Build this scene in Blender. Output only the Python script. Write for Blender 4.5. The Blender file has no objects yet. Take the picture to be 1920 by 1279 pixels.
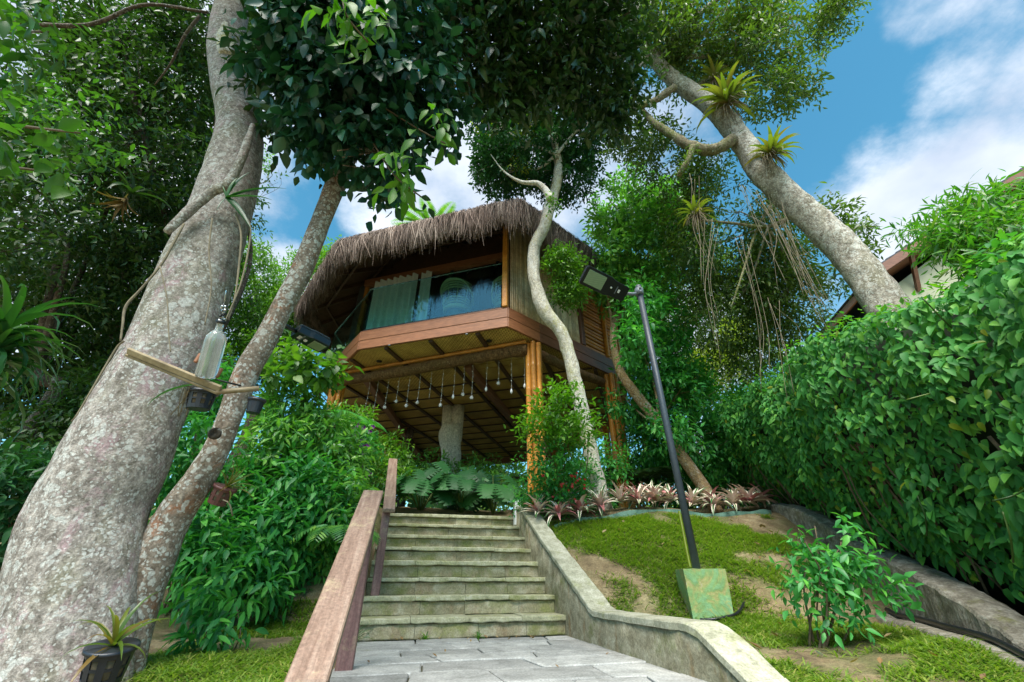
import bpy, math, random
import numpy as np
from mathutils import Matrix, Vector, noise as mnoise

scene = bpy.context.scene
col = scene.collection
rng = np.random.default_rng(11)
random.seed(5)
R = math.radians

# ------------------------------------------------------------------ camera
PITCH = R(29.7)
FPX = 780.0
cam_d = bpy.data.cameras.new('camera')
cam_d.sensor_width = 36.0
cam_d.lens = FPX / 1920 * 36
cam_d.clip_start = 0.05
cam_d.clip_end = 3000
cam = bpy.data.objects.new('camera', cam_d)
cam.location = (0, 0, 0)
cam.rotation_euler = (math.pi / 2 + PITCH, 0, 0)
col.objects.link(cam)
scene.camera = cam

# ------------------------------------------------------------------ light
SUN = Vector((-0.08, -0.52, 0.85)).normalized()          # direction towards the sun
sun_d = bpy.data.lights.new('sun', 'SUN')
sun_d.energy = 4.2
sun_d.angle = R(42)
sun_d.color = (1.0, 0.95, 0.86)
sun = bpy.data.objects.new('sun', sun_d)
sun.rotation_euler = SUN.to_track_quat('Z', 'Y').to_euler()
col.objects.link(sun)

scene.view_settings.view_transform = 'Standard'
scene.view_settings.look = 'None'
scene.view_settings.gamma = 1.0
scene.view_settings.use_curve_mapping = False
scene.view_settings.exposure = 1.2

CP, SP = math.cos(PITCH), math.sin(PITCH)


def ray(px, py):
    xc = (px - 960) / FPX
    yc = -(py - 640) / FPX
    return np.array([xc, CP - yc * SP, SP + yc * CP])


def P(px, py, s=None, y=None, z=None, x=None):
    """World point seen at a photo pixel, at axis depth s, or on the plane y=, z= or x=."""
    d = ray(px, py)
    if s is None:
        s = y / d[1] if y is not None else (z / d[2] if z is not None else x / d[0])
    return d * s


def proj(p):
    p = np.asarray(p, float)
    f = p[..., 1] * CP + p[..., 2] * SP
    u = -p[..., 1] * SP + p[..., 2] * CP
    fs = np.where(f > 0.05, f, 0.05)
    return 960 + FPX * p[..., 0] / fs, 640 - FPX * u / fs, f


# ------------------------------------------------------------------ world: Nishita sky with soft cloud cover
world = bpy.data.worlds.new('World')
scene.world = world
world.use_nodes = True
wn, wl = world.node_tree.nodes, world.node_tree.links
wn.clear()


def N(nodes, typ, **kw):
    n = nodes.new(typ)
    for k, v in kw.items():
        setattr(n, k, v)
    return n


w_out = N(wn, 'ShaderNodeOutputWorld')
w_bg = N(wn, 'ShaderNodeBackground')
sky = N(wn, 'ShaderNodeTexSky')
sky.sky_type = 'NISHITA'
sky.sun_disc = False
sky.sun_elevation = math.asin(SUN.z)
sky.sun_rotation = math.atan2(SUN.x, SUN.y)
sky.air_density = 1.0
sky.dust_density = 0.6
sky.ozone_density = 1.6
hsv = N(wn, 'ShaderNodeHueSaturation')
hsv.inputs['Hue'].default_value = 0.478
hsv.inputs['Saturation'].default_value = 1.22
hsv.inputs['Value'].default_value = 1.0
wl.new(sky.outputs[0], hsv.inputs['Color'])
tint = N(wn, 'ShaderNodeMixRGB', blend_type='MULTIPLY'); tint.inputs[0].default_value = 1.0; tint.inputs[2].default_value = (.85, 1.10, 1.06, 1)
wl.new(hsv.outputs[0], tint.inputs[1])
tc = N(wn, 'ShaderNodeTexCoord')
# planar cloud coordinates: direction / (z + .25)
sep = N(wn, 'ShaderNodeSeparateXYZ')
wl.new(tc.outputs['Generated'], sep.inputs[0])
zz = N(wn, 'ShaderNodeMath', operation='ADD'); zz.inputs[1].default_value = 0.3
wl.new(sep.outputs[2], zz.inputs[0])
zm = N(wn, 'ShaderNodeMath', operation='MAXIMUM'); zm.inputs[1].default_value = 0.12
wl.new(zz.outputs[0], zm.inputs[0])
dx = N(wn, 'ShaderNodeMath', operation='DIVIDE'); wl.new(sep.outputs[0], dx.inputs[0]); wl.new(zm.outputs[0], dx.inputs[1])
dy = N(wn, 'ShaderNodeMath', operation='DIVIDE'); wl.new(sep.outputs[1], dy.inputs[0]); wl.new(zm.outputs[0], dy.inputs[1])
comb = N(wn, 'ShaderNodeCombineXYZ'); wl.new(dx.outputs[0], comb.inputs[0]); wl.new(dy.outputs[0], comb.inputs[1])
cn = N(wn, 'ShaderNodeTexNoise'); cn.inputs['Scale'].default_value = 2.6; cn.inputs['Detail'].default_value = 9.0
cn.inputs['Roughness'].default_value = 0.62
wl.new(comb.outputs[0], cn.inputs['Vector'])
acc = None
CLOUDS = [((1800, 400), 8.5, .42), ((1660, 310), 4, .22), ((1890, 110), 6, .30), ((1900, 210), 4, .2), ((1780, -40), 5, .32), ((1580, 370), 4, .2), ((760, 350), 9, .42),
          ((850, 300), 8, .40), ((620, 400), 5, .16), ((330, 150), 14, .45), ((1330, 640), 7, .34), ((1500, 600), 6, .25), ((1450, 900), 10, .3), ((500, 560), 7, .42),
          ((1080, 360), 9, .35), ((1000, 60), 12, .3), ((130, 500), 10, .4), ((1250, 300), 8, .3)]
for (cpx, rad, amp) in CLOUDS:
    d = ray(*cpx); d = d / np.linalg.norm(d)
    dot = N(wn, 'ShaderNodeVectorMath', operation='DOT_PRODUCT')
    wl.new(tc.outputs['Generated'], dot.inputs[0]); dot.inputs[1].default_value = tuple(d)
    mr = N(wn, 'ShaderNodeMapRange', interpolation_type='SMOOTHSTEP')
    mr.inputs['From Min'].default_value = math.cos(R(rad * 1.5)); mr.inputs['From Max'].default_value = math.cos(R(rad * .25))
    mr.inputs['To Min'].default_value = 0; mr.inputs['To Max'].default_value = amp
    wl.new(dot.outputs['Value'], mr.inputs['Value'])
    ad = N(wn, 'ShaderNodeMath', operation='MAXIMUM')
    wl.new(mr.outputs[0], ad.inputs[0])
    if acc is not None:
        wl.new(acc, ad.inputs[1])
    else:
        ad.inputs[1].default_value = 0
    acc = ad.outputs[0]
sm = N(wn, 'ShaderNodeMath', operation='ADD'); wl.new(acc, sm.inputs[0]); wl.new(cn.outputs['Fac'], sm.inputs[1])
cr = N(wn, 'ShaderNodeMapRange', interpolation_type='SMOOTHSTEP')
cr.inputs['From Min'].default_value = 0.63; cr.inputs['From Max'].default_value = 0.92
wl.new(sm.outputs[0], cr.inputs['Value'])
# cloud tone: bright tops, greyer bases from a second noise
cn2 = N(wn, 'ShaderNodeTexNoise'); cn2.inputs['Scale'].default_value = 3.5; cn2.inputs['Detail'].default_value = 5
wl.new(comb.outputs[0], cn2.inputs['Vector'])
crmp = N(wn, 'ShaderNodeValToRGB')
crmp.color_ramp.elements[0].position = .35; crmp.color_ramp.elements[0].color = (3.0, 3.5, 4.3, 1)
crmp.color_ramp.elements[1].position = .68; crmp.color_ramp.elements[1].color = (5.2, 5.5, 6.0, 1)
wl.new(cn2.outputs['Fac'], crmp.inputs[0])
mixc = N(wn, 'ShaderNodeMixRGB'); wl.new(cr.outputs[0], mixc.inputs[0]); wl.new(tint.outputs[0], mixc.inputs[1]); wl.new(crmp.outputs[0], mixc.inputs[2])
wl.new(mixc.outputs[0], w_bg.inputs['Color'])
w_bg.inputs['Strength'].default_value = 0.10
wl.new(w_bg.outputs[0], w_out.inputs[0])

# ------------------------------------------------------------------ mesh helpers


class MB:
    def __init__(s):
        s.V = []; s.L = []; s.C = []; s.A = []; s.n = 0

    def add(s, V, F, a=0.0):
        """V (n,3); F = list of index arrays/tuples (each array (m,k))"""
        V = np.asarray(V, float).reshape(-1, 3)
        for f in F:
            f = np.asarray(f, int)
            if f.ndim == 1:
                f = f[None]
            s.L.append((f + s.n).ravel()); s.C.append(np.full(len(f), f.shape[1]))
        s.V.append(V); s.n += len(V)
        s.A.append(np.broadcast_to(np.asarray(a, float), (len(V),)))
        return s

    def mesh(s, name, mat=None, smooth=True):
        me = bpy.data.meshes.new(name)
        V = np.concatenate(s.V); L = np.concatenate(s.L); C = np.concatenate(s.C)
        me.vertices.add(len(V)); me.vertices.foreach_set('co', V.astype(np.float32).ravel())
        me.loops.add(len(L)); me.loops.foreach_set('vertex_index', L.astype(np.int32))
        me.polygons.add(len(C))
        st = np.concatenate([[0], np.cumsum(C)[:-1]]).astype(np.int32)
        me.polygons.foreach_set('loop_start', st)
        try:
            me.polygons.foreach_set('loop_total', C.astype(np.int32))
        except Exception:
            pass
        me.polygons.foreach_set('use_smooth', np.full(len(C), bool(smooth)))
        at = me.attributes.new('rnd', 'FLOAT', 'POINT')
        at.data.foreach_set('value', np.concatenate(s.A).astype(np.float32))
        me.update(calc_edges=True)
        me.validate()
        if mat is not None:
            me.materials.append(mat)
        return me


def link(name, me, parent=None, kind=None, label=None):
    o = bpy.data.objects.new(name, me)
    col.objects.link(o)
    if parent is not None:
        o.parent = parent
        if parent.parent is None and not parent.get('_local'):
            o.location = -parent.location
    if kind:
        o['kind'] = kind
    if label:
        o['label'] = label
    return o


def obj(name, mb, mat, parent=None, smooth=True, kind=None, label=None):
    return link(name, mb.mesh(name, mat, smooth), parent, kind, label)


def tag(o, label, cat, group=None, kind=None):
    o['label'] = label; o['category'] = cat
    if group: o['group'] = group
    if kind: o['kind'] = kind
    return o


def thing(name, label, cat, loc=(0, 0, 0), group=None):
    o = bpy.data.objects.new(name, None)
    o.empty_display_size = .1
    col.objects.link(o)
    o.location = Vector(loc)
    return tag(o, label, cat, group)


def structure(name, mb, mat, smooth=True):
    return obj(name, mb, mat, None, smooth, 'structure')


def copy_thing(root, loc, rot=(0, 0, 0), scale=1.0, label=None):
    r = root.copy(); col.objects.link(r)
    r.location = Vector(loc); r.rotation_euler = rot; r.scale = (scale,) * 3
    if label: r['label'] = label
    for ch in list(root.children):
        c = ch.copy(); col.objects.link(c); c.parent = r
        for g in ch.children:
            d = g.copy(); col.objects.link(d); d.parent = c
    return r


def nrm(v):
    v = np.asarray(v, float)
    return v / np.maximum(np.linalg.norm(v, axis=-1, keepdims=True), 1e-9)


def box(mb, c, ax, ay, az, hx, hy, hz, a=0.0, bev=0.0):
    """oriented box with optional bevel (24 corner verts joined as chamfers)"""
    c = np.asarray(c, float); A = np.array([nrm(ax), nrm(ay), nrm(az)])
    if bev <= 0:
        s = np.array([[x, y, z] for z in (-1, 1) for y in (-1, 1) for x in (-1, 1)], float) * [hx, hy, hz]
        F = [(0, 2, 3, 1), (4, 5, 7, 6), (0, 1, 5, 4), (2, 6, 7, 3), (0, 4, 6, 2), (1, 3, 7, 5)]
        return mb.add(c + s @ A, F, a)
    b = min(bev, hx * .9, hy * .9, hz * .9)
    V = []; idx = {}
    for sx in (-1, 1):
        for sy in (-1, 1):
            for sz in (-1, 1):
                for k in range(3):
                    v = np.array([sx * hx, sy * hy, sz * hz])
                    sg = (sx, sy, sz)
                    for j in range(3):
                        if j != k:
                            v[j] -= sg[j] * b
                    idx[(sx, sy, sz, k)] = len(V); V.append(v)
    F = []
    for k in range(3):
        i, j = [q for q in range(3) if q != k]
        for sk in (-1, 1):
            q = []
            for (si, sj) in ((-1, -1), (1, -1), (1, 1), (-1, 1)):
                sg = [0, 0, 0]; sg[k] = sk; sg[i] = si; sg[j] = sj
                q.append(idx[(*sg, k)])
            F.append(q)
    for k in range(3):                                  # edges along axis k
        i, j = [q for q in range(3) if q != k]
        for si in (-1, 1):
            for sj in (-1, 1):
                q = []
                for (sk, f) in ((-1, i), (1, i), (1, j), (-1, j)):
                    sg = [0, 0, 0]; sg[k] = sk; sg[i] = si; sg[j] = sj
                    q.append(idx[(*sg, f)])
                F.append(q)
    for sx in (-1, 1):
        for sy in (-1, 1):
            for sz in (-1, 1):
                F.append([idx[(sx, sy, sz, k)] for k in range(3)])
    V = np.array(V)
    # fix winding outwards
    F2 = []
    for f in F:
        p = V[f]; n = np.cross(p[1] - p[0], p[2] - p[0])
        F2.append(f if n @ p.mean(0) > 0 else f[::-1])
    return mb.add(c + V @ A, F2, a)


def beam(mb, p, q, w, h, up=(0, 0, 1), a=0.0, bev=0.0):
    p = np.asarray(p, float); q = np.asarray(q, float)
    d = nrm(q - p); s = nrm(np.cross(d, up)); u = np.cross(s, d)
    return box(mb, (p + q) / 2, s, d, u, w / 2, np.linalg.norm(q - p) / 2, h / 2, a, bev)


def resample(pts, n):
    """Catmull-Rom through pts (rows may carry extra columns such as the radius)"""
    pts = np.asarray(pts, float)
    if len(pts) < 3:
        t = np.linspace(0, 1, n)[:, None]
        return pts[0] * (1 - t) + pts[-1] * t
    k = len(pts)
    ext = np.vstack([2 * pts[0] - pts[1], pts, 2 * pts[-1] - pts[-2]])
    out = []
    for t in np.linspace(0, k - 1 - 1e-6, n):
        i = int(t); f = t - i
        a, b, c, d = ext[i], ext[i + 1], ext[i + 2], ext[i + 3]
        out.append(.5 * ((2 * b) + (c - a) * f + (2 * a - 5 * b + 4 * c - d) * f * f + (3 * b - a - 3 * c + d) * f ** 3))
    return np.array(out)


def tube(mb, path, rad, seg=8, rough=0.0, freq=6.0, cap=True, a=0.0, flute=0.0):
    path = np.asarray(path, float); n = len(path)
    rad = np.broadcast_to(np.asarray(rad, float), (n,))
    T = nrm(np.gradient(path, axis=0))
    ref = np.array([1.0, 0, 0]) if abs(T[0][0]) < .8 else np.array([0, 1.0, 0])
    V = []
    th = np.linspace(0, 2 * math.pi, seg, endpoint=False)
    u = nrm(ref - T[0] * (ref @ T[0]))
    for i in range(n):
        u = nrm(u - T[i] * (u @ T[i])); v = np.cross(T[i], u)
        r = np.full(seg, rad[i])
        dirs = np.cos(th)[:, None] * u + np.sin(th)[:, None] * v
        if flute:
            r = r * (1 + flute * np.sin(3 * th + path[i][2] * 1.3) * .5 + flute * .4 * np.sin(5 * th + 1.7 + path[i][2]))
        if rough:
            for j in range(seg):
                q = path[i] + dirs[j] * rad[i]
                r[j] *= 1 + rough * mnoise.noise(Vector(q * freq)) + rough * .5 * mnoise.noise(Vector(q * freq * 2.7))
        V.append(path[i] + dirs * r[:, None])
    V = np.concatenate(V)
    i = np.arange(n - 1)[:, None] * seg; j = np.arange(seg)[None]
    j2 = (j + 1) % seg
    F = np.stack([i + j, i + j2, i + seg + j2, i + seg + j], -1).reshape(-1, 4)
    fs = [F]
    if cap:
        fs += [np.arange(seg)[::-1][None], (np.arange(seg) + (n - 1) * seg)[None]]
    return mb.add(V, fs, a)


def lathe(mb, prof, c=(0, 0, 0), ax=(0, 0, 1), seg=16, a=0.0, cap=True):
    """profile rows (radius, height) about axis ax through c"""
    ax = nrm(ax); ref = np.array([1.0, 0, 0]) if abs(ax[0]) < .8 else np.array([0, 1.0, 0])
    u = nrm(ref - ax * (ref @ ax)); v = np.cross(ax, u)
    th = np.linspace(0, 2 * math.pi, seg, endpoint=False)
    V = np.concatenate([np.asarray(c) + ax * h + r * (np.cos(th)[:, None] * u + np.sin(th)[:, None] * v) for r, h in prof])
    n = len(prof)
    i = np.arange(n - 1)[:, None] * seg; j = np.arange(seg)[None]; j2 = (j + 1) % seg
    fs = [np.stack([i + j, i + j2, i + seg + j2, i + seg + j], -1).reshape(-1, 4)]
    if cap:
        fs += [np.arange(seg)[::-1][None], (np.arange(seg) + (n - 1) * seg)[None]]
    return mb.add(V, fs, a)


def prism(mb, poly, z0, z1, a=0.0):
    """vertical prism over a counter-clockwise polygon [(x, y)]"""
    p = np.asarray(poly, float); n = len(p)
    z0 = np.broadcast_to(np.asarray(z0, float), (n,)); z1 = np.broadcast_to(np.asarray(z1, float), (n,))
    V = np.vstack([np.c_[p, z0], np.c_[p, z1]])
    F = [list(range(n))[::-1], list(range(n, 2 * n))] + [(i, (i + 1) % n, n + (i + 1) % n, n + i) for i in range(n)]
    return mb.add(V, F, a)


def clip_poly(sub, clip):
    """Sutherland-Hodgman, convex ccw clip polygon"""
    out = [np.asarray(p, float) for p in sub]
    for i in range(len(clip)):
        a = np.asarray(clip[i], float); b = np.asarray(clip[(i + 1) % len(clip)], float)
        inp, out = out, []
        side = lambda p: (b[0] - a[0]) * (p[1] - a[1]) - (b[1] - a[1]) * (p[0] - a[0])
        for k in range(len(inp)):
            p, q = inp[k - 1], inp[k]
            sp, sq = side(p), side(q)
            if (sp >= 0) != (sq >= 0):
                out.append(p + (q - p) * sp / (sp - sq))
            if sq >= 0:
                out.append(q)
        if not out:
            return []
    return out


def offset_poly(poly, d):
    """offset a convex ccw polygon outward by d (per-edge value allowed)"""
    n = len(poly); p = np.asarray(poly, float)
    d = np.broadcast_to(np.asarray(d, float), (n,))
    L = []
    for i in range(n):
        e = nrm(p[(i + 1) % n] - p[i]); nn = np.array([e[1], -e[0]])
        L.append((p[i] + nn * d[i], e))
    out = []
    for i in range(n):
        (a, u), (b, v) = L[i - 1], L[i]
        M = np.array([u, -v]).T
        t = np.linalg.solve(M, b - a)
        out.append(a + u * t[0])
    return np.array(out)


# ------------------------------------------------------------------ materials
def new_mat(name):
    m = bpy.data.materials.new(name); m.use_nodes = True
    nt = m.node_tree; nt.nodes.clear()
    out = nt.nodes.new('ShaderNodeOutputMaterial')
    b = nt.nodes.new('ShaderNodeBsdfPrincipled')
    nt.links.new(b.outputs[0], out.inputs['Surface'])
    return m, nt.nodes, nt.links, b, out


def ramp(nodes, stops, interp='LINEAR'):
    r = nodes.new('ShaderNodeValToRGB')
    cr_ = r.color_ramp; cr_.interpolation = interp
    while len(cr_.elements) < len(stops):
        cr_.elements.new(.5)
    for e, (p, c) in zip(cr_.elements, stops):
        e.position = p; e.color = (*c[:3], 1)
    return r


def coords(nodes, links, scale=(1, 1, 1), rot=(0, 0, 0)):
    t = nodes.new('ShaderNodeTexCoord'); mp = nodes.new('ShaderNodeMapping')
    mp.inputs['Scale'].default_value = scale; mp.inputs['Rotation'].default_value = rot
    links.new(t.outputs['Object'], mp.inputs['Vector'])
    return mp.outputs['Vector']


def tnoise(nodes, links, vec, scale, detail=5, rough=.6, dist=0.0):
    n = nodes.new('ShaderNodeTexNoise'); n.inputs['Scale'].default_value = scale; n.inputs['Detail'].default_value = detail
    n.inputs['Roughness'].default_value = rough; n.inputs['Distortion'].default_value = dist
    if vec is not None:
        links.new(vec, n.inputs['Vector'])
    return n.outputs['Fac']


def tvor(nodes, links, vec, scale, feature='F1', rnd=1.0):
    n = nodes.new('ShaderNodeTexVoronoi'); n.feature = feature; n.inputs['Scale'].default_value = scale
    n.inputs['Randomness'].default_value = rnd
    if vec is not None:
        links.new(vec, n.inputs['Vector'])
    return n


def mix(nodes, links, f, a, b, mode='MIX'):
    m = nodes.new('ShaderNodeMixRGB'); m.blend_type = mode
    for sock, v in ((m.inputs[0], f), (m.inputs[1], a), (m.inputs[2], b)):
        if hasattr(v, 'links') or hasattr(v, 'is_linked'):
            links.new(v, sock)
        elif isinstance(v, (int, float)):
            sock.default_value = v
        else:
            sock.default_value = (*v[:3], 1)
    return m.outputs[0]


def math_(nodes, links, op, a, b=None):
    m = nodes.new('ShaderNodeMath'); m.operation = op
    for i, v in enumerate((a, b)):
        if v is None: continue
        if isinstance(v, (int, float)): m.inputs[i].default_value = v
        else: links.new(v, m.inputs[i])
    return m.outputs[0]


def bump(nodes, links, b, h, strength=.4, dist=.02):
    n = nodes.new('ShaderNodeBump'); n.inputs['Strength'].default_value = strength; n.inputs['Distance'].default_value = dist
    links.new(h, n.inputs['Height']); links.new(n.outputs[0], b.inputs['Normal'])
    return n


def rnd_value(nodes, links):
    """per-leaf random value: mesh attribute + per-object random"""
    at = nodes.new('ShaderNodeAttribute'); at.attribute_name = 'rnd'
    oi = nodes.new('ShaderNodeObjectInfo')
    m = math_(nodes, links, 'ADD', at.outputs['Fac'], oi.outputs['Random'])
    return math_(nodes, links, 'FRACT', m)


def leaf_mat(name, stops, rough=.42, transl=.28, spec=.5, vein=0.0):
    m, n, l, b, out = new_mat(name)
    f = rnd_value(n, l)
    k = len(stops)
    r = ramp(n, [(i / (k - 1), c) for i, c in enumerate(stops)])
    l.new(f, r.inputs[0])
    c = r.outputs[0]
    nz = tnoise(n, l, coords(n, l), 9, 3)
    c = mix(n, l, math_(n, l, 'MULTIPLY', nz, .5), c, tuple(x * .55 for x in stops[0]), 'MIX')
    geo = n.new('ShaderNodeNewGeometry')
    c = mix(n, l, math_(n, l, 'MULTIPLY', geo.outputs['Backfacing'], .35), c, tuple(min(1, x * 1.3 + .02) for x in stops[k // 2]))
    l.new(c, b.inputs['Base Color'])
    b.inputs['Roughness'].default_value = rough
    b.inputs['Specular IOR Level'].default_value = spec
    tr = n.new('ShaderNodeBsdfTranslucent')
    tcol = mix(n, l, 1.0, c, (1.5, 1.9, .5), 'MULTIPLY')
    l.new(tcol, tr.inputs['Color'])
    ms = n.new('ShaderNodeMixShader'); ms.inputs[0].default_value = transl
    l.new(b.outputs[0], ms.inputs[1]); l.new(tr.outputs[0], ms.inputs[2])
    l.new(ms.outputs[0], out.inputs['Surface'])
    return m


def plain_mat(name, c, rough=.5, var=.25, scale=12, metal=0.0, spec=.5, bmp=.15, obj_var=.0, stretch=(1, 1, 1), dist=.01):
    m, n, l, b, out = new_mat(name)
    v = coords(n, l, stretch)
    f = tnoise(n, l, v, scale, 6, .65)
    r = ramp(n, [(.3, tuple(x * (1 - var) for x in c)), (.7, tuple(min(1, x * (1 + var)) for x in c))])
    l.new(f, r.inputs[0])
    cc = r.outputs[0]
    if obj_var:
        oi = n.new('ShaderNodeObjectInfo')
        q = ramp(n, [(0, (1 - obj_var,) * 3), (1, (1 + obj_var,) * 3)]); l.new(oi.outputs['Random'], q.inputs[0])
        cc = mix(n, l, 1.0, cc, q.outputs[0], 'MULTIPLY')
    l.new(cc, b.inputs['Base Color'])
    b.inputs['Roughness'].default_value = rough; b.inputs['Metallic'].default_value = metal
    b.inputs['Specular IOR Level'].default_value = spec
    if bmp: bump(n, l, b, f, bmp, dist)
    return m


def bark_mat(name, c0, c1, lichen, moss, scale=1.0, lich_amt=.5, moss_amt=.45, rust=None, bmp=.6, rust_amt=.5):
    m, n, l, b, out = new_mat(name)
    v = coords(n, l)
    vs = coords(n, l, (1, 1, .45))
    warp = n.new('ShaderNodeTexNoise'); warp.inputs['Scale'].default_value = 7 * scale; warp.inputs['Detail'].default_value = 4
    l.new(v, warp.inputs['Vector'])
    wv = n.new('ShaderNodeVectorMath'); wv.operation = 'SCALE'; wv.inputs['Scale'].default_value = .10 / scale; l.new(warp.outputs['Color'], wv.inputs[0])
    va = n.new('ShaderNodeVectorMath'); va.operation = 'ADD'; l.new(v, va.inputs[0]); l.new(wv.outputs[0], va.inputs[1])
    vw = va.outputs[0]
    f1 = tnoise(n, l, vs, 12 * scale, 9, .75)
    r = ramp(n, [(.34, c0), (.50, tuple((a + b_) / 2 for a, b_ in zip(c0, c1))), (.64, c1)]); l.new(f1, r.inputs[0])
    c = r.outputs[0]
    mid = tnoise(n, l, vw, 26 * scale, 5, .7)
    mr_ = ramp(n, [(.36, (.50, .47, .44)), (.5, (.95, .95, .95)), (.64, (1.45, 1.43, 1.42))]); l.new(mid, mr_.inputs[0])
    c = mix(n, l, .85, c, mr_.outputs[0], 'MULTIPLY')
    big = tnoise(n, l, coords(n, l, (1, 1, .55)), 1.9 * scale, 6, .65)
    mg = ramp(n, [(moss_amt, (0, 0, 0)), (moss_amt + .18, (1, 1, 1))]); l.new(big, mg.inputs[0])
    c = mix(n, l, math_(n, l, 'MULTIPLY', mg.outputs[0], .68), c, moss)
    if rust:
        rn = tnoise(n, l, coords(n, l, (1, 1, .8)), 5.0 * scale, 7, .72, .5)
        rg = ramp(n, [(.54, (0, 0, 0)), (.64, (1, 1, 1))]); l.new(rn, rg.inputs[0])
        brk = tnoise(n, l, v, 40 * scale, 3, .7)
        c = mix(n, l, math_(n, l, 'MULTIPLY', math_(n, l, 'MULTIPLY', rg.outputs[0], brk), rust_amt * 2), c, rust)
    for sc, cov, st in ((7 * scale, -.10, .55), (17 * scale, .0, .62), (40 * scale, .08, .65)):
        vo = tvor(n, l, vw, sc)
        sel = tnoise(n, l, v, sc * .28, 4, .65)
        # patches: near a cell point, where the slow field allows it
        dd = math_(n, l, 'ADD', vo.outputs['Distance'], math_(n, l, 'MULTIPLY', sel, 1.5))
        th = .55 + lich_amt + cov
        g = ramp(n, [((th - .07) / 2, (1, 1, 1)), (th / 2, (0, 0, 0))]); l.new(math_(n, l, 'MULTIPLY', dd, .5), g.inputs[0])
        lc = mix(n, l, mid, tuple(x * .72 for x in lichen), tuple(min(.8, x * 1.15) for x in lichen))
        c = mix(n, l, math_(n, l, 'MULTIPLY', g.outputs[0], st), c, lc)
    fine = tnoise(n, l, v, 75 * scale, 5, .75)
    fr = ramp(n, [(.32, (.62, .60, .58)), (.66, (1.28, 1.28, 1.28))]); l.new(fine, fr.inputs[0])
    c = mix(n, l, 1.0, c, fr.outputs[0], 'MULTIPLY')
    l.new(c, b.inputs['Base Color'])
    b.inputs['Roughness'].default_value = .88; b.inputs['Specular IOR Level'].default_value = .2
    h = math_(n, l, 'ADD', math_(n, l, 'ADD', f1, math_(n, l, 'MULTIPLY', fine, .45)), math_(n, l, 'MULTIPLY', mid, .6))
    bump(n, l, b, h, bmp, .03)
    return m


def stone_mat(name, cols, scale=7, moss=None, moss_amt=.5, rough=.85, bmp=.5, obj_var=.12, speck=True, rust=None):
    m, n, l, b, out = new_mat(name)
    v = coords(n, l)
    f = tnoise(n, l, v, scale, 7, .68, .4)
    k = len(cols)
    r = ramp(n, [(.28 + .44 * i / (k - 1), c) for i, c in enumerate(cols)]); l.new(f, r.inputs[0])
    c = r.outputs[0]
    if rust:
        q = tnoise(n, l, coords(n, l, (1, 1, .35)), scale * .6, 5, .7)
        g = ramp(n, [(.52, (0, 0, 0)), (.66, (1, 1, 1))]); l.new(q, g.inputs[0])
        c = mix(n, l, math_(n, l, 'MULTIPLY', g.outputs[0], .6), c, rust)
    if moss:
        q = tnoise(n, l, v, scale * .45, 6, .7)
        g = ramp(n, [(moss_amt, (0, 0, 0)), (moss_amt + .16, (1, 1, 1))]); l.new(q, g.inputs[0])
        c = mix(n, l, math_(n, l, 'MULTIPLY', g.outputs[0], .75), c, moss)
    oi = n.new('ShaderNodeObjectInfo')
    q = ramp(n, [(0, (1 - obj_var,) * 3), (1, (1 + obj_var,) * 3)]); l.new(oi.outputs['Random'], q.inputs[0])
    c = mix(n, l, 1.0, c, q.outputs[0], 'MULTIPLY')
    fine = tnoise(n, l, v, 70, 5, .75)
    if speck:
        fr = ramp(n, [(.32, (.62, .62, .62)), (.68, (1.25, 1.25, 1.25))]); l.new(fine, fr.inputs[0])
        c = mix(n, l, 1.0, c, fr.outputs[0], 'MULTIPLY')
    l.new(c, b.inputs['Base Color'])
    b.inputs['Roughness'].default_value = rough; b.inputs['Specular IOR Level'].default_value = .3
    bump(n, l, b, math_(n, l, 'ADD', f, math_(n, l, 'MULTIPLY', fine, .4)), bmp, .015)
    return m


def bamboo_mat(name, c0, c1, rough=.3, streak=30):
    m, n, l, b, out = new_mat(name)
    v = coords(n, l)
    f = tnoise(n, l, v, 5, 5, .6); g = tnoise(n, l, v, streak, 4, .7)
    r = ramp(n, [(.3, c0), (.7, c1)]); l.new(f, r.inputs[0])
    s = ramp(n, [(.3, (.7, .68, .62)), (.65, (1.12, 1.12, 1.12))]); l.new(g, s.inputs[0])
    c = mix(n, l, 1.0, r.outputs[0], s.outputs[0], 'MULTIPLY')
    oi = n.new('ShaderNodeObjectInfo')
    q = ramp(n, [(0, (.72, .7, .66)), (1, (1.22, 1.2, 1.14))]); l.new(oi.outputs['Random'], q.inputs[0])
    c = mix(n, l, 1.0, c, q.outputs[0], 'MULTIPLY')
    l.new(c, b.inputs['Base Color']); b.inputs['Roughness'].default_value = rough
    bump(n, l, b, g, .12, .004)
    return m


M = {}
M['bark_big'] = bark_mat('bark_big', (.17, .15, .13), (.44, .40, .365), (.60, .61, .58), (.19, .19, .11), 1.3, .44, .50, (.44, .28, .32))
M['bark_slim'] = bark_mat('bark_slim', (.16, .12, .09), (.32, .27, .22), (.58, .60, .56), (.20, .21, .12), 1.2, .50, .55, (.36, .13, .05))
M['bark_pale'] = bark_mat('bark_pale', (.42, .38, .29), (.80, .77, .67), (.80, .79, .74), (.44, .43, .07), 1.3, .52, .50)
M['bark_right'] = bark_mat('bark_right', (.20, .175, .14), (.50, .46, .40), (.62, .62, .57), (.17, .17, .09), 1.0, .46, .50)
M['bark_moss'] = bark_mat('bark_moss', (.10, .085, .05), (.27, .23, .15), (.42, .42, .34), (.15, .17, .05), 1.5, .36, .42)
M['bark_tan'] = bark_mat('bark_tan', (.22, .14, .07), (.42, .30, .16), (.50, .47, .40), (.16, .18, .07), 1.2, .42, .55)
M['bark_dark'] = bark_mat('bark_dark', (.05, .04, .03), (.14, .11, .09), (.3, .31, .28), (.07, .08, .04), .7, .35, .5)
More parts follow.
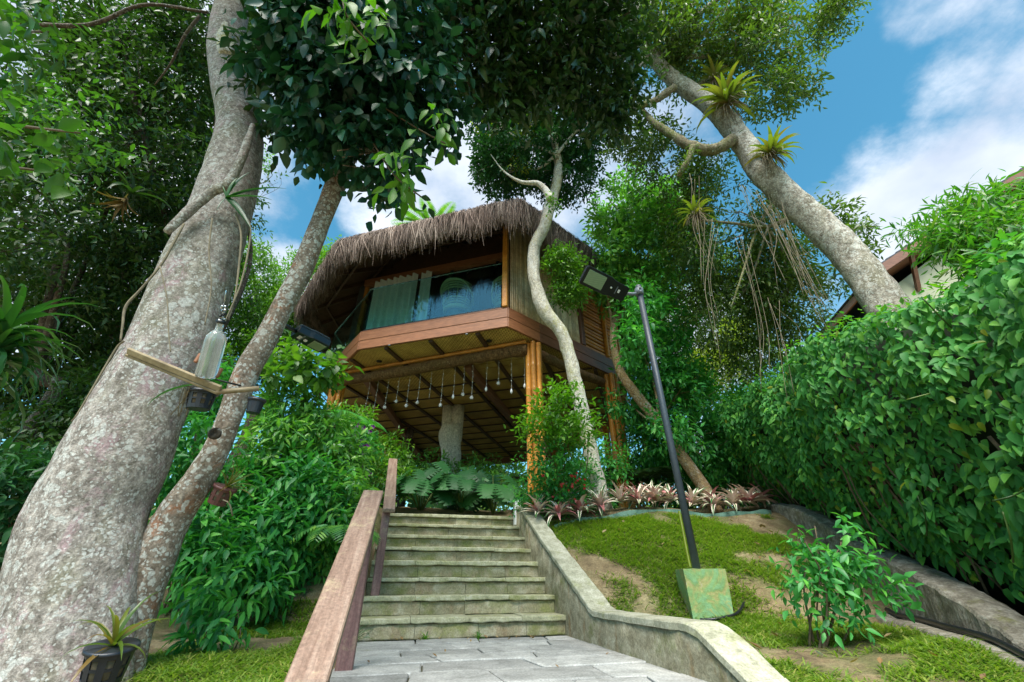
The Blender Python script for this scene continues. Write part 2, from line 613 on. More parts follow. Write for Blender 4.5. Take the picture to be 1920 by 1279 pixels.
M['stump'] = bark_mat('stump', (.46, .43, .37), (.78, .75, .67), (.72, .70, .64), (.26, .27, .17), 1.4, .45, .6)
M['twig'] = plain_mat('twig', (.12, .085, .05), .8, .3, 20)
M['root'] = plain_mat('root', (.19, .155, .10), .85, .3, 20)

G = lambda r, g, b: (r, g, b)
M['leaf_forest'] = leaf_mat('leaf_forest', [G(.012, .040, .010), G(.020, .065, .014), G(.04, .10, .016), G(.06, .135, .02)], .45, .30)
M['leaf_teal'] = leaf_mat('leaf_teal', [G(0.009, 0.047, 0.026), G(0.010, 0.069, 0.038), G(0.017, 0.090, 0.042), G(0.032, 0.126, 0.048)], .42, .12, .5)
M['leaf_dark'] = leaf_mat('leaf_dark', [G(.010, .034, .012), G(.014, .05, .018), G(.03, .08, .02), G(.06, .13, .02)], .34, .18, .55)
M['leaf_lime'] = leaf_mat('leaf_lime', [G(.05, .16, .010), G(.08, .22, .012), G(.11, .26, .016), G(.15, .30, .02)], .42, .40)
M['leaf_bright'] = leaf_mat('leaf_bright', [G(0.059, 0.197, 0.056), G(0.101, 0.300, 0.068), G(0.182, 0.440, 0.079), G(0.335, 0.596, 0.092)], .34, .26, .5)
M['leaf_hedge'] = leaf_mat('leaf_hedge', [G(0.032, 0.149, 0.032), G(0.044, 0.210, 0.040), G(0.071, 0.278, 0.043), G(0.162, 0.399, 0.048)], .58, .24, .28)
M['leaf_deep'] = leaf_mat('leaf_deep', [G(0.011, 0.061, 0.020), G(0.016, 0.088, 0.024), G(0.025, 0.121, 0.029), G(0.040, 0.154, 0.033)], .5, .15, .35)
M['leaf_shrub'] = leaf_mat('leaf_shrub', [G(0.028, 0.164, 0.044), G(0.045, 0.244, 0.060), G(0.074, 0.349, 0.066), G(0.168, 0.515, 0.066)], .46, .25, .4)
M['leaf_pale'] = leaf_mat('leaf_pale', [G(0.037, 0.125, 0.015), G(0.062, 0.188, 0.020), G(0.112, 0.250, 0.025), G(0.200, 0.350, 0.037)], .45, .35)
M['leaf_olive'] = leaf_mat('leaf_olive', [G(0.028, 0.076, 0.015), G(0.055, 0.113, 0.021), G(0.097, 0.164, 0.026), G(0.179, 0.252, 0.040)], .42, .32)
M['leaf_mid'] = leaf_mat('leaf_mid', [G(.02, .08, .010), G(.035, .115, .012), G(.05, .15, .014), G(.08, .19, .02)], .42, .35)
M['leaf_yellow'] = leaf_mat('leaf_yellow', [G(.12, .20, .012), G(.18, .26, .014), G(.26, .32, .02), G(.30, .30, .03)], .45, .38)
M['leaf_brom'] = leaf_mat('leaf_brom', [G(0.058, 0.115, 0.013), G(0.101, 0.150, 0.016), G(0.158, 0.173, 0.027), G(0.216, 0.098, 0.032)], .35, .32)
M['leaf_strap'] = leaf_mat('leaf_strap', [G(.012, .07, .018), G(.02, .10, .022), G(.04, .15, .03), G(.10, .20, .04)], .36, .25)
M['leaf_bamboo'] = leaf_mat('leaf_bamboo', [G(.03, .14, .012), G(.05, .19, .014), G(.08, .24, .02), G(.2, .26, .05)], .42, .32)
M['leaf_dry'] = leaf_mat('leaf_dry', [G(.16, .09, .035), G(.24, .14, .05), G(.30, .20, .09), G(.34, .26, .14)], .7, .15)
M['grass'] = leaf_mat('grass', [G(0.088, 0.183, 0.023), G(0.142, 0.246, 0.029), G(0.215, 0.319, 0.041), G(0.357, 0.344, 0.088)], .5, .3)
M['petal'] = leaf_mat('petal', [G(.18, .02, .28), G(.22, .03, .30), G(.30, .05, .36)], .5, .3)
M['petal_red'] = leaf_mat('petal_red', [G(.5, .02, .015), G(.6, .03, .02), G(.5, .06, .03)], .5, .3)

M['slab'] = stone_mat('slab', [(.21, .21, .195), (.35, .35, .335), (.48, .475, .45)], 6, (.20, .21, .12), .60, .8, .45, .2)
M['riser'] = stone_mat('riser', [(.18, .17, .09), (.34, .30, .19), (.50, .46, .35)], 8, (.20, .22, .06), .48, .9, .6, .15, True, (.30, .20, .12))
M['tread'] = stone_mat('tread', [(.22, .22, .13), (.40, .39, .25), (.54, .52, .40)], 9, (.23, .25, .075), .51, .9, .6, .1)
M['wall'] = stone_mat('wall', [(.15, .13, .08), (.31, .28, .19), (.50, .47, .36)], 9, (.16, .18, .05), .52, .9, .6, .05, True, (.30, .17, .06))
M['coping'] = stone_mat('coping', [(.22, .22, .15), (.40, .39, .29), (.55, .53, .43)], 10, (.24, .26, .09), .55, .9, .5, .08)
M['rough_wall'] = stone_mat('rough_wall', [(.12, .105, .075), (.28, .25, .20), (.52, .49, .42)], 14, (.20, .20, .04), .56, .95, 1.2, .05)
M['mortar'] = plain_mat('mortar', (.09, .09, .06), .95, .4, 30)
M['thatch'] = None

# ------------------------------------------------------------------ site layout (metres, camera at the origin)
LAND = -0.47                                              # landing level
RIS, TRD, NST = 0.16, 0.29, 8
S0 = np.array([0.52, 4.80])                               # right end of the first riser
UU = nrm(np.array([-0.235, 0.972]))                       # up the stairs
RR = np.array([UU[1], -UU[0]])                            # to the right along a riser
SW = 1.92                                                 # stair width


def SP3(a, b, z):
    """stair coordinates: a along the riser (0 = right end, negative to the left), b up the flight"""
    p = S0 + RR * a + UU * b
    return np.array([p[0], p[1], z])


GY = np.array([-40, -8, -2, 0, 1.0, 1.7, 2.5, 3.0, 4.2, 4.4, 4.7, 5.5, 6.5, 7.3, 9, 14, 25, 60, 140, 320.0])
GZ = np.array([-2.6, -2.4, -2.1, -1.75, -1.1, -.62, -.44, -.40, -.37, -.32, -.10, .36, .85, 1.0, 1.2, 1.5, 2.2, 4.5, 8, 9.0])


def gz(x, y):
    x = np.asarray(x, float); y = np.asarray(y, float)
    z = np.interp(y, GY, GZ)
    z = z + .03 * np.sin(x * 1.9 + y * .7) + .02 * np.sin(x * 4.3 - y * 3.1)
    return z


def wall_x(y):
    return .52 + (4.8 - y) * .245


def coping_z(y):
    return np.interp(y, [1.6, 2.1, 2.45, 2.8, 4.15, 5.5, 6.4, 6.9], [-.85, -.55, -.40, -.22, -.235, .43, .90, .98])


# ground sheet: fine near the lens, coarse to the horizon, sunk below the stair corridor
xs = np.concatenate([-np.geomspace(300, 7, 16), np.linspace(-6.5, 7, 109), np.geomspace(7.4, 300, 16)])
ys = np.concatenate([-np.geomspace(60, 2, 8), np.linspace(-1.5, 9.5, 89), np.geomspace(9.9, 320, 24)])
X, Y = np.meshgrid(xs, ys)
Z = gz(X, Y)
for j in range(X.shape[0]):
    for i in range(X.shape[1]):
        if abs(X[j, i]) < 8 and 1 < Y[j, i] < 10:
            Z[j, i] += .035 * mnoise.noise(Vector((X[j, i] * 1.7, Y[j, i] * 1.7, 0))) + .015 * mnoise.noise(Vector((X[j, i] * 6, Y[j, i] * 6, 3)))
A_ = (X - S0[0]) * RR[0] + (Y - S0[1]) * RR[1]
B_ = (X - S0[0]) * UU[0] + (Y - S0[1]) * UU[1]
cor = (A_ > -SW - .02) & (A_ < .16) & (B_ < 3.6) & (B_ > -2.6)
Z = np.where(cor, np.minimum(Z, np.where(B_ > 0, LAND - .2 + np.maximum(B_, 0) * RIS / TRD - .1, LAND - .12)), Z)
nx, ny = len(xs), len(ys)
gi = np.arange(ny - 1)[:, None] * nx + np.arange(nx - 1)[None]
gF = np.stack([gi, gi + 1, gi + nx + 1, gi + nx], -1).reshape(-1, 4)
mb = MB(); mb.add(np.c_[X.ravel(), Y.ravel(), Z.ravel()], [gF])
m, n, l, b, out = new_mat('soil')
v = coords(n, l)
f = tnoise(n, l, v, 3.2, 8, .7)
r = ramp(n, [(.3, (.10, .07, .035)), (.5, (.23, .17, .09)), (.68, (.38, .31, .18))]); l.new(f, r.inputs[0])
g2 = tnoise(n, l, v, 1.5, 5, .6)
gg = ramp(n, [(.44, (0, 0, 0)), (.6, (1, 1, 1))]); l.new(g2, gg.inputs[0])
c = mix(n, l, math_(n, l, 'MULTIPLY', gg.outputs[0], .55), r.outputs[0], (.07, .11, .018))
fine = tnoise(n, l, v, 55, 5, .7)
fr = ramp(n, [(.3, (.6, .6, .6)), (.7, (1.3, 1.3, 1.3))]); l.new(fine, fr.inputs[0])
c = mix(n, l, 1.0, c, fr.outputs[0], 'MULTIPLY')
l.new(c, b.inputs['Base Color']); b.inputs['Roughness'].default_value = .95
bump(n, l, b, math_(n, l, 'ADD', f, fine), .7, .03)
M['soil'] = m
structure('ground', mb, M['soil'])

# ------------------------------------------------------------------ landing with stone pavers
land = MB()
lp = [SP3(-SW - .05, -2.15, 0)[:2], SP3(.12, -2.15, 0)[:2], SP3(.12, .1, 0)[:2], SP3(-SW - .05, .1, 0)[:2]]
prism(land, lp, LAND - .35, LAND - .022)
landing = structure('landing', land, M['mortar'], False)
b0 = -2.13
row = 0
while b0 < -.01:
    b1 = min(0.0, b0 + rng.uniform(.26, .40))
    if b1 > -.12: b1 = 0.0
    a0 = -SW - .03
    sk0 = rng.uniform(-.05, .05)
    while a0 < .10:
        a1 = a0 + rng.uniform(.38, .85)
        if a1 > -.12: a1 = .10
        sk1 = rng.uniform(-.07, .07) if a1 < .05 else 0
        g = .006
        q = [(a0 + g - sk0 / 2, b0 + g + rng.uniform(-.008, .008)), ((a0 + a1) / 2, b0 + g + rng.uniform(-.012, .012)), (a1 - g - sk1 / 2, b0 + g + rng.uniform(-.008, .008)),
             (a1 - g + sk1 / 2, b1 - g + rng.uniform(-.006, .006)), ((a0 + a1) / 2, b1 - g + rng.uniform(-.01, .01)), (a0 + g + sk0 / 2, b1 - g + rng.uniform(-.006, .006))]
        top = LAND + rng.uniform(-.004, .004)
        cx, cy = np.mean(q, 0)
        ring = [SP3(a, bb, LAND - .05) for a, bb in q] + [SP3(a, bb, top - .006) for a, bb in q] + \
               [SP3(a + (cx - a) * .035, bb + (cy - bb) * .06, top + rng.uniform(-.002, .002)) for a, bb in q]
        F = [(i, (i + 1) % 6, 6 + (i + 1) % 6, 6 + i) for i in range(6)] + [(6 + i, 6 + (i + 1) % 6, 12 + (i + 1) % 6, 12 + i) for i in range(6)] + [list(range(12, 18))]
        pb = MB(); pb.add(ring, F)
        obj('paving_slab', pb, M['slab'], landing, False)
        a0, sk0 = a1, sk1
    b0 = b1
    row += 1

# ------------------------------------------------------------------ stone steps: every tread and riser slab its own piece
core = MB()
prof = [(0, LAND - .3)]
steps_poly = []
for k in range(NST):
    zt = LAND + RIS * (k + 1) - .052
    bb = TRD * k + .055
    cb = [SP3(-SW + .01, bb, 0)[:2], SP3(-.005, bb, 0)[:2], SP3(-.005, bb + TRD + .02 if k < NST - 1 else bb + 1.6, 0)[:2], SP3(-SW + .01, bb + TRD + .02 if k < NST - 1 else bb + 1.6, 0)[:2]]
    prism(core, cb, zt - .5, zt)
steps = structure('stone_steps', core, M['mortar'], False)


def rough_slab(a0, a1, b_front, b_back, z0, z1, wave, segs=9):
    """slab with a hewn front edge"""
    t = np.linspace(0, 1, segs)
    aa = a0 + (a1 - a0) * t
    fb = b_front + np.array([wave * (mnoise.noise(Vector((x * 5, b_front * 9, z1))) + .7 * mnoise.noise(Vector((x * 17, b_front * 5, z1)))) for x in aa])
    zt = z1 + np.array([.004 * mnoise.noise(Vector((x * 7, b_front * 3, 5))) for x in aa])
    zb = z0 + np.array([.010 * mnoise.noise(Vector((x * 9, b_front * 3, 9))) for x in aa])
    rings = []
    for i in range(segs):
        rings.append([SP3(aa[i], fb[i] + .004, zb[i]), SP3(aa[i], fb[i], zb[i] + .008), SP3(aa[i], fb[i] + .002, zt[i] - .008), SP3(aa[i], fb[i] + .010, zt[i]),
                      SP3(aa[i], b_back, zt[i]), SP3(aa[i], b_back, z0)])
    V = np.array(rings).reshape(-1, 3); k = 6
    F = []
    for i in range(segs - 1):
        for j in range(k):
            j2 = (j + 1) % k
            F.append((i * k + j, (i + 1) * k + j, (i + 1) * k + j2, i * k + j2))
    F.append(list(range(k))); F.append(list(range((segs - 1) * k, segs * k))[::-1])
    q = MB(); q.add(V, F)
    return q


for k in range(NST):
    zt = LAND + RIS * (k + 1)
    bf = TRD * k
    joints = np.concatenate([[-SW], -SW + SW * (np.arange(1, 4) / 4 + rng.uniform(-.03, .03, 3)), [0]])
    for a0, a1 in zip(joints[:-1], joints[1:]):
        obj('tread_slab', rough_slab(a0 + .002, a1 - .002, bf, bf + TRD + .05 if k < NST - 1 else bf + .42, zt - .042 + rng.uniform(-.003, .003), zt + rng.uniform(-.005, .005), .020), M['tread'], steps, False)
    joints = np.concatenate([[-SW], -SW + SW * (np.array([.24, .52, .77]) + rng.uniform(-.05, .05, 3)), [0]])
    for a0, a1 in zip(joints[:-1], joints[1:]):
        obj('riser_slab', rough_slab(a0 + .002, a1 - .002, bf + .032 + rng.uniform(-.004, .004), bf + .06, zt - RIS + .001, zt - .046, .006, 7), M['riser'], steps, False)
b0 = TRD * 7 + .43
for r_ in range(3):
    joints = np.linspace(-SW, 0, 4) + np.array([0, rng.uniform(-.1, .1), rng.uniform(-.1, .1), 0])
    for a0, a1 in zip(joints[:-1], joints[1:]):
        obj('tread_slab', rough_slab(a0 + .003, a1 - .003, b0 + .003, b0 + .34, LAND + RIS * 8 - .042, LAND + RIS * 8 + rng.uniform(-.003, .003), .003), M['tread'], steps, False)
    b0 += .345

# ------------------------------------------------------------------ low wall along the right of the stairs
wt = thing('garden_wall', 'low mossy stone wall with pale coping running down beside the right end of the steps', 'wall', (wall_x(4.0), 4.0, LAND))
wp = np.array([[wall_x(y) if y > 2.5 else wall_x(2.5) + (2.5 - y) ** 1.6 * 1.1, y] for y in np.linspace(6.75, 1.75, 60)])
tn = nrm(np.gradient(wp, axis=0)); nn = np.c_[-tn[:, 1], tn[:, 0]]                    # left of travel = outward? checked below
if (nn[10] @ np.array([1, 0])) < 0: nn = -nn
TH = .185
wz = coping_z(wp[:, 1])
mb = MB()
cut = 60
Vw = []
for i in range(cut):
    jit = .010 * mnoise.noise(Vector((wp[i][1] * 4, 1, 2)))
    zb = min(LAND - .25, wz[i] - .3) if wp[i][1] < 4.9 else LAND - .3
    for k, zz_ in enumerate(np.linspace(0, 1, 5)):
        z = zb + (wz[i] - .045 - zb) * zz_
        Vw.append([*(wp[i] + nn[i] * (jit + .006 * mnoise.noise(Vector((wp[i][1] * 6, z * 6, 0))))), z])
    for k, zz_ in enumerate(np.linspace(1, 0, 3)):
        z = zb + (wz[i] - .045 - zb) * zz_
        Vw.append([*(wp[i] + nn[i] * TH), z])
k = 8
F = [(i * k + j, (i + 1) * k + j, (i + 1) * k + (j + 1) % k, i * k + (j + 1) % k) for i in range(cut - 1) for j in range(k)]
F += [list(range(k)), list(range((cut - 1) * k, cut * k))[::-1]]
mb.add(Vw, F); obj('wall_body', mb, M['wall'], wt)
i0 = 0
while i0 < cut - 1:
    i1 = min(cut - 1, i0 + int(rng.integers(6, 10)))
    mb = MB(); Vc = []
    for i in range(i0, i1 + 1):
        e = .01 if i in (i0, i1) else 0
        o1 = -.014 + .012 * mnoise.noise(Vector((wp[i][1] * 8, 7, 2))); o2 = TH + .02 + .018 * mnoise.noise(Vector((wp[i][1] * 7, 2, 8)))
        p, q = wp[i] + nn[i] * o1, wp[i] + nn[i] * o2
        if i == i0: p = p + tn[i] * .003; q = q + tn[i] * .003
        if i == i1: p = p - tn[i] * .003; q = q - tn[i] * .003
        z = wz[i] + .006 * mnoise.noise(Vector((wp[i][1] * 5, 3, 1)))
        Vc += [[*p, z - .043], [*p, z - .008], [*(p + nn[i] * .006), z], [*(q - nn[i] * .006), z + .002], [*q, z - .010], [*q, z - .043]]
    k = 6; nI = i1 - i0 + 1
    F = [(i * k + j, (i + 1) * k + j, (i + 1) * k + (j + 1) % k, i * k + (j + 1) % k) for i in range(nI - 1) for j in range(k)]
    F += [list(range(k)), list(range((nI - 1) * k, nI * k))[::-1]]
    mb.add(Vc, F); obj('coping_stone', mb, M['coping'], wt, False)
    i0 = i1

# ------------------------------------------------------------------ rough concrete wall on the right, ledge and hose
rw = thing('concrete_wall', 'rough mossy concrete garden wall sloping down in front of the tall green hedge', 'wall', (3.4, 4, -.3))
cp_pts = np.array([[4.25, 7.6, 1.08], [3.95, 6.7, .97], [3.85, 6.0, .80], [3.66, 5.0, .36], [3.38, 4.2, .12], [3.10, 3.5, -.08], [2.86, 2.9, -.30], [2.66, 2.35, -.45], [2.5, 1.6, -.6]])
cw = resample(cp_pts, 160)
tt = nrm(np.gradient(cw[:, :2], axis=0)); no = np.c_[-tt[:, 1], tt[:, 0]]
if no[20][0] < 0: no = -no
mb = MB(); V = []
for i in range(160):
    z = cw[i][2]; p = cw[i][:2]
    nz = lambda a: .022 * mnoise.noise(Vector((p[0] * 5, p[1] * 5, a))) + .016 * mnoise.noise(Vector((p[0] * 17, p[1] * 17, a)))
    g = float(gz(*p)) - .3
    V += [[*(p - no[i] * .03 + no[i] * nz(0)), g], [*(p - no[i] * .015 + no[i] * nz(1)), (g + z) / 2], [*(p + no[i] * nz(2)), z - .02], [*(p + no[i] * (.015 + nz(2))), z + nz(4) * .5],
          [*(p + no[i] * .13), z + .012 + nz(5) * .5], [*(p + no[i] * (.23 + nz(6))), z - .01], [*(p + no[i] * .27), z - .08], [*(p + no[i] * .28), g]]
k = 8
F = [(i * k + j, (i + 1) * k + j, (i + 1) * k + (j + 1) % k, i * k + (j + 1) % k) for i in range(159) for j in range(k)] + [list(range(k)), list(range(159 * k, 160 * k))[::-1]]
mb.add(V, F); obj('wall_body', mb, M['rough_wall'], rw, False)
led = MB(); V = []
ids = [i for i in range(160) if cw[i][1] < 4.4]
for i in ids:
    p = cw[i][:2]; g = float(gz(*p))
    nz = .025 * mnoise.noise(Vector((p[0] * 9, p[1] * 9, 4)))
    V += [[*(p - no[i] * (.24 + nz)), g - .2], [*(p - no[i] * (.22 + nz)), g + .03 + nz * .4], [*(p - no[i] * .20), g + .045], [*(p - no[i] * .02), g + .05], [*(p - no[i] * .02), g - .2]]
k = 5; q = len(ids)
F = [(i * k + j, (i + 1) * k + j, (i + 1) * k + (j + 1) % k, i * k + (j + 1) % k) for i in range(q - 1) for j in range(k)] + [list(range(k)), list(range((q - 1) * k, q * k))[::-1]]
led.add(V, F); obj('wall_footing', led, M['rough_wall'], rw)
hp = np.array([[*(cw[i][:2] - no[i] * (.10 + .015 * math.sin(i * .2))), float(gz(*cw[i][:2])) + .072] for i in ids])
mb = MB(); tube(mb, resample(hp, 50), .018, 8)
M['hose'] = plain_mat('hose', (.012, .014, .018), .35, .2, 30)
tag(obj('garden_hose', mb, M['hose']), 'black plastic hose lying along the foot of the rough concrete wall', 'hose')
# little edging strip of the planting bed
ed = MB()
ep = resample(np.array([[.56, 5.95, 0], [.9, 6.15, 0], [1.6, 6.28, 0], [2.5, 6.38, 0], [3.3, 6.42, 0], [3.75, 6.45, 0]]), 40)
V = []
for i, p in enumerate(ep):
    g = float(gz(p[0], p[1])); z = g + .045 + .012 * math.sin(i * .9)
    V += [[p[0], p[1], g - .1], [p[0], p[1], z], [p[0] - .005, p[1] + .03, z], [p[0], p[1] + .03, g - .1]]
F = [(i * 4 + j, (i + 1) * 4 + j, (i + 1) * 4 + (j + 1) % 4, i * 4 + (j + 1) % 4) for i in range(39) for j in range(4)] + [(0, 1, 2, 3), (159, 158, 157, 156)]
ed.add(V, F)
M['edging'] = plain_mat('edging', (.07, .16, .12), .7, .4, 14)
tag(obj('bed_edging', ed, M['edging']), 'faded green edging strip along the front of the red and white planting bed', 'edging')
CAMR = np.array([[1, 0, 0], [0, CP, SP], [0, -SP, CP]])       # rows: right, view, up

M['lamp_grey'] = plain_mat('lamp_grey', (.16, .18, .21), .4, .12, 25, bmp=.05)
# ------------------------------------------------------------------ thatched hut on posts
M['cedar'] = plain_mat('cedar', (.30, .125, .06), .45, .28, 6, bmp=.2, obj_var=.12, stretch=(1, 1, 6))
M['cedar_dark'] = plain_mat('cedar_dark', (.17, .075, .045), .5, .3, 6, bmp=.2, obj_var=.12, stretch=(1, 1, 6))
M['bamboo'] = bamboo_mat('bamboo', (.46, .175, .028), (.66, .31, .06), .28)
M['cane'] = bamboo_mat('cane', (.52, .38, .22), (.80, .70, .52), .55)
M['cane_orange'] = bamboo_mat('cane_orange', (.50, .18, .035), (.66, .30, .07), .35)
M['dark_wood'] = plain_mat('dark_wood', (.06, .03, .016), .6, .35, 10, bmp=.2, obj_var=.2)
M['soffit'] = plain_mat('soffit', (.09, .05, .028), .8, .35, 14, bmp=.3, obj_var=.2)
M['log'] = bark_mat('log', (.07, .04, .02), (.24, .14, .065), (.34, .25, .13), (.12, .08, .03), 1.4, .35, .5)
M['black_metal'] = plain_mat('black_metal', (.010, .011, .013), .35, .2, 30, spec=.5)
M['steel'] = plain_mat('steel', (.55, .57, .58), .25, .1, 20, metal=1.0, bmp=.05)
M['white_plastic'] = plain_mat('white_plastic', (.75, .76, .78), .4, .08, 20, bmp=.05)
M['curtain'] = plain_mat('curtain', (.74, .77, .75), .9, .1, 10, bmp=.1)
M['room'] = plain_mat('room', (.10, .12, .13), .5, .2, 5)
M['rattan'] = plain_mat('rattan', (.40, .29, .12), .6, .3, 60, bmp=.4, obj_var=.15)
M['rattan_dark'] = plain_mat('rattan_dark', (.07, .05, .03), .6, .3, 60, bmp=.4, obj_var=.15)
# woven mat
m, n, l, b, out = new_mat('woven_mat')
v = coords(n, l, (1, 1, 1), (0, 0, R(16.5)))
w1 = n.new('ShaderNodeTexWave'); w1.wave_type = 'BANDS'; w1.bands_direction = 'X'; w1.inputs['Scale'].default_value = 7; w1.inputs['Distortion'].default_value = 1.2; w1.inputs['Detail Scale'].default_value = 3
w2 = n.new('ShaderNodeTexWave'); w2.wave_type = 'BANDS'; w2.bands_direction = 'Y'; w2.inputs['Scale'].default_value = 7; w2.inputs['Distortion'].default_value = 1.2
l.new(v, w1.inputs[0]); l.new(v, w2.inputs[0])
ck = n.new('ShaderNodeTexChecker'); ck.inputs['Scale'].default_value = 22; l.new(v, ck.inputs['Vector'])
h = mix(n, l, ck.outputs['Fac'], w1.outputs['Fac'], w2.outputs['Fac'])
r = ramp(n, [(.1, (.30, .18, .045)), (.5, (.56, .37, .10)), (.9, (.70, .51, .17))]); l.new(h, r.inputs[0])
f = tnoise(n, l, v, 2.5, 5, .6)
q = ramp(n, [(.3, (.6, .56, .5)), (.7, (1.15, 1.15, 1.1))]); l.new(f, q.inputs[0])
c = mix(n, l, 1.0, r.outputs[0], q.outputs[0], 'MULTIPLY')
l.new(c, b.inputs['Base Color']); b.inputs['Roughness'].default_value = .65
bump(n, l, b, h, .6, .01)
M['mat'] = m
# glass for panes: fresnel mix of tinted see-through and mirror
def glass_mat(name, tint, ior, gain):
    m, n, l, b, out = new_mat(name)
    tr = n.new('ShaderNodeBsdfTransparent'); tr.inputs['Color'].default_value = (*tint, 1)
    gl = n.new('ShaderNodeBsdfGlossy'); gl.inputs['Roughness'].default_value = .01; gl.inputs['Color'].default_value = (.9, 1, 1, 1)
    fr = n.new('ShaderNodeFresnel'); ge = n.new('ShaderNodeNewGeometry')
    l.new(math_(n, l, 'POWER', ior, math_(n, l, 'SUBTRACT', 1.0, math_(n, l, 'MULTIPLY', ge.outputs['Backfacing'], 2.0))), fr.inputs['IOR'])
    ms = n.new('ShaderNodeMixShader')
    l.new(math_(n, l, 'MULTIPLY', fr.outputs[0], gain), ms.inputs[0]); l.new(tr.outputs[0], ms.inputs[1]); l.new(gl.outputs[0], ms.inputs[2]); l.new(ms.outputs[0], out.inputs['Surface'])
    return m


M['glass'] = glass_mat('glass', (.70, .95, .98), 1.75, 1.15)
M['door_glass'] = glass_mat('door_glass', (.85, .95, .95), 1.4, .6)
# thatch
m, n, l, b, out = new_mat('thatch')
f = rnd_value(n, l)
r = ramp(n, [(0, (.09, .065, .052)), (.35, (.20, .15, .125)), (.7, (.32, .25, .21)), (1, (.47, .38, .32))]); l.new(f, r.inputs[0])
nz = tnoise(n, l, coords(n, l), 1.6, 4, .6)
q = ramp(n, [(.35, (.75, .68, .66)), (.65, (1.1, 1.1, 1.1))]); l.new(nz, q.inputs[0])
l.new(mix(n, l, 1.0, r.outputs[0], q.outputs[0], 'MULTIPLY'), b.inputs['Base Color']); b.inputs['Roughness'].default_value = .9
M['thatch'] = m

ZD0, ZD1 = 4.05, 4.46                                      # underside and top of the deck
# ccw deck outline, starting with the front edge
DECK = np.array([[-3.16, 7.45], [-.08, 6.54], [2.75, 9.07], [3.5, 12.3], [2.0, 15.6], [-2.2, 17.0], [-5.0, 14.9], [-4.72, 9.40]])
E1 = nrm(DECK[1] - DECK[0]); E2 = np.array([-E1[1], E1[0]])
E3 = nrm(DECK[2] - DECK[1])
hut = thing('thatched_hut', 'raised octagonal thatched hut with a glass fronted wooden balcony on bamboo posts above the steps', 'hut', (-.8, 11.5, 1.2))


def v3(p, z): return np.array([p[0], p[1], z])


# deck slab and fascia boards (two boards per side)
mb = MB(); prism(mb, offset_poly(DECK, -.06), ZD0 + .03, ZD1 - .012); obj('deck', mb, M['dark_wood'], hut, False)
for i in range(8):
    p, q = DECK[i], DECK[(i + 1) % 8]
    e = nrm(q - p); nn_ = np.array([e[1], -e[0]])
    Ln = np.linalg.norm(q - p)
    segs = [(0, Ln)] if i != 1 else [(0, .86), (.86, Ln)]
    for s0, s1 in segs:
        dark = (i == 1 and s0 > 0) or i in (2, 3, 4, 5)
        for z0, z1, o in ((ZD0, ZD0 + .20, 0), (ZD0 + .204, ZD1, .004)):
            mb = MB()
            a = p + e * (s0 + (.022 if s0 == 0 else .002)) - nn_ * (.03 - o); c_ = p + e * (s1 - (.0 if s1 == Ln else .002)) - nn_ * (.03 - o)
            beam(mb, v3(a, (z0 + z1) / 2), v3(c_, (z0 + z1) / 2), .05, z1 - z0, bev=.006)
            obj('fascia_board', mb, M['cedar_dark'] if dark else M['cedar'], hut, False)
    mb = MB(); beam(mb, v3(p + e * .03 - nn_ * .06, ZD1 + .013), v3(q - e * .0 - nn_ * .06, ZD1 + .013), .11, .022, bev=.004)
    obj('deck_edge_board', mb, M['cedar'], hut, False)
# woven mat panels under the deck, between a grid of dark battens
inner = offset_poly(DECK, -.07)
GA, GB = .98, .62
o0 = DECK[0] - E1 * .35
ia = range(-5, 9); ib = range(-1, 20)
log_b = 1.42                                                # log beam sits this far behind the front edge
for i in ia:
    for j in ib:
        if j < 2:
            bb0, bb1 = (-.1, log_b - .06) if j == 0 else ((log_b - .06, 2 * GB + .35) if j == 1 else (0, 0))
            if j < 0: continue
        else:
            bb0, bb1 = .35 + j * GB, .35 + (j + 1) * GB
        q = [o0 + E1 * (i * GA + .012) + E2 * (bb0 + .01), o0 + E1 * ((i + 1) * GA - .012) + E2 * (bb0 + .01), o0 + E1 * ((i + 1) * GA - .012) + E2 * (bb1 - .01), o0 + E1 * (i * GA + .012) + E2 * (bb1 - .01)]
        c_ = clip_poly(q, inner)
        if len(c_) < 3: continue
        ar = .5 * abs(sum(c_[k - 1][0] * c_[k][1] - c_[k][0] * c_[k - 1][1] for k in range(len(c_))))
        if ar < .01: continue
        mb = MB(); prism(mb, c_, ZD0 + .006 + rng.uniform(0, .006), ZD0 + .028); obj('mat_panel', mb, M['mat'], hut, False)


def clip_line(p, q, poly):
    t0, t1 = 0.0, 1.0
    d = q - p
    for i in range(len(poly)):
        a = poly[i]; e = poly[(i + 1) % len(poly)] - a; nn_ = np.array([-e[1], e[0]])
        f0 = (p - a) @ nn_; fd = d @ nn_
        if abs(fd) < 1e-9:
            if f0 < 0: return None
            continue
        t = -f0 / fd
        if fd > 0: t0 = max(t0, t)
        else: t1 = min(t1, t)
    return None if t1 - t0 < .02 else (p + d * t0, p + d * t1)


for i in ia:
    s = clip_line(o0 + E1 * i * GA - E2 * 2, o0 + E1 * i * GA + E2 * 14, inner)
    if s is None: continue
    mb = MB(); beam(mb, v3(s[0], ZD0 - .020), v3(s[1], ZD0 - .020), .085, .05, bev=.005); obj('batten', mb, M['dark_wood'], hut, False)
for j in range(3, 20):
    s = clip_line(o0 + E2 * (.35 + j * GB) - E1 * 6, o0 + E2 * (.35 + j * GB) + E1 * 9, inner)
    if s is None: continue
    mb = MB(); beam(mb, v3(s[0], ZD0 - .008), v3(s[1], ZD0 - .008), .05, .022, bev=.004); obj('batten', mb, M['dark_wood'], hut, False)
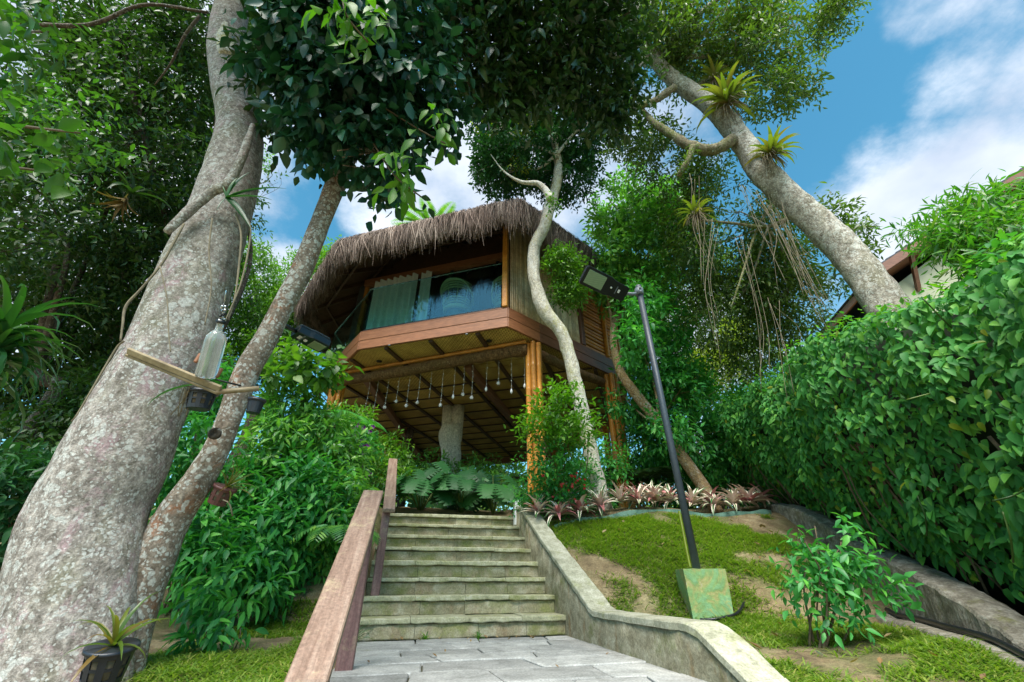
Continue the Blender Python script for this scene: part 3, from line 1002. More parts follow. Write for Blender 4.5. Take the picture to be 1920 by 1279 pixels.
# big brown beam running back
for pa, pb in (((-.95, 7.95), (.55, 13.4)), ((-3.3, 8.6), (-3.4, 15.5))):
    mb = MB(); beam(mb, v3(pa, ZD0 - .12), v3(pb, ZD0 - .12), .16, .15, bev=.008); obj('deck_beam', mb, M['cedar_dark'], hut, False)
mb = MB(); beam(mb, v3((-4.9, 14.6), ZD0 - .13), v3((-2.2, 16.7), ZD0 - .13), .14, .2); obj('deck_beam', mb, M['cedar_dark'], hut, False)
mb = MB(); beam(mb, v3((-2.1, 16.7), ZD0 - .13), v3((1.9, 15.4), ZD0 - .13), .14, .2); obj('deck_beam', mb, M['cedar_dark'], hut, False)
# downlights in the front soffit
for px, py in ((917, 640), (711, 678), (1165, 770)):
    c_ = P(px, py, z=ZD0 + .0)
    mb = MB(); lathe(mb, [(.055, -.012), (.06, 0), (.045, .0), (.04, .02)], c_, seg=16); t = obj('downlight', mb, M['black_metal'], hut)
    mb = MB(); lathe(mb, [(.036, .004), (.0001, .001)], c_, seg=12); obj('lamp_lens', mb, M['white_plastic'], t)
for px, py in ((875, 627), (730, 648)):
    c_ = P(px, py, z=ZD0 - .03)
    mb = MB(); box(mb, c_, (*E1, 0), (*E2, 0), (0, 0, 1), .022, .014, .012, bev=.004); obj('bracket', mb, M['lamp_grey'], hut)


def bamboo(mb, p, q, r, seg=10, node=.42, sway=.006):
    p = np.asarray(p, float); q = np.asarray(q, float); Ln = np.linalg.norm(q - p)
    k = max(2, int(Ln / node)); ph = rng.uniform(0, 1)
    path, rad = [], []
    for i in range(k):
        for f, rr in ((0.0, 1.0), (.06, .97), (.5, .96), (.93, .98), (.97, 1.07)):
            path.append((i + f) / k); rad.append(r * rr * rng.uniform(.985, 1.015))
    path.append(1.0); rad.append(r)
    t = np.array(path)[:, None]
    pts = p + (q - p) * t + np.stack([np.sin(t[:, 0] * 3.1 + ph * 6) * sway, np.cos(t[:, 0] * 2.3 + ph * 9) * sway, 0 * t[:, 0]], 1)
    return tube(mb, pts, rad, seg)


# bamboo cluster posts
POSTS = [((.42, 7.18), .95, 7), ((2.25, 8.62), 1.1, 7), ((-3.98, 8.78), 1.05, 6), ((2.9, 12.2), 1.3, 5), ((-4.4, 14.3), 1.4, 5), ((1.6, 15.1), 1.4, 5)]
for (c_, zb, k) in POSTS:
    pr = .057
    for i in range(k):
        off = np.array([0, 0]) if i == 0 and k == 7 else np.array([math.cos(i * 2 * math.pi / (k - (k == 7)) + .4), math.sin(i * 2 * math.pi / (k - (k == 7)) + .4)]) * pr * 2.02
        mb = MB(); bamboo(mb, v3(np.array(c_) + off, zb - .3), v3(np.array(c_) + off, ZD0 - .045), pr * rng.uniform(.92, 1.03)); obj('bamboo_pole', mb, M['bamboo'], hut)
    mb = MB(); lathe(mb, [(.18, -.35), (.19, 0), (.17, .02)], (*c_, zb), seg=14); obj('post_footing', mb, M['wall'], hut)
# log beam and the thin bamboo above it
pl, pr_ = np.array([-4.05, 8.62]), np.array([.30, 7.10])
mb = MB(); tube(mb, resample(np.array([v3(pl, 3.86), v3(pl * .7 + pr_ * .3, 3.82), v3(pl * .35 + pr_ * .65, 3.86), v3(pr_, 3.85)]), 30), .115, 12, .22, 5); obj('log_beam', mb, M['log'], hut)
mb = MB(); bamboo(mb, v3(pl - E2 * .06, 4.0), v3(pr_ - E2 * .06, 4.0), .042); obj('bamboo_rail', mb, M['bamboo'], hut)
pl2, pr2 = np.array([.55, 7.3]), np.array([2.3, 8.85])
mb = MB(); tube(mb, resample(np.array([v3(pl2, 3.85), v3((pl2 + pr2) / 2, 3.82), v3(pr2, 3.85)]), 20), .10, 10, .2, 5); obj('log_beam', mb, M['log'], hut)
# old tree trunk carrying the deck in the middle
sc = P(850, 765, z=4.0); mb = MB()
path = resample(np.array([[sc[0], sc[1], .9], [sc[0] + .02, sc[1], 2.0], [sc[0] + .06, sc[1], 2.7], [sc[0] - .01, sc[1], 3.15], [sc[0] - .015, sc[1], 3.5]]), 26)
tube(mb, path, np.interp(np.linspace(0, 1, 26), [0, .5, .75, .87, 1], [.25, .245, .28, .30, .27]), 22, .14, 2.6, flute=.10)
tube(mb, np.array([[sc[0] - .10, sc[1], 3.1], [sc[0] - .115, sc[1], 3.6], [sc[0] - .125, sc[1], 4.03]]), [.16, .165, .16], 14, .10, 4)
tube(mb, np.array([[sc[0] + .11, sc[1], 3.1], [sc[0] + .12, sc[1], 3.6], [sc[0] + .13, sc[1], 4.03]]), [.17, .175, .17], 14, .10, 4)
obj('trunk_column', mb, M['stump'], hut)

# ---- upper storey
ROOF_E = 6.42
# room wall line: 1.9 m behind the front edge
RW = offset_poly(DECK, [-1.25, -.10, -.1, -.1, -.1, -.1, -.5, -.38])
f0, f1 = RW[0], RW[1]
L = np.linalg.norm(f1 - f0); ef = nrm(f1 - f0); nf = np.array([ef[1], -ef[0]])
ZF = ZD1


def pan(name, t0, t1, z0, z1, mat, off=0.0, th=.05, smooth=False):
    mb = MB(); a = f0 + ef * t0 + nf * off; c_ = f0 + ef * t1 + nf * off
    beam(mb, v3(a, (z0 + z1) / 2), v3(c_, (z0 + z1) / 2), th, z1 - z0); return obj(name, mb, mat, hut, smooth)


# back wall of the balcony: sliding doors with curtains
mb = MB(); prism(mb, offset_poly(RW, -.12), ZF, ZF + .02); obj('room_floor', mb, M['dark_wood'], hut, False)
pan('door_frame', 0, .10, ZF, 6.73, M['bamboo'], .02, .08)
for t in np.linspace(.1, L - .1, 5)[1:-1]:
    pan('door_frame', t - .04, t + .04, ZF, 6.73, M['black_metal'], .03, .06)
pan('door_frame', L - .10, L, ZF, 6.73, M['bamboo'], .02, .08)
pan('head_beam', 0, L, 6.74, 6.92, M['cedar'], .06, .14)
pan('head_board', 0, L, 6.93, 8.2, M['dark_wood'], -.02, .04)
for k, t in enumerate(np.linspace(.1, L - .1, 5)[:-1]):
    w = (L - .2) / 4
    pan('door_pane', t + .045, t + w - .045, ZF + .03, 6.73, M['door_glass'], .0, .012)
for a, c_ in ((.42, 1.62), (1.74, 2.02)):                   # curtains: pleated sheets drawn across the doors
    mb = MB(); tt_ = np.linspace(a, c_, 70)
    pts = [f0 + ef * t + nf * (.20 + .045 * math.sin(t * 34) + .02 * math.sin(t * 13)) for t in tt_]
    V = np.array([v3(p, z) for z in (ZF + .02, 6.72) for p in pts]); i = np.arange(69)
    V2 = np.vstack([V, V - np.array([*nf, 0]) * .012])
    mb.add(V2, [np.stack([i, i + 1, i + 71, i + 70], 1), np.stack([i + 141, i + 140, i + 210, i + 211], 1)]); obj('curtain', mb, M['curtain'], hut)
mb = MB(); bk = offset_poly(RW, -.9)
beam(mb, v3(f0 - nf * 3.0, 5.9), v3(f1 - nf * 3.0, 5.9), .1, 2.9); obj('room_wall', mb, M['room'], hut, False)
for i in (2, 3, 4, 5, 6):
    p, q = RW[i], RW[(i + 1) % 8]
    mb = MB(); beam(mb, v3(p, (ZF + 7.2) / 2), v3(q, (ZF + 7.2) / 2), .08, 7.2 - ZF - .04); obj('room_wall', mb, M['cane'], hut, False)
# left side wall of the room (behind the left panes)
p, q = RW[7], RW[0]
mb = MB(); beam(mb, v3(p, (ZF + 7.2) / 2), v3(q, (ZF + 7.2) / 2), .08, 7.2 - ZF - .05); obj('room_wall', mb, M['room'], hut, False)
# glass balustrade
GH = 1.12


def pane(p, q, n=2):
    for k in range(n):
        a = p + (q - p) * (k / n) + nrm(q - p) * .006; c_ = p + (q - p) * ((k + 1) / n) - nrm(q - p) * .006
        mb = MB(); beam(mb, v3(a, ZD1 + .03 + GH / 2), v3(c_, ZD1 + .03 + GH / 2), .012, GH); g = obj('glass_pane', mb, M['glass'], hut, False)
        mb = MB(); beam(mb, v3(a, ZD1 + .035 + GH), v3(c_, ZD1 + .035 + GH), .018, .008); obj('pane_edge', mb, M['steel'], g, False)
    mb = MB(); beam(mb, v3(p, ZD1 + .045), v3(q, ZD1 + .045), .05, .04); obj('glass_channel', mb, M['black_metal'], hut, False)


gp = offset_poly(DECK, -.05)
pane(gp[0] + E1 * .02, gp[1] - E1 * .12, 2)
pane(gp[7], gp[0] - nrm(gp[0] - gp[7]) * .02, 2)
pane(gp[6], gp[7], 3)
for t in (.5,):
    a = gp[0] + (gp[1] - gp[0]) * t
    mb = MB(); box(mb, v3(a, ZD1 + .03 + GH), (*E1, 0), (*E2, 0), (0, 0, 1), .06, .014, .014); obj('glass_clip', mb, M['steel'], hut, False)
mb = MB(); box(mb, v3(gp[0], ZD1 + .03 + GH), (*E1, 0), (*E2, 0), (0, 0, 1), .05, .02, .014); obj('glass_clip', mb, M['steel'], hut, False)
# corner post and cane wall along the right face
cpo = DECK[1] - E1 * .06 + E2 * .02
mb = MB(); beam(mb, v3(cpo, ZD1 + .03), v3(cpo, 6.75), .105, .105, up=(*E1, 0), bev=.01); obj('corner_post', mb, M['bamboo'], hut, False)
e3n = np.array([E3[1], -E3[0]])
w0 = DECK[1] + E3 * .12 - e3n * .07
s = 0.0
CANE_L = 2.05
mb = MB(); beam(mb, v3(w0 - e3n * .05, 5.7), v3(w0 + E3 * 3.5 - e3n * .05, 5.7), .03, 2.45); obj('wall_backing', mb, M['dark_wood'], hut, False)
while s < CANE_L:
    r_ = rng.uniform(.016, .030)
    mb = MB(); z1 = 6.95 + .25 * s
    tube(mb, resample(np.array([v3(w0 + E3 * (s + r_) + e3n * rng.uniform(-.004, .012), ZD1 + .03), v3(w0 + E3 * (s + r_ + rng.uniform(-.01, .01)), 5.8), v3(w0 + E3 * (s + r_ + rng.uniform(-.008, .008)), z1)]), 8), r_, 7, .05, 9)
    obj('cane', mb, M['cane'], hut); s += r_ * 2 + rng.uniform(-.004, .004)
mb = MB(); beam(mb, v3(w0 + E3 * (CANE_L + .09) + e3n * .0, ZD1 + .03), v3(w0 + E3 * (CANE_L + .09), 7.2), .16, .12, up=(*E3, 0), bev=.01); obj('wall_post', mb, M['cedar_dark'], hut, False)
for k in range(24):
    z = ZD1 + .07 + k * .098
    mb = MB(); bamboo(mb, v3(w0 + E3 * (CANE_L + .17), z + rng.uniform(-.006, .006)), v3(w0 + E3 * (CANE_L + 1.40), z + rng.uniform(-.006, .006)), .042, 8); obj('bamboo_rail', mb, M['cane_orange'], hut)
for t in (.95, 1.45):
    mb = MB(); bamboo(mb, v3(w0 + E3 * (CANE_L + t) + e3n * .07, ZD1 + .03), v3(w0 + E3 * (CANE_L + t) + e3n * .07, 7.2), .05); obj('bamboo_pole', mb, M['bamboo'], hut)

# ---- roof: soffit boards, rafters, thatch
EAVE = offset_poly(DECK, .78)
APEX = np.array([-1.0, 11.6, 10.6])
ez = ROOF_E
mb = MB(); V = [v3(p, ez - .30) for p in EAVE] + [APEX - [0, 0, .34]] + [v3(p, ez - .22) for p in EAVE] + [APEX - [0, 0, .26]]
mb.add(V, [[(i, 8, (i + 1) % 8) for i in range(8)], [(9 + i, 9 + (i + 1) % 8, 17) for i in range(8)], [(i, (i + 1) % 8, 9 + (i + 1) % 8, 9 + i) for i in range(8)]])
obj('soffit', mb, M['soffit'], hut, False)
for i in range(8):
    p, q = EAVE[i], EAVE[(i + 1) % 8]; k = max(2, int(np.linalg.norm(q - p) / .75))
    for j in range(k):
        t = j / k
        base = v3(p + (q - p) * t, ez - .36); topv = APEX - [0, 0, .40]
        tgt = base + (topv - base) * (.98 if j == 0 else .55 + .0 * t)
        tp = topv if j == 0 else base + (np.array([*((EAVE[i] + EAVE[(i + 1) % 8]) / 2), ez - .36]) * 0 + topv - base) * .6
        mb = MB(); beam(mb, base, tp, .07 if j else .1, .10, bev=.008); obj('rafter', mb, M['dark_wood'], hut, False)
for f in (.10, .24, .40, .56):
    for i in range(8):
        p, q = v3(EAVE[i], ez - .43), v3(EAVE[(i + 1) % 8], ez - .43); ap = APEX - [0, 0, .47]
        a, c_ = p + (ap - p) * f, q + (ap - q) * f
        mb = MB(); beam(mb, a, c_, .05, .05); obj('purlin', mb, M['dark_wood' if f != .4 else 'cedar_dark'], hut, False)
# thatch body
rings = []
RP = [(-.16, -.20), (-.10, -.40), (.02, -.36), (.06, -.18), (-.02, -.02), (-.16, .10), (-.6, .44)]
mb = MB(); V = []
nseg = 12
ring_pts = []
for (o, dz) in RP:
    pol = offset_poly(EAVE, o); rr = []
    for i in range(8):
        p, q = pol[i], pol[(i + 1) % 8]
        for j in range(nseg):
            t = j / nseg; pp = p + (q - p) * t
            rr.append([*pp, ez + dz + .03 * mnoise.noise(Vector((pp[0] * 2, pp[1] * 2, dz)))])
    V += rr
n_ = 8 * nseg
V.append(list(APEX)); F = []
for k in range(len(RP) - 1):
    for i in range(n_):
        F.append((k * n_ + i, k * n_ + (i + 1) % n_, (k + 1) * n_ + (i + 1) % n_, (k + 1) * n_ + i))
for i in range(n_): F.append(((len(RP) - 1) * n_ + i, (len(RP) - 1) * n_ + (i + 1) % n_, len(V) - 1))
mb.add(V, [np.array([f for f in F if len(f) == 4]), np.array([f for f in F if len(f) == 3])], .35); obj('thatch_roof', mb, M['thatch'], hut)
# straw fringe: layers of strands draped over the eave
seglen = [np.linalg.norm(EAVE[(i + 1) % 8] - EAVE[i]) for i in range(8)]
wts = np.array([seglen[i] * {0: 1.0, 1: 1.0, 7: 1.0, 6: .7}.get(i, .10) for i in range(8)]); wts /= wts.sum()
NS = 42000
ei = rng.choice(8, NS, p=wts); t = rng.uniform(0, 1, NS)
pe = EAVE[ei] * (1 - t)[:, None] + EAVE[(ei + 1) % 8] * t[:, None]
prev = nrm(EAVE - np.roll(EAVE, 1, 0)); nxt = nrm(np.roll(EAVE, -1, 0) - EAVE)
enor = np.stack([nxt[:, 1], -nxt[:, 0]], 1); pnor = np.stack([prev[:, 1], -prev[:, 0]], 1)
corner = nrm(enor + pnor)
dist0 = t * np.array(seglen)[ei]; dist1 = (1 - t) * np.array(seglen)[ei]
w0_ = np.clip(1 - dist0 / .5, 0, 1)[:, None] * .9; w1_ = np.clip(1 - dist1 / .5, 0, 1)[:, None] * .9
no_ = nrm(enor[ei] * (1 - w0_) * (1 - w1_) + corner[ei] * w0_ + corner[(ei + 1) % 8] * w1_)
tang = np.stack([-no_[:, 1], no_[:, 0]], 1)
layer = rng.uniform(0, 1, NS)
o_in = -.30 + .34 * layer + rng.normal(0, .02, NS)
clump = np.array([mnoise.noise(Vector((p[0] * 2.2, p[1] * 2.2, 4))) + .6 * mnoise.noise(Vector((p[0] * 7, p[1] * 7, 1))) for p in pe])
drop = .30 + .18 * rng.random(NS) + .13 * clump + (.30 * rng.random(NS) ** 5) + (rng.random(NS) > .985) * rng.uniform(.1, .35, NS)
zt = ez + .12 - .20 * layer
st = np.zeros((NS, 4, 3))
lean = rng.normal(0, .055, NS) + .05 * clump
prof_o = np.stack([o_in - .16, o_in + .10, o_in + .15 + .05 * rng.random(NS), o_in + .10 + .07 * rng.normal(0, 1, NS) * .6], 1)
prof_z = np.stack([zt + .10, zt - .04, zt - .04 - drop * .45, zt - .06 - drop], 1)
prof_s = np.stack([0 * lean, lean * .3, lean, lean * 1.9], 1)
for k in range(4):
    st[:, k, :2] = pe + no_ * prof_o[:, k:k + 1] + tang * prof_s[:, k:k + 1]
    st[:, k, 2] = prof_z[:, k]
wd = rng.uniform(.0025, .0065, NS) * np.where(rng.random(NS) > .97, 1.8, 1)
side = np.c_[tang, np.zeros(NS)] + np.c_[no_, np.zeros(NS)] * rng.normal(0, .5, NS)[:, None]; side = nrm(side)
Vs = np.stack([np.stack([st[:, k] - side * (wd * (1 if k < 3 else .35))[:, None], st[:, k] + side * (wd * (1 if k < 3 else .35))[:, None]], 1) for k in range(4)], 1).reshape(NS, 8, 3)
base = np.arange(NS)[:, None] * 8
F = np.concatenate([base + np.array([[2 * k, 2 * k + 1, 2 * k + 3, 2 * k + 2]]) for k in range(3)], 0)
av = np.clip(.5 + .22 * rng.normal(0, 1, NS) - .1 * (1 - layer), .02, .98)
mb = MB(); mb.add(Vs.reshape(-1, 3), [F], np.repeat(av, 8)); obj('straw_fringe', mb, M['thatch'], hut, True, 'stuff')

# ------------------------------------------------------------------ wicker chairs on the balcony
def wicker_chair(loc, rz, label):
    c_ = thing('wicker_chair', label, 'chair', loc, 'wicker chairs on the balcony')
    c_['_local'] = 1
    def arc(z, r, a0=-150, a1=150, n_=22, h=0.0, y0=0.0):
        th = np.radians(np.linspace(a0, a1, n_))
        return np.stack([np.sin(th) * r, y0 + np.cos(th) * r * .92, z + h * np.cos(th / 1.1) ** 2], 1)
    for k in range(12):
        t = k / 11; z = .40 + .58 * t; r_ = .27 + .09 * t; a = 150 - 62 * t ** 2
        mb = MB(); tube(mb, arc(z, r_, -a, a, 24, .05 * t), .020, 6); obj('woven_band', mb, M['rattan_dark' if k in (5, 6, 7) else 'rattan'], c_)
    mb = MB(); tube(mb, resample(np.array([[.27, -.22, .62], [.36, .0, .80], [.30, .22, .98], [0, .345, 1.06], [-.30, .22, .98], [-.36, .0, .80], [-.27, -.22, .62]]), 30), .022, 8); obj('rim', mb, M['rattan'], c_)
    mb = MB(); lathe(mb, [(.22, .38), (.28, .40), (.29, .45), (.26, .47), (.0001, .48)], seg=20); obj('seat', mb, M['rattan'], c_)
    mb = MB(); lathe(mb, [(.27, 0), (.25, .05), (.20, .2), (.22, .38)], seg=20); obj('base', mb, M['rattan_dark'], c_)
    mb = MB()
    for th in np.radians(np.linspace(-140, 140, 9)):
        tube(mb, [[math.sin(th) * .285, math.cos(th) * .265, .42], [math.sin(th) * .37, math.cos(th) * .34, .82 + .16 * max(0, math.cos(th))]], .010, 5)
    obj('stake', mb, M['rattan'], c_)
    c_.rotation_euler = (0, 0, rz)
    return c_


cc = P(858, 560, y=7.35); wicker_chair((cc[0], 7.35, ZD1 + .02), R(150), 'round backed wicker chair in the middle of the balcony behind the glass')
cc = P(948, 560, y=7.2); wicker_chair((cc[0] + .06, 7.22, ZD1 + .02), R(200), 'wicker chair half hidden behind the orange corner post of the balcony')

# ------------------------------------------------------------------ hanging star lights
m_w = plain_mat('string_wire', (.55, .56, .55), .4, .1, 20, bmp=0)
m_s = plain_mat('star_plastic', (.82, .84, .86), .3, .05, 20, bmp=0)
px0 = [692, 708, 727, 747, 767, 787, 808, 830, 852, 870, 886, 912, 934, 958, 982]
stars = [0, 0, 1, 1, 1, 1, 0, 1, 2, 1, 1, 2, 1, 2, 2]
top_y = [722, 720, 720, 715, 712, 707, 705, 700, 699, 690, 690, 685, 683, 677, 680]
bot_y = [765, 779, 764, 753, 761, 755, 748, 760, 743, 740, 746, 729, 719, 733, 723]
ORD = ['leftmost', 'second', 'third', 'fourth', 'fifth', 'sixth', 'seventh', 'middle', 'ninth', 'tenth', 'eleventh', 'twelfth', 'thirteenth', 'fourteenth', 'rightmost']
for i, (x, s_, ty, by) in enumerate(zip(px0, stars, top_y, bot_y)):
    lt = (x - 655) / (995 - 655)
    pp = pl + (pr_ - pl) * (.10 + .88 * lt); y_ = pp[1] + .13
    a = P(x + 1, ty, y=y_); c_ = P(x - 2 - 4 * (1 - lt), by, y=y_); ztop = 3.84
    c_[0] = a[0]
    where = 'left end of the row' if i < 2 else ('beside the right bamboo post' if i == 14 else '')
    shape = ['without a star', 'ending in a white star', 'ending in a white drop'][s_]
    t_ = thing('hanging_light', ORD[i] + ' of fifteen hanging light strands, counted from the left, ' + shape, 'string light', (a[0], a[1], ztop), 'star light strands hanging from the log beam')
    mb = MB(); tube(mb, resample(np.array([[a[0], a[1], ztop], [a[0] + .006, a[1], (ztop + c_[2]) / 2], c_]), 12), .0032, 5); obj('wire', mb, m_w, t_)
    mb = MB()
    for z in np.arange(c_[2] + .08, ztop - .05, .12):
        lathe(mb, [(.001, 0), (.008, .006), (.007, .018), (.001, .022)], (a[0] + rng.uniform(-.012, .012), a[1], z), seg=6)
    obj('bulb', mb, m_s, t_)
    if s_ == 1:
        V = []; rr = .050
        for k in range(12):
            r1 = rr if k % 2 == 0 else rr * .45
            an = k * math.pi / 6 + rng.uniform(0, .2)
            V.append([c_[0] + r1 * math.cos(an), c_[1], c_[2] + r1 * math.sin(an)])
        V += [[c_[0], c_[1] - .022, c_[2]], [c_[0], c_[1] + .022, c_[2]]]
        mb = MB(); mb.add(V, [[(k, (k + 1) % 12, 12) for k in range(12)], [((k + 1) % 12, k, 13) for k in range(12)]]); obj('star', mb, m_s, t_, False)
    elif s_ == 2:
        mb = MB(); lathe(mb, [(.002, -.07), (.026, -.03), (.024, .0), (.006, .04), (.002, .05)], c_, seg=8); obj('drop', mb, m_s, t_)

# railing and stair frame seen under the hut, far side
fr_ = thing('wooden_railing', 'small wooden railing with cross braces standing in the light under the hut', 'railing', (.1, 13.5, 1.5))
for a, c_ in (((-.25, 2.75), (.9, 2.75)), ((-.25, 2.15), (.9, 2.15)), ((-.25, 2.1), (.35, 2.75)), ((.35, 2.75), (.9, 2.1)), ((-.25, 1.3), (-.25, 2.8)), ((.35, 1.3), (.35, 2.8)), ((.9, 1.3), (.9, 2.8))):
    mb = MB(); beam(mb, (a[0], 13.5 + rng.uniform(-.01, .01), a[1]), (c_[0], 13.5, c_[1]), .06, .06, up=(0, 1, 0)); obj('rail' if a[1] > 1.5 else 'post', mb, M['bamboo' if a[1] < 1.5 else 'dark_wood'], fr_, False)

# ------------------------------------------------------------------ neighbouring house behind the hedge
M['tile'] = plain_mat('tile', (.045, .045, .05), .7, .3, 20, obj_var=.2)
M['house_wall'] = plain_mat('house_wall', (.36, .37, .26), .85, .08, 6)
hs = thing('house', 'pale green walled house with dark tiled gable roof and reddish wooden eaves behind the hedge', 'house', (12, 10, 1.2))
ze = 6.75
e0 = np.array([9.15, 8.1]); e1 = np.array([10.4, 14.2])     # eave line receding
ed_ = nrm(e1 - e0); gd = np.array([ed_[1], -ed_[0]])        # along the gable, to the right
ri = e0 + gd * 4.6; rz = ze + 2.7
mb = MB(); wall0 = e0 + ed_ * .55 + gd * .55
wz_ = ze - .25
V = [v3(wall0, 0), v3(wall0 + gd * 8.1, 0), v3(wall0 + gd * 8.1, wz_), v3(ri + ed_ * .55, rz - .35), v3(wall0, wz_)]
V += [p + np.array([*ed_, 0]) * 7 for p in V]
mb.add(V, [[0, 1, 2, 3, 4], [9, 8, 7, 6, 5], [(0, 5, 6, 1), (1, 6, 7, 2), (2, 7, 8, 3), (3, 8, 9, 4), (4, 9, 5, 0)]]); obj('wall', mb, M['house_wall'], hs, False)
dirs = np.array([*(gd * 4.6), rz - ze])
for sgn in (1, -1):
    rows = 16
    for k in range(rows):
        a0 = k / rows; a1 = (k + 1.12) / rows
        st_ = v3(e0 if sgn == 1 else e0 + gd * 9.2, ze); dv = dirs * [sgn, sgn, 1]
        p, q = st_ + dv * a0, st_ + dv * a1
        up_ = np.array([-gd[0] * (rz - ze), -gd[1] * (rz - ze), 4.6]) * [sgn, sgn, 1]; up_ = nrm(up_)
        V = [p + up_ * .035, p + up_ * .07, q + up_ * .045, q + up_ * .02]
        V += [v_ + np.array([*ed_, 0]) * 7.8 for v_ in V]
        mb = MB(); mb.add(V, [[0, 1, 2, 3], [7, 6, 5, 4], [(0, 4, 5, 1), (1, 5, 6, 2), (2, 6, 7, 3), (3, 7, 4, 0)]]); obj('roof_tile_row', mb, M['tile'], hs, False)
for off in (0,):
    p = v3(e0 + ed_ * .02, ze - .09); q = v3(ri + ed_ * .02, rz - .09)
    mb = MB(); beam(mb, p, q, .05, .20); obj('barge_board', mb, M['cedar_dark'], hs, False)
    mb = MB(); beam(mb, v3(e0 + gd * 9.2 + ed_ * .02, ze - .09), q, .05, .20); obj('barge_board', mb, M['cedar'], hs, False)
    mb = MB(); beam(mb, v3(e0 + ed_ * .5, ze - .20), v3(ri + ed_ * .5, rz - .20), .9, .03, up=(0, 0, 1)); obj('eave_lining', mb, M['cedar_dark'], hs, False)
mb = MB(); beam(mb, v3(e0 + ed_ * .05 + gd * .04, ze - .08), v3(e1, ze - .08), .05, .18); obj('fascia_board', mb, M['cedar'], hs, False)
for t in (.9, 2.2, 3.6):
    mb = MB(); beam(mb, v3(wall0 + gd * (t - .5) - ed_ * .02, wz_ + t * .5 - .7), v3(e0 + gd * t * 1.0 + ed_ * .1, ze + t * .66 - .25), .08, .10); obj('eave_bracket', mb, M['cedar_dark'], hs, False)

# ------------------------------------------------------------------ handrails
def grain_mat(name, cols, worn, d):
    m, n, l, b, out = new_mat(name)
    q = Vector(d).to_track_quat('Y', 'Z').to_euler()
    t = n.new('ShaderNodeTexCoord'); mp = n.new('ShaderNodeMapping'); mp.vector_type = 'TEXTURE'
    mp.inputs['Rotation'].default_value = q; mp.inputs['Scale'].default_value = (1, 14, 1); l.new(t.outputs['Object'], mp.inputs['Vector'])
    f = tnoise(n, l, mp.outputs[0], 38, 6, .7); r = ramp(n, [(.30, cols[0]), (.5, cols[1]), (.70, cols[2])]); l.new(f, r.inputs[0])
    v = coords(n, l); w = tnoise(n, l, v, 6, 7, .72); g = ramp(n, [(.54, (0, 0, 0)), (.66, (1, 1, 1))]); l.new(w, g.inputs[0])
    c = mix(n, l, math_(n, l, 'MULTIPLY', g.outputs[0], .65), r.outputs[0], worn)
    k = tnoise(n, l, v, 60, 4, .75); kr = ramp(n, [(.33, (.7, .7, .7)), (.66, (1.2, 1.2, 1.2))]); l.new(k, kr.inputs[0])
    l.new(mix(n, l, 1.0, c, kr.outputs[0], 'MULTIPLY'), b.inputs['Base Color']); b.inputs['Roughness'].default_value = .55
    bump(n, l, b, math_(n, l, 'ADD', f, math_(n, l, 'MULTIPLY', k, .4)), .35, .006)
    return m


M['rail'] = grain_mat('rail', [(.17, .10, .07), (.27, .175, .13), (.37, .265, .205)], (.45, .36, .22), (-.21, .84, .50))
M['rail_post'] = grain_mat('rail_post', [(.09, .04, .04), (.17, .085, .08), (.25, .15, .13)], (.30, .24, .14), (0, 0, 1))


def rail(name, label, p, q, post_xy, zb, wd=.142, pw=.10):
    t_ = thing(name, label, 'handrail', (post_xy[0], post_xy[1], zb), 'wooden handrails of the steps')
    mb = MB(); beam(mb, p, q, wd, .045, bev=.006); obj('rail_board', mb, M['rail'], t_, False)
    p, q = np.array(p), np.array(q); d = nrm(q - p)
    f = np.clip(((np.array(post_xy) - p[:2]) @ (q - p)[:2]) / ((q - p)[:2] @ (q - p)[:2]), 0, 1)
    zt_ = p[2] + (q - p)[2] * f - .03
    mb = MB(); beam(mb, (*post_xy, zb - .06), (*post_xy, zt_), pw, pw * .8, up=(*UU, 0), bev=.006); obj('post', mb, M['rail_post'], t_, False)
    return t_


rail('handrail', 'thick weathered red wooden handrail sloping up in front of the camera', P(572, 1290, s=1.42), P(700, 925, s=3.12), (-1.0, 3.12), LAND)
rail('handrail', 'farther wooden handrail with one slim post beside the upper steps', P(729, 958, s=4.35), P(737, 863, s=6.2), (-1.345, 4.78), LAND + RIS, .125, .082)

# ------------------------------------------------------------------ street lamps
M['pole'] = plain_mat('pole', (.055, .068, .085), .45, .18, 25, bmp=.1)
M['lamp_grey'] = plain_mat('lamp_grey', (.16, .18, .21), .4, .12, 25, bmp=.05)
m, n, l, b, out = new_mat('panel_lens'); b.inputs['Base Color'].default_value = (.25, .33, .20, 1); b.inputs['Roughness'].default_value = .25
v = coords(n, l); vo = tvor(n, l, v, 60, rnd=0.0); r = ramp(n, [(0, (.30, .38, .24)), (.6, (.20, .27, .17))]); l.new(vo.outputs['Distance'], r.inputs[0]); l.new(r.outputs[0], b.inputs['Base Color'])
M['lens'] = m
m, n, l, b, out = new_mat('painted_plinth')
v = coords(n, l); f = tnoise(n, l, v, 4.5, 6, .65, .6)
r = ramp(n, [(.34, (.42, .40, .30)), (.42, (.34, .33, .12)), (.50, (.20, .33, .12)), (.58, (.20, .38, .19)), (.68, (.46, .34, .07))], 'LINEAR'); l.new(f, r.inputs[0])
g = tnoise(n, l, v, 40, 5, .7); q = ramp(n, [(.3, (.75, .75, .75)), (.7, (1.15, 1.15, 1.15))]); l.new(g, q.inputs[0])
l.new(mix(n, l, 1.0, r.outputs[0], q.outputs[0], 'MULTIPLY'), b.inputs['Base Color']); b.inputs['Roughness'].default_value = .8
bump(n, l, b, f, .8, .02)
M['plinth'] = m


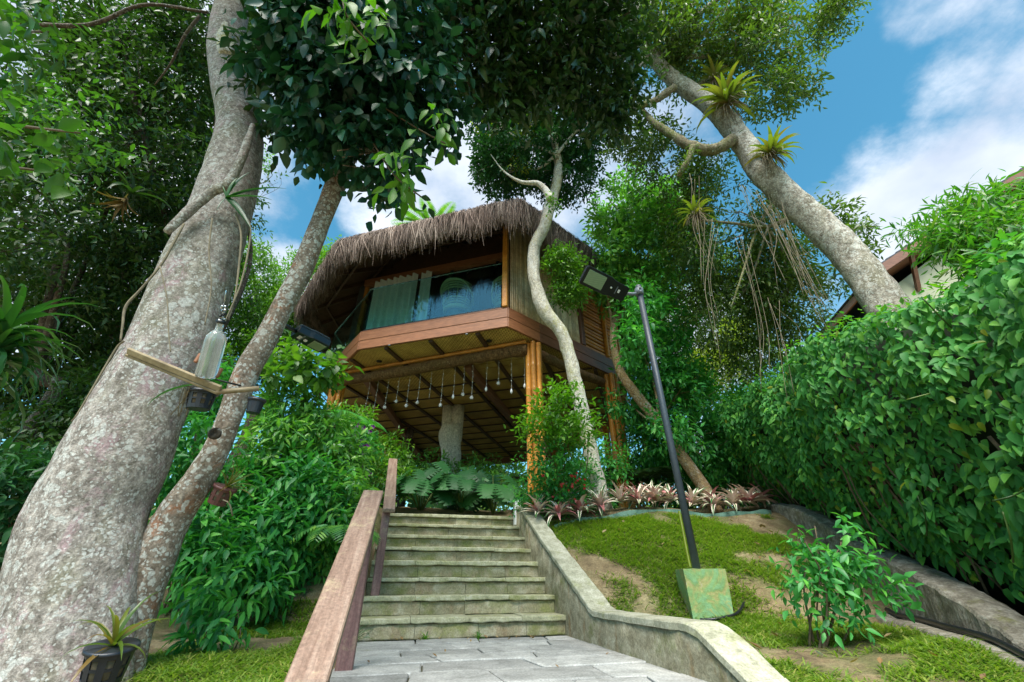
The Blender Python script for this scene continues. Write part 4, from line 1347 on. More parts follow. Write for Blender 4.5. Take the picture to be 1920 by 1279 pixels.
def lamp_head(root, tip, end, side, ln, wd, label=None):
    """flat LED luminaire from tip to end; side = across, looking at the lit face"""
    ax = nrm(end - tip); sd = nrm(side - ax * (side @ ax)); up = nrm(np.cross(sd, ax))
    if up[2] < 0: up = -up
    ctr = (tip + end) / 2
    prof2 = [(-.5, -.40), (-.47, -.5), (.05, -.5), (.16, -.42), (.46, -.40), (.5, -.34), (.5, .34), (.46, .40), (.16, .42), (.05, .5), (-.47, .5), (-.5, .40)]
    prof2 = np.array(prof2) * [ln, wd]
    lo = [ctr + ax * a + sd * s_ - up * .022 for a, s_ in prof2]; lo2 = [ctr + ax * a * .985 + sd * s_ * .96 - up * .03 for a, s_ in prof2]
    hi = [ctr + ax * a + sd * s_ + up * .022 for a, s_ in prof2]; hi2 = [ctr + ax * a * .93 + sd * s_ * .85 + up * .045 for a, s_ in prof2]
    k = 12; V = lo2 + lo + hi + hi2
    F = [[(r_ * k + i, r_ * k + (i + 1) % k, (r_ + 1) * k + (i + 1) % k, (r_ + 1) * k + i) for r_ in range(3) for i in range(k)], list(range(k))[::-1], list(range(3 * k, 4 * k))]
    mb = MB(); mb.add(V, F); obj('lamp_head', mb, M['black_metal'], root, False)
    mb = MB(); lo3 = [p + up * .0465 for p in hi2]
    mb.add([p + up * .001 for p in hi2] + [p + up * .004 for p in hi2], [[(i, (i + 1) % k, k + (i + 1) % k, k + i) for i in range(k)], list(range(k, 2 * k))]); obj('solar_panel', mb, M['lamp_grey'], root, False)
    mb = MB(); box(mb, ctr - ax * ln * .235 - up * .031, ax, sd, up, ln * .20, wd * .36, .004, bev=.002); obj('light_panel', mb, M['lens'], root, False)
    mb = MB(); box(mb, ctr + ax * ln * .13 - up * .032, ax, sd, up, .012, .012, .010, bev=.004); obj('sensor', mb, M['white_plastic'], root, False)
    mb = MB(); box(mb, ctr + ax * ln * .25 - up * .031, ax, sd, up, .006, .05, .003); obj('switch_label', mb, M['lamp_grey'], root, False)
    mb = MB(); box(mb, ctr + ax * ln * .31 - up * .031, ax, sd, up, .014, .022, .003); obj('switch_label', mb, M['white_plastic'], root, False)
    return ax, sd, up


pt = P(1198, 545, y=4.42); pbm = P(1304, 1066, y=4.42)
lampt = thing('street_lamp', 'slim grey lamp post with solar head standing on a painted green block in the lawn', 'street lamp', (pbm[0], 4.42, -.3))
zt_top = .075
mb = MB(); ppx = np.array([pbm[0] + .01, 4.42])
tube(mb, np.array([[pbm[0] + .012, 4.42, zt_top - .02], [(pbm[0] + pt[0]) / 2 + .005, 4.42, 1.6], [pt[0], 4.42, pt[2] + .07]]), .037, 18); obj('pole', mb, M['pole'], lampt)
# plinth, slightly tapered, worn edges
mb = MB(); cx, cy = 1.775, 4.50
V = []; sg = 8
for k, z in enumerate(np.linspace(-.46, zt_top, 7)):
    w = .172 + (.012 * (k / 6) if k > 2 else 0)
    for i in range(4):
        for j in range(sg):
            a = [(-1, -1), (1, -1), (1, 1), (-1, 1)][i]; c_ = [(1, -1), (1, 1), (-1, 1), (-1, -1)][i]
            t = j / sg; x = (a[0] * (1 - t) + c_[0] * t) * w; y = (a[1] * (1 - t) + c_[1] * t) * w
            jn = .012 * mnoise.noise(Vector((x * 9, y * 9, z * 9))) + .006 * mnoise.noise(Vector((x * 30, y * 30, z * 30)))
            rot = R(-8)
            xx, yy = x * (1 + jn * 3), y * (1 + jn * 3)
            V.append([cx + xx * math.cos(rot) - yy * math.sin(rot), cy + xx * math.sin(rot) + yy * math.cos(rot), z + jn * (1 if k < 6 else .5)])
k = 4 * sg
F = [[(r_ * k + i, r_ * k + (i + 1) % k, (r_ + 1) * k + (i + 1) % k, (r_ + 1) * k + i) for r_ in range(6) for i in range(k)], list(range(6 * k, 7 * k))]
mb.add(V, F); obj('plinth', mb, M['plinth'], lampt, False)
tip = P(1093, 514, s=5.22); end = P(1173, 553, s=5.40)
ax, sd, up = lamp_head(lampt, tip, end, -.60 * CAMR[0] - .78 * CAMR[2] + .18 * CAMR[1], np.linalg.norm(end - tip), .25)
mb = MB(); arm = np.array([pt[0], 4.42, pt[2] - .03])
tube(mb, np.array([end - ax * .03, (end + arm) / 2 - [0, 0, .01], arm + ax * .02]), .024, 10); lathe(mb, [(.046, -.05), (.054, -.05), (.054, .05), (.046, .05)], arm, seg=14)
for z in (-.03, .03): box(mb, arm + np.array([0, -.055, z]), (1, 0, 0), (0, 1, 0), (0, 0, 1), .014, .012, .010)
obj('bracket', mb, M['lamp_grey'], lampt)

l2 = thing('tree_lamp', 'small black solar lamp clamped to the slim spotted trunk on the left', 'lamp', P(535, 610, s=3.05))
tip = P(611, 651, s=3.35); end = P(553, 621, s=3.18)
ax, sd, up = lamp_head(l2, tip, end, -.15 * CAMR[0] - .55 * CAMR[2] + .80 * CAMR[1], np.linalg.norm(end - tip), .15)
mb = MB(); tube(mb, np.array([end - ax * .02, P(545, 617, s=3.1), P(524, 604, s=3.02)]), .016, 8); obj('bracket', mb, M['black_metal'], l2)

# white socket box at the top of the steps
bx = thing('socket_box', 'small white utility box with a black socket at the top right of the steps', 'box', SP3(.03, 2.0, .8))
mb = MB(); box(mb, SP3(.02, 1.97, LAND + RIS * 7 + .20), (*RR, 0), (*UU, 0), (0, 0, 1), .045, .06, .17, bev=.008); obj('casing', mb, M['white_plastic'], bx, False)
mb = MB(); box(mb, SP3(.03, 1.905, LAND + RIS * 7 + .22), (*RR, 0), (*UU, 0), (0, 0, 1), .014, .007, .03, bev=.003); obj('socket', mb, M['black_metal'], bx, False)

# ------------------------------------------------------------------ leaves
def t_diamond(w=.45, fold=.10):
    V = np.array([[0, 0, 0], [w / 2, .42, fold], [0, 1, -.06], [-w / 2, .42, fold]])
    return V, np.array([[0, 1, 2], [0, 2, 3]])


def t_oval(w=.45, droop=.15, fold=.12, tip=1.0, base=.55, wave=.0):
    """12-triangle leaf: midrib of five points, three points per side"""
    ys_ = np.array([0, .2, .48, .76, 1.0])
    mid = np.stack([0 * ys_, ys_, -droop * ys_ ** 2], 1)
    hw = np.array([base, 1.0, .62]) * w / 2
    sy = np.array([.16, .42, .74]); sz = -droop * sy ** 2
    Lf = np.stack([-hw, sy, sz + fold * hw * 2 + wave * np.array([1, -1, 1])], 1); Rt = np.stack([hw, sy, sz + fold * hw * 2 - wave * np.array([1, -1, 1])], 1)
    V = np.vstack([mid, Lf, Rt]); F = []
    for o, s_ in ((5, 1), (8, -1)):
        f = [(0, 1, o), (1, o + 1, o), (1, 2, o + 1), (2, o + 2, o + 1), (2, 3, o + 2), (3, 4, o + 2)]
        F += [t if s_ < 0 else t[::-1] for t in f]
    return V, np.array([f[::-1] for f in F])


def t_strap(w=.08, arch=.5, n=7, fold=.25, taper=1.6, curl=1.0):
    """long arching blade along +Y: rises, then bends over"""
    t = np.linspace(0, 1, n)
    ang = np.cumsum(np.full(n, arch / n * curl)) * t
    dy_ = np.cos(ang); dz_ = -np.sin(ang)
    yy = np.concatenate([[0], np.cumsum((dy_[1:] + dy_[:-1]) / 2)]) / (n - 1); zz_ = np.concatenate([[0], np.cumsum((dz_[1:] + dz_[:-1]) / 2)]) / (n - 1)
    hw = w / 2 * np.minimum(1, .55 + t * 2.0) * (1 - t ** taper * .97)
    V = np.concatenate([np.stack([-hw, yy, zz_ + hw * fold * 2], 1), np.stack([0 * hw, yy, zz_], 1), np.stack([hw, yy, zz_ + hw * fold * 2], 1)])
    F = []
    for i in range(n - 1):
        F += [(i, n + i, n + i + 1), (i, n + i + 1, i + 1), (n + i, 2 * n + i, 2 * n + i + 1), (n + i, 2 * n + i + 1, n + i + 1)]
    return V, np.array(F)


def t_monstera():
    """broad heart shaped blade: inner web whole, outer half split into lobes"""
    m_ = 6; V = []; F = []
    ys_ = np.linspace(0, 1, m_ + 1)
    V = [[0, y, -.25 * y * y] for y in ys_]
    hw = lambda y: .50 * math.sqrt(max(.02, 1 - ((y - .36) / .66) ** 2))
    for sg in (-1, 1):
        inner = []
        for i, y in enumerate(ys_):
            w = hw(y) * (.50 if i < m_ else .02); inner.append(len(V)); V.append([sg * w, y + .02 - .10 * (1 - y), -.25 * y * y + .07 * w])
        for i in range(m_):
            q = [(i, inner[i], inner[i + 1]), (i, inner[i + 1], i + 1)]
            ym = (ys_[i] + ys_[i + 1]) / 2; w = hw(ym) + .05; b_ = len(V); ty = ym + .05 - .20 * (1 - ym)
            V += [[sg * w * .98, ty - .052, -.25 * ym ** 2 - .04], [sg * w * .93, ty + .060, -.25 * ym ** 2 - .03]]
            i0, i1 = np.array(V[inner[i]]), np.array(V[inner[i + 1]])
            V += [list(i0 + (i1 - i0) * .06), list(i0 + (i1 - i0) * .94)]
            q += [(b_ + 2, b_, b_ + 1), (b_ + 2, b_ + 1, b_ + 3)]
            F += q if sg < 0 else [t[::-1] for t in q]
    return np.array(V), np.array(F)[:, ::-1]


def frames(d, n):
    y = nrm(d); z = n - y * np.sum(n * y, -1, keepdims=True); z = nrm(z); x = np.cross(y, z)
    return np.stack([x, y, z], -1)                            # columns


def scatter(mb, T, pos, d, n, size, rnd):
    V, F = T
    Rm = frames(d, n)
    W = np.einsum('nij,kj->nki', Rm, V) * np.asarray(size)[:, None, None] + pos[:, None]
    k = len(V); base = np.arange(len(pos))[:, None, None] * k
    mb.add(W.reshape(-1, 3), [(base + F[None]).reshape(-1, F.shape[1])], np.repeat(rnd, k))


LEAF_MESH = {}


def leaf_mesh(name, T, mat):
    key = (name, mat.name)
    if key not in LEAF_MESH:
        q = MB(); q.add(T[0], [T[1]]); LEAF_MESH[key] = q.mesh('leaf_' + name, mat)
    return LEAF_MESH[key]


TM = {'broad': t_oval(.60, .16, .16), 'lance': t_oval(.34, .22, .14), 'heart': t_oval(.48, .30, .18, base=.92), 'small': t_oval(.46, .12, .12),
      'narrow': t_oval(.20, .2, .1), 'ellip': t_oval(.42, .28, .18)}
TS = {'broad': t_diamond(.55), 'lance': t_diamond(.34), 'heart': t_diamond(.46), 'small': t_diamond(.46), 'narrow': t_diamond(.2), 'ellip': t_diamond(.42)}


def foliage(root, leaves, kind, mat, nparts=0, stuff='foliage', full=False, cell=9, part='leaf'):
    """the leaves that show largest become leaf parts, the rest one stuff mesh"""
    pos, d, n, size = leaves
    N_ = len(pos)
    rnd = rng.random(N_)
    take = np.zeros(N_, bool)
    if nparts:
        px, py, f = proj(pos + d * size[:, None] * .5)
        ok = (px > 0) & (px < 1920) & (py > 0) & (py < 1279) & (f > .3)
        idx = np.where(ok)[0]
        order = idx[np.argsort(f[idx])]
        key = (px[order] // cell).astype(int) * 4096 + (py[order] // cell).astype(int)
        _, first = np.unique(key, return_index=True)
        vis = order[first]
        vis = vis[np.argsort(-(size[vis] / f[vis]))][:nparts]
        take[vis] = True
        me = leaf_mesh(kind, TM[kind], mat)
        Rm = frames(d[vis], n[vis])
        off = np.array(root.location) if not root.get('_local') else np.zeros(3)
        for i, q in enumerate(vis):
            o = bpy.data.objects.new(part, me); col.objects.link(o); o.parent = root
            mt = np.eye(4); mt[:3, :3] = Rm[i] * size[q]; mt[:3, 3] = pos[q] - off
            o.matrix_local = Matrix(mt.tolist())
    rest = ~take
    if rest.any():
        mb = MB(); scatter(mb, (TM if full else TS)[kind], pos[rest], d[rest], n[rest], size[rest], rnd[rest])
        obj(stuff, mb, mat, root, True, 'stuff')


def blob(px, py, s, rx, ry, rd=None):
    """crown volume seen round a photo pixel: centre and three axes in metres"""
    c_ = P(px, py, s=s)
    a, b_ = rx / FPX * s, ry / FPX * s
    return c_, np.array([a, rd if rd is not None else (a + b_) / 2, b_])




def wblob(x, y, z, a, b_, c_):
    return np.array([x, y, z], float), np.array([a, b_, c_], float)


def cloud(blobs, ntw, k, size, tw=.35, droop=.25, rmin=.35, gap=0.0, gfreq=1.2, up=.9, worldax=False, hang=.25, jit=.35):
    """twigs through the volumes, k leaves along each twig"""
    vol = np.array([np.prod(b_[1]) ** .72 for b_ in blobs]); vol /= vol.sum()
    bi = rng.choice(len(blobs), ntw, p=vol)
    C = np.array([b_[0] for b_ in blobs])[bi]; A = np.array([b_[1] for b_ in blobs])[bi]
    u = nrm(rng.normal(0, 1, (ntw, 3))); r_ = (rmin ** 3 + (1 - rmin ** 3) * rng.random(ntw)) ** (1 / 3)
    lump = 1 + .20 * np.array([mnoise.noise(Vector((a[0] * 2.2 + b_ * 7, a[1] * 2.2, a[2] * 2.2))) + .5 * mnoise.noise(Vector((a[0] * 5 + b_ * 3, a[1] * 5, a[2] * 5))) for a, b_ in zip(u, bi)])
    loc = u * (r_ * lump)[:, None] * A
    off = loc if worldax else loc @ CAMR
    c_ = C + off
    if gap:
        g = np.array([mnoise.noise(Vector(q * gfreq)) for q in c_])
        keep = g > gap - .35
        c_, off = c_[keep], off[keep]
    m_ = len(c_)
    out = nrm(off + 1e-6)
    dirs = nrm(out * .7 + rng.normal(0, .55, (m_, 3)) + [0, 0, -droop])
    tl = tw * rng.uniform(.6, 1.3, m_)
    j = np.arange(k)
    t = (j + .5) / k
    ref = nrm(np.cross(dirs, rng.normal(0, 1, (m_, 3)))); ref2 = np.cross(dirs, ref)
    ang = j * 2.4
    side = ref[:, None] * np.cos(ang)[None, :, None] + ref2[:, None] * np.sin(ang)[None, :, None]
    pos = c_[:, None] + dirs[:, None] * (tl[:, None] * (t - .3)[None])[..., None]
    d = nrm(dirs[:, None] * .6 + side * .75 + np.array([0, 0, -hang]) + rng.normal(0, .18, (m_, k, 3)))
    n = nrm(np.array([0, 0, up]) + out[:, None] * .45 + rng.normal(0, jit, (m_, k, 3)))
    sz = size * rng.uniform(.6, 1.25, (m_, k))
    pos = pos + side * (sz * .08)[..., None]
    return pos.reshape(-1, 3), d.reshape(-1, 3), n.reshape(-1, 3), sz.ravel()


def cat(*ls):
    return tuple(np.concatenate([q[i] for q in ls]) for i in range(4))


def path_px(rows, y=None, yend=None):
    """rows (px, py, width_px[, depth]) -> path and radii; depth from the plane y (interpolated to yend)"""
    pts, rad = [], []
    k = len(rows)
    for i, r_ in enumerate(rows):
        if len(r_) > 3: p = P(r_[0], r_[1], s=r_[3]); s_ = r_[3]
        else:
            yy = y if yend is None else y + (yend - y) * i / (k - 1)
            d = ray(r_[0], r_[1]); s_ = yy / d[1]; p = d * s_
        pts.append(p); rad.append(r_[2] / 2 / FPX * s_)
    return np.array(pts), np.array(rad)


def limb(rows, y=None, yend=None, n=30, seg=10, rough=.10, freq=4, flute=0.0, k=.82):
    p, r_ = path_px(rows, y, yend); r_ = r_ * k
    q = resample(np.c_[p, r_], n)
    mb = MB(); tube(mb, q[:, :3], np.maximum(q[:, 3], .004), seg, rough, freq, True, 0.0, flute); return mb


def limb3(pts, r0, r1, n=24, seg=8, rough=.10, freq=4):
    pts = np.asarray(pts, float); q = resample(pts, n)
    mb = MB(); tube(mb, q, np.linspace(r0, r1, n), seg, rough, freq); return mb


def branches(root, start, blobs, r0, mat, nsub=5, name='branch', sag=.15, twigs=True, per=1):
    """limbs from a fork into every crown volume, finer twigs inside it as one part"""
    tw = MB(); start = np.asarray(start, float)
    for (c_, A) in blobs:
        midp = (start + c_) / 2 + rng.normal(0, .12, 3) * np.linalg.norm(c_ - start) + [0, 0, sag * np.linalg.norm(c_ - start) * .3]
        obj(name, limb3([start, midp, c_], r0, r0 * .3, 16, 7), mat, root)
        for k in range(nsub):
            u = nrm(rng.normal(0, 1, 3)); e = c_ + (u * A * .85) @ CAMR
            s_ = midp + (c_ - midp) * rng.uniform(.2, 1)
            tube(tw, resample(np.array([s_, (s_ + e) / 2 + rng.normal(0, .1, 3) * np.linalg.norm(e - s_), e]), 8), np.linspace(r0 * .25, r0 * .05 + .002, 8), 5)
    if tw.n: obj('twigs', tw, mat, root, True, 'stuff')


# ---- left: the big lichen trunk
T1 = thing('tree', 'big leaning trunk covered in pink and white lichen at the left, dark crown overhead', 'tree', (-2.2, 2.5, -.45))
rows = [(75, 1400, 300), (108, 1279, 262), (155, 1000, 224), (210, 880, 203), (262, 765, 182), (325, 640, 160), (378, 500, 142), (409, 415, 124), (434, 330, 112), (449, 240, 92), (430, 150, 78), (424, 90, 72), (436, 20, 66), (470, -60, 60)]
obj('trunk', limb(rows, 2.5, 2.4, 90, 28, .05, 3.2, .035), M['bark_big'], T1)
obj('broken_stub', limb([(425, 110, 34), (418, 78, 30), (422, 52, 20), (423, 40, 8)], 2.30, 2.28, 12, 10, .15, 9), M['bark_pale'], T1)
obj('dead_branch', limb([(312, 436, 16), (350, 400, 22), (395, 362, 23), (428, 345, 22), (452, 300, 19), (466, 262, 16), (474, 235, 10)], 2.14, 2.14, 30, 10, .14, 9), M['bark_big'], T1)
for rws in ([(345, 420, 5), (318, 470, 5), (300, 500, 5), (262, 545, 5), (236, 575, 6), (230, 610, 5), (226, 640, 4)], [(398, 410, 4), (392, 470, 4), (396, 540, 3), (384, 610, 3)],
            [(442, 400, 5), (452, 440, 5), (448, 500, 5), (440, 560, 4), (428, 600, 4)], [(450, 395, 4), (470, 430, 4), (455, 520, 4), (430, 585, 3), (404, 640, 3)],
            [(300, 500, 3), (313, 560, 3), (316, 620, 3), (320, 660, 2)]):
    obj('hanging_vine', limb(rws, 2.15, 2.22, 30, 6, .1, 20), M['root'], T1)
mb = MB(); pth, _ = path_px([(232, 640, 1), (214, 660, 1), (150, 770, 1), (135, 790, 1)], 2.2, 2.3); tube(mb, resample(pth, 20), .006, 5); obj('hanging_vine', mb, M['root'], T1)
b1 = [blob(1000, 60, 4.6, 160, 130), blob(1120, 110, 4.9, 90, 110), blob(900, 110, 4.3, 90, 90), blob(1060, -110, 4.4, 230, 90), blob(800, -120, 4.0, 220, 90), blob(960, 150, 4.5, 70, 60),
      blob(510, 150, 3.9, 30, 100), blob(560, -90, 3.8, 140, 80), blob(1160, 190, 5.0, 45, 50)]
ct = path_px([(470, -60, 60)], 2.4)[0][0]
branches(T1, ct, b1[:5], .11, M['bark_dark'], 7)
b1o = [wblob(-1.2, .9, 6.8, 1.9, 1.2, .8), wblob(-2.8, .2, 7.4, 1.8, 1.6, 1.0)]  # unseen crown over the camera, added to shade leaves below and reflect in glass
foliage(T1, cat(cloud(b1, 2300, 8, .125, .4, .35, .2, hang=.5), cloud(b1o, 1300, 7, .15, .4, .2, .2, worldax=True)), 'ellip', M['leaf_dark'], 220)

# ---- the slim spotted tree with broad glossy leaves
T2 = thing('tree', 'slim pale spotted trunk leaning right beside the big one, crowned with broad dark glossy leaves', 'tree', (-2.0, 2.7, -.45))
rows = [(205, 1330, 104), (222, 1260, 96), (256, 1140, 88), (318, 985, 78), (380, 890, 62), (412, 830, 52), (432, 780, 50), (465, 695, 52), (497, 640, 48), (530, 575, 46), (565, 510, 46), (602, 416, 42), (640, 321, 45), (668, 240, 40), (690, 150, 34)]
obj('trunk', limb(rows, 2.72, 2.35, 70, 20, .07, 5, .03), M['bark_slim'], T2)
kn = path_px([(415, 820, 1)], 2.46)[0][0]
mb = MB(); lathe(mb, [(.032, -.01), (.036, .012), (.024, .022), (.010, .006)], kn + [0, -.06, 0], (.25, -.95, .1), 12); obj('knot', mb, M['bark_dark'], T2)
b2 = [blob(640, 130, 3.4, 120, 130), blob(760, 150, 3.6, 100, 130), blob(600, 210, 3.3, 80, 80), blob(700, 280, 3.3, 90, 60), blob(600, 40, 3.3, 100, 70), blob(740, 330, 3.3, 50, 45), blob(820, 190, 3.8, 55, 60), blob(690, 20, 3.7, 170, 70), blob(535, 110, 3.4, 40, 90)]
branches(T2, path_px([(690, 150, 34)], 2.35)[0][0], [b2[i] for i in (0, 1, 3, 4, 6)], .045, M['bark_slim'], 6)
foliage(T2, cloud(b2, 860, 6, .122, .34, .45, .15, hang=.75, up=.6), 'broad', M['leaf_teal'], 290, full=True, cell=14)
bl = [blob(650, 30, 2.7, 55, 45), blob(815, 225, 3.2, 40, 45), blob(770, 330, 3.0, 50, 50), blob(700, 50, 2.8, 40, 35)]
ll = cloud(bl, 26, 5, .135, .25, .6, .1, hang=.9, up=.5)
Ty = thing('vine', 'fresh yellow green climber sprays hanging in front of the dark glossy crown', 'climbing plant', P(700, 60, s=2.8))
mb = MB()
for a, c_, e in (((640, -20, 2.75), (650, 30, 2.7), (690, 80, 2.75)), ((700, 190, 3.2), (780, 240, 3.2), (835, 270, 3.2)), ((700, 270, 3.1), (740, 330, 3.0), (790, 370, 3.0))):
    mb = MB(); tube(mb, resample(np.array([P(*a[:2], s=a[2]), P(*c_[:2], s=c_[2]), P(*e[:2], s=e[2])]), 14), .006, 5); obj('stem', mb, M['twig'], Ty)
foliage(Ty, ll, 'ellip', M['leaf_lime'], 130, full=True)

# ---- near left: yellow green broad leaf branch and strap leaved plant
T3 = thing('broadleaf_tree', 'yellow green broad leaved branches reaching into the left edge in front of the dark forest', 'tree', (-6.4, 2.6, -.4))
obj('trunk', limb3([(-6.4, 2.6, -.5), (-6.3, 2.5, 1.5), (-6.1, 2.4, 3.6), (-6.0, 2.2, 5.2)], .14, .07, 30, 12), M['bark_dark'], T3)
for tgt, st_ in ((P(70, 320, s=3.0), (-6.15, 2.42, 3.2)), (P(150, 250, s=3.6), (-6.1, 2.4, 3.7)), (P(90, 60, s=3.3), (-6.0, 2.25, 4.9))):
    obj('branch', limb3([st_, (np.array(st_) + tgt) / 2 + [0, 0, .1], tgt], .03, .008, 16, 6), M['twig'], T3)
foliage(T3, cat(cloud([blob(60, 310, 2.9, 55, 40), blob(20, 270, 2.8, 50, 40)], 11, 5, .15, .3, .3, .1), cloud([blob(150, 270, 4.2, 60, 60), blob(100, 230, 4.0, 60, 50)], 30, 6, .10, .3, .3, .1)), 'broad', M['leaf_mid'], 200, full=True)
foliage(T3, cat(cloud([blob(50, 40, 3.2, 70, 50), blob(10, 90, 3.2, 40, 50)], 22, 6, .14, .3, .3, .1), cloud([blob(160, 260, 4.6, 90, 90), blob(90, 200, 4.8, 90, 60)], 60, 6, .10, .3, .3, .1)), 'ellip', M['leaf_mid'], 90, 'shaded_foliage', full=True)
DR = thing('dracaena', 'strap leaved plant with long drooping green blades cut by the left edge', 'plant', (-4.0, 2.75, -.4))
top = P(-8, 640, s=2.9)
obj('stem', limb3([(top[0] - .1, top[1], -.5), (top[0] - .05, top[1], .4), top], .05, .035, 16, 8), M['bark_dark'], DR)
SM = {}
for i in range(130):
    a = rng.uniform(0, 6.28); el = rng.uniform(-.5, 1.2)
    d = np.array([math.cos(a) * math.cos(el), math.sin(a) * math.cos(el), math.sin(el)])
    key = ('strap', i % 4)
    T = t_strap(.10, [1.4, 1.9, 2.3, 1.1][i % 4], 7)
    me = leaf_mesh('strap%d' % (i % 4), T, M['leaf_strap'])
    o = bpy.data.objects.new('leaf', me); col.objects.link(o); o.parent = DR
    Rm = frames(d[None], np.array([[0, 0, 1.0]]))[0]; mt = np.eye(4); mt[:3, :3] = Rm * rng.uniform(.40, .66); mt[:3, 3] = top + [0, 0, rng.uniform(-.25, .1)] - np.array(DR.location)
    o.matrix_local = Matrix(mt.tolist())

# ---- forest behind on the left
FT = [((-7.6, 6.2), 9.5, [blob(120, 430, 7.2, 230, 170), blob(40, 180, 8.0, 220, 150), blob(250, 250, 7.6, 160, 150)], 'tall dark forest tree filling the left edge behind the lichen trunk', .12),
      ((-5.6, 8.2), 9.5, [blob(300, 420, 8.4, 130, 140), blob(330, 150, 8.6, 140, 150), blob(420, 40, 8.4, 120, 100), blob(230, 60, 8.0, 130, 90)], 'dark tree whose thin branches cross the sky just left of the trunk top', .115),
      ((-8.5, 8.0), 8, [blob(90, 640, 9.0, 170, 150), blob(230, 600, 8.4, 110, 130), blob(170, 760, 8.6, 130, 90)], 'dark understorey tree low behind the strap leaved plant', .12),
      ((-9.5, 12), 12, [blob(200, 480, 12.5, 260, 200), blob(330, 650, 12.0, 130, 130), blob(60, 330, 12.5, 230, 230), blob(350, 300, 12.5, 130, 200)], 'farthest forest tree on the left showing specks of sky between its leaves', .14)]
for (xy, h_, bl, lab, ls) in FT:
    t_ = thing('forest_tree', lab, 'tree', (*xy, float(gz(*xy))), 'dark forest trees on the left')
    g = float(gz(*xy))
    c0 = bl[0][0]
    obj('trunk', limb3([(*xy, g - .3), (xy[0] + .2, xy[1] + .1, g + h_ * .2), (xy[0] * .6 + c0[0] * .4, xy[1] * .6 + c0[1] * .4 + .2, g * .5 + c0[2] * .5), c0], .17, .04, 30, 12), M['bark_dark'], t_)
    branches(t_, (xy[0] * .6 + c0[0] * .4, xy[1] * .6 + c0[1] * .4 + .2, g * .5 + c0[2] * .5), bl, .06, M['bark_dark'], 9)
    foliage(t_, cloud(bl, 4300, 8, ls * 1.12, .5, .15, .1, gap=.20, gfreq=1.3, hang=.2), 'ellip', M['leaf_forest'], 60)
obj('branch', limb3([P(-20, 40, s=6), P(160, 48, s=6.2), P(270, 10, s=6.3), P(390, 24, s=6.4)], .035, .02, 24, 7), M['bark_dark'], t_)
obj('branch', limb3([P(375, 30, s=6.4), P(345, 70, s=6.4), P(320, 120, s=6.5), P(290, 160, s=6.6)], .028, .010, 24, 7), M['bark_dark'], t_)

# lighter trees between the two trunks and behind the hut
for (bl, xy, lab, mt_, nn_, ls) in (
        ([blob(590, 560, 15, 70, 90), blob(640, 510, 15, 45, 50), blob(530, 620, 14, 60, 80)], (-5.8, 15.5), 'light green tree seen between the slim trunk and the thatched roof', 'leaf_pale', 1700, .17),
        ([blob(470, 560, 12, 45, 110), blob(440, 690, 11, 60, 70), blob(510, 330, 13, 12, 40)], (-6.6, 11.5), 'pale green tree in the gap between the lichen trunk and the slim trunk', 'leaf_pale', 1700, .13),
        ([blob(1210, 560, 13, 110, 120), blob(1330, 660, 13, 90, 90), blob(1260, 760, 12, 120, 110), blob(1420, 700, 13, 80, 80)], (4.5, 13.5), 'darker green tree standing right behind the hut', 'leaf_olive', 2300, .15),
        ([blob(1350, 560, 14, 70, 90), blob(1430, 600, 14, 70, 60), blob(1300, 470, 14, 60, 70)], (6.5, 15), 'loose tree showing sky between its leaves beyond the lamp post', 'leaf_olive', 900, .14),
        ([blob(750, 845, 19, 90, 40), blob(900, 850, 19, 70, 40), blob(700, 880, 17, 80, 50)], (-2, 20), 'sunlit low tree seen in the light under the hut', 'leaf_pale', 900, .16)):
    t_ = thing('tree', lab, 'tree', (*xy, float(gz(*xy))))
    g = float(gz(*xy)); c0 = bl[0][0]
    obj('trunk', limb3([(*xy, g - .3), (xy[0] * .7 + c0[0] * .3, xy[1], (g + c0[2]) / 2), c0], .15, .05, 20, 8), M['bark_dark'], t_)
    branches(t_, (xy[0] * .7 + c0[0] * .3, xy[1], (g + c0[2]) / 2), bl, .026, M['bark_dark'], 5)
    foliage(t_, cloud(bl, int(nn_ * 1.3), 8, ls, .45, .1, .15, gap=.1, gfreq=1.0), 'lance', M[mt_], 40)

# ---- pale twisted tree in front of the hut
T4 = thing('tree', 'twisted slender pale barked tree in front of the hut with a rounded crown above', 'tree', (1.25, 6.1, .75))
rows = [(1132, 962, 54), (1127, 935, 46), (1112, 870, 42), (1096, 790, 39), (1080, 720, 37), (1066, 660, 36), (1050, 620, 36), (1022, 583, 40), (1006, 540, 36), (1000, 495, 34), (1003, 460, 33), (1020, 425, 31), (1031, 385, 32), (1042, 350, 27), (1047, 318, 25), (1044, 290, 20), (1034, 240, 15), (1030, 190, 10)]
obj('trunk', limb(rows, 6.85, 5.3, 90, 16, .17, 6, .04, .68), M['bark_pale'], T4)
obj('branch', limb([(1033, 375, 20), (1022, 356, 15), (1006, 344, 12), (978, 342, 8), (945, 322, 4), (920, 290, 2)], 5.3, 5.2, 26, 8, .14, 8), M['bark_pale'], T4)
b4 = [blob(985, 270, 8.6, 95, 75), blob(940, 320, 8.6, 55, 50), blob(1060, 330, 8.8, 65, 50), blob(1010, 210, 8.8, 110, 55), blob(930, 230, 8.7, 50, 50), blob(1090, 260, 9.0, 50, 70)]
branches(T4, path_px([(1044, 290, 20)], 5.35)[0][0], b4, .035, M['bark_pale'], 9)
foliage(T4, cloud(b4, 3900, 7, .108, .3, .1, .2, gap=.12, gfreq=1.7, hang=.25), 'ellip', M['leaf_deep'], 150)
foliage(T4, cloud([blob(985, 240, 8.2, 30, 25), blob(965, 310, 8.2, 18, 25), blob(905, 255, 8.4, 20, 20)], 70, 7, .075, .3, .1, .1), 'small', M['leaf_yellow'], 40, stuff='young_foliage')
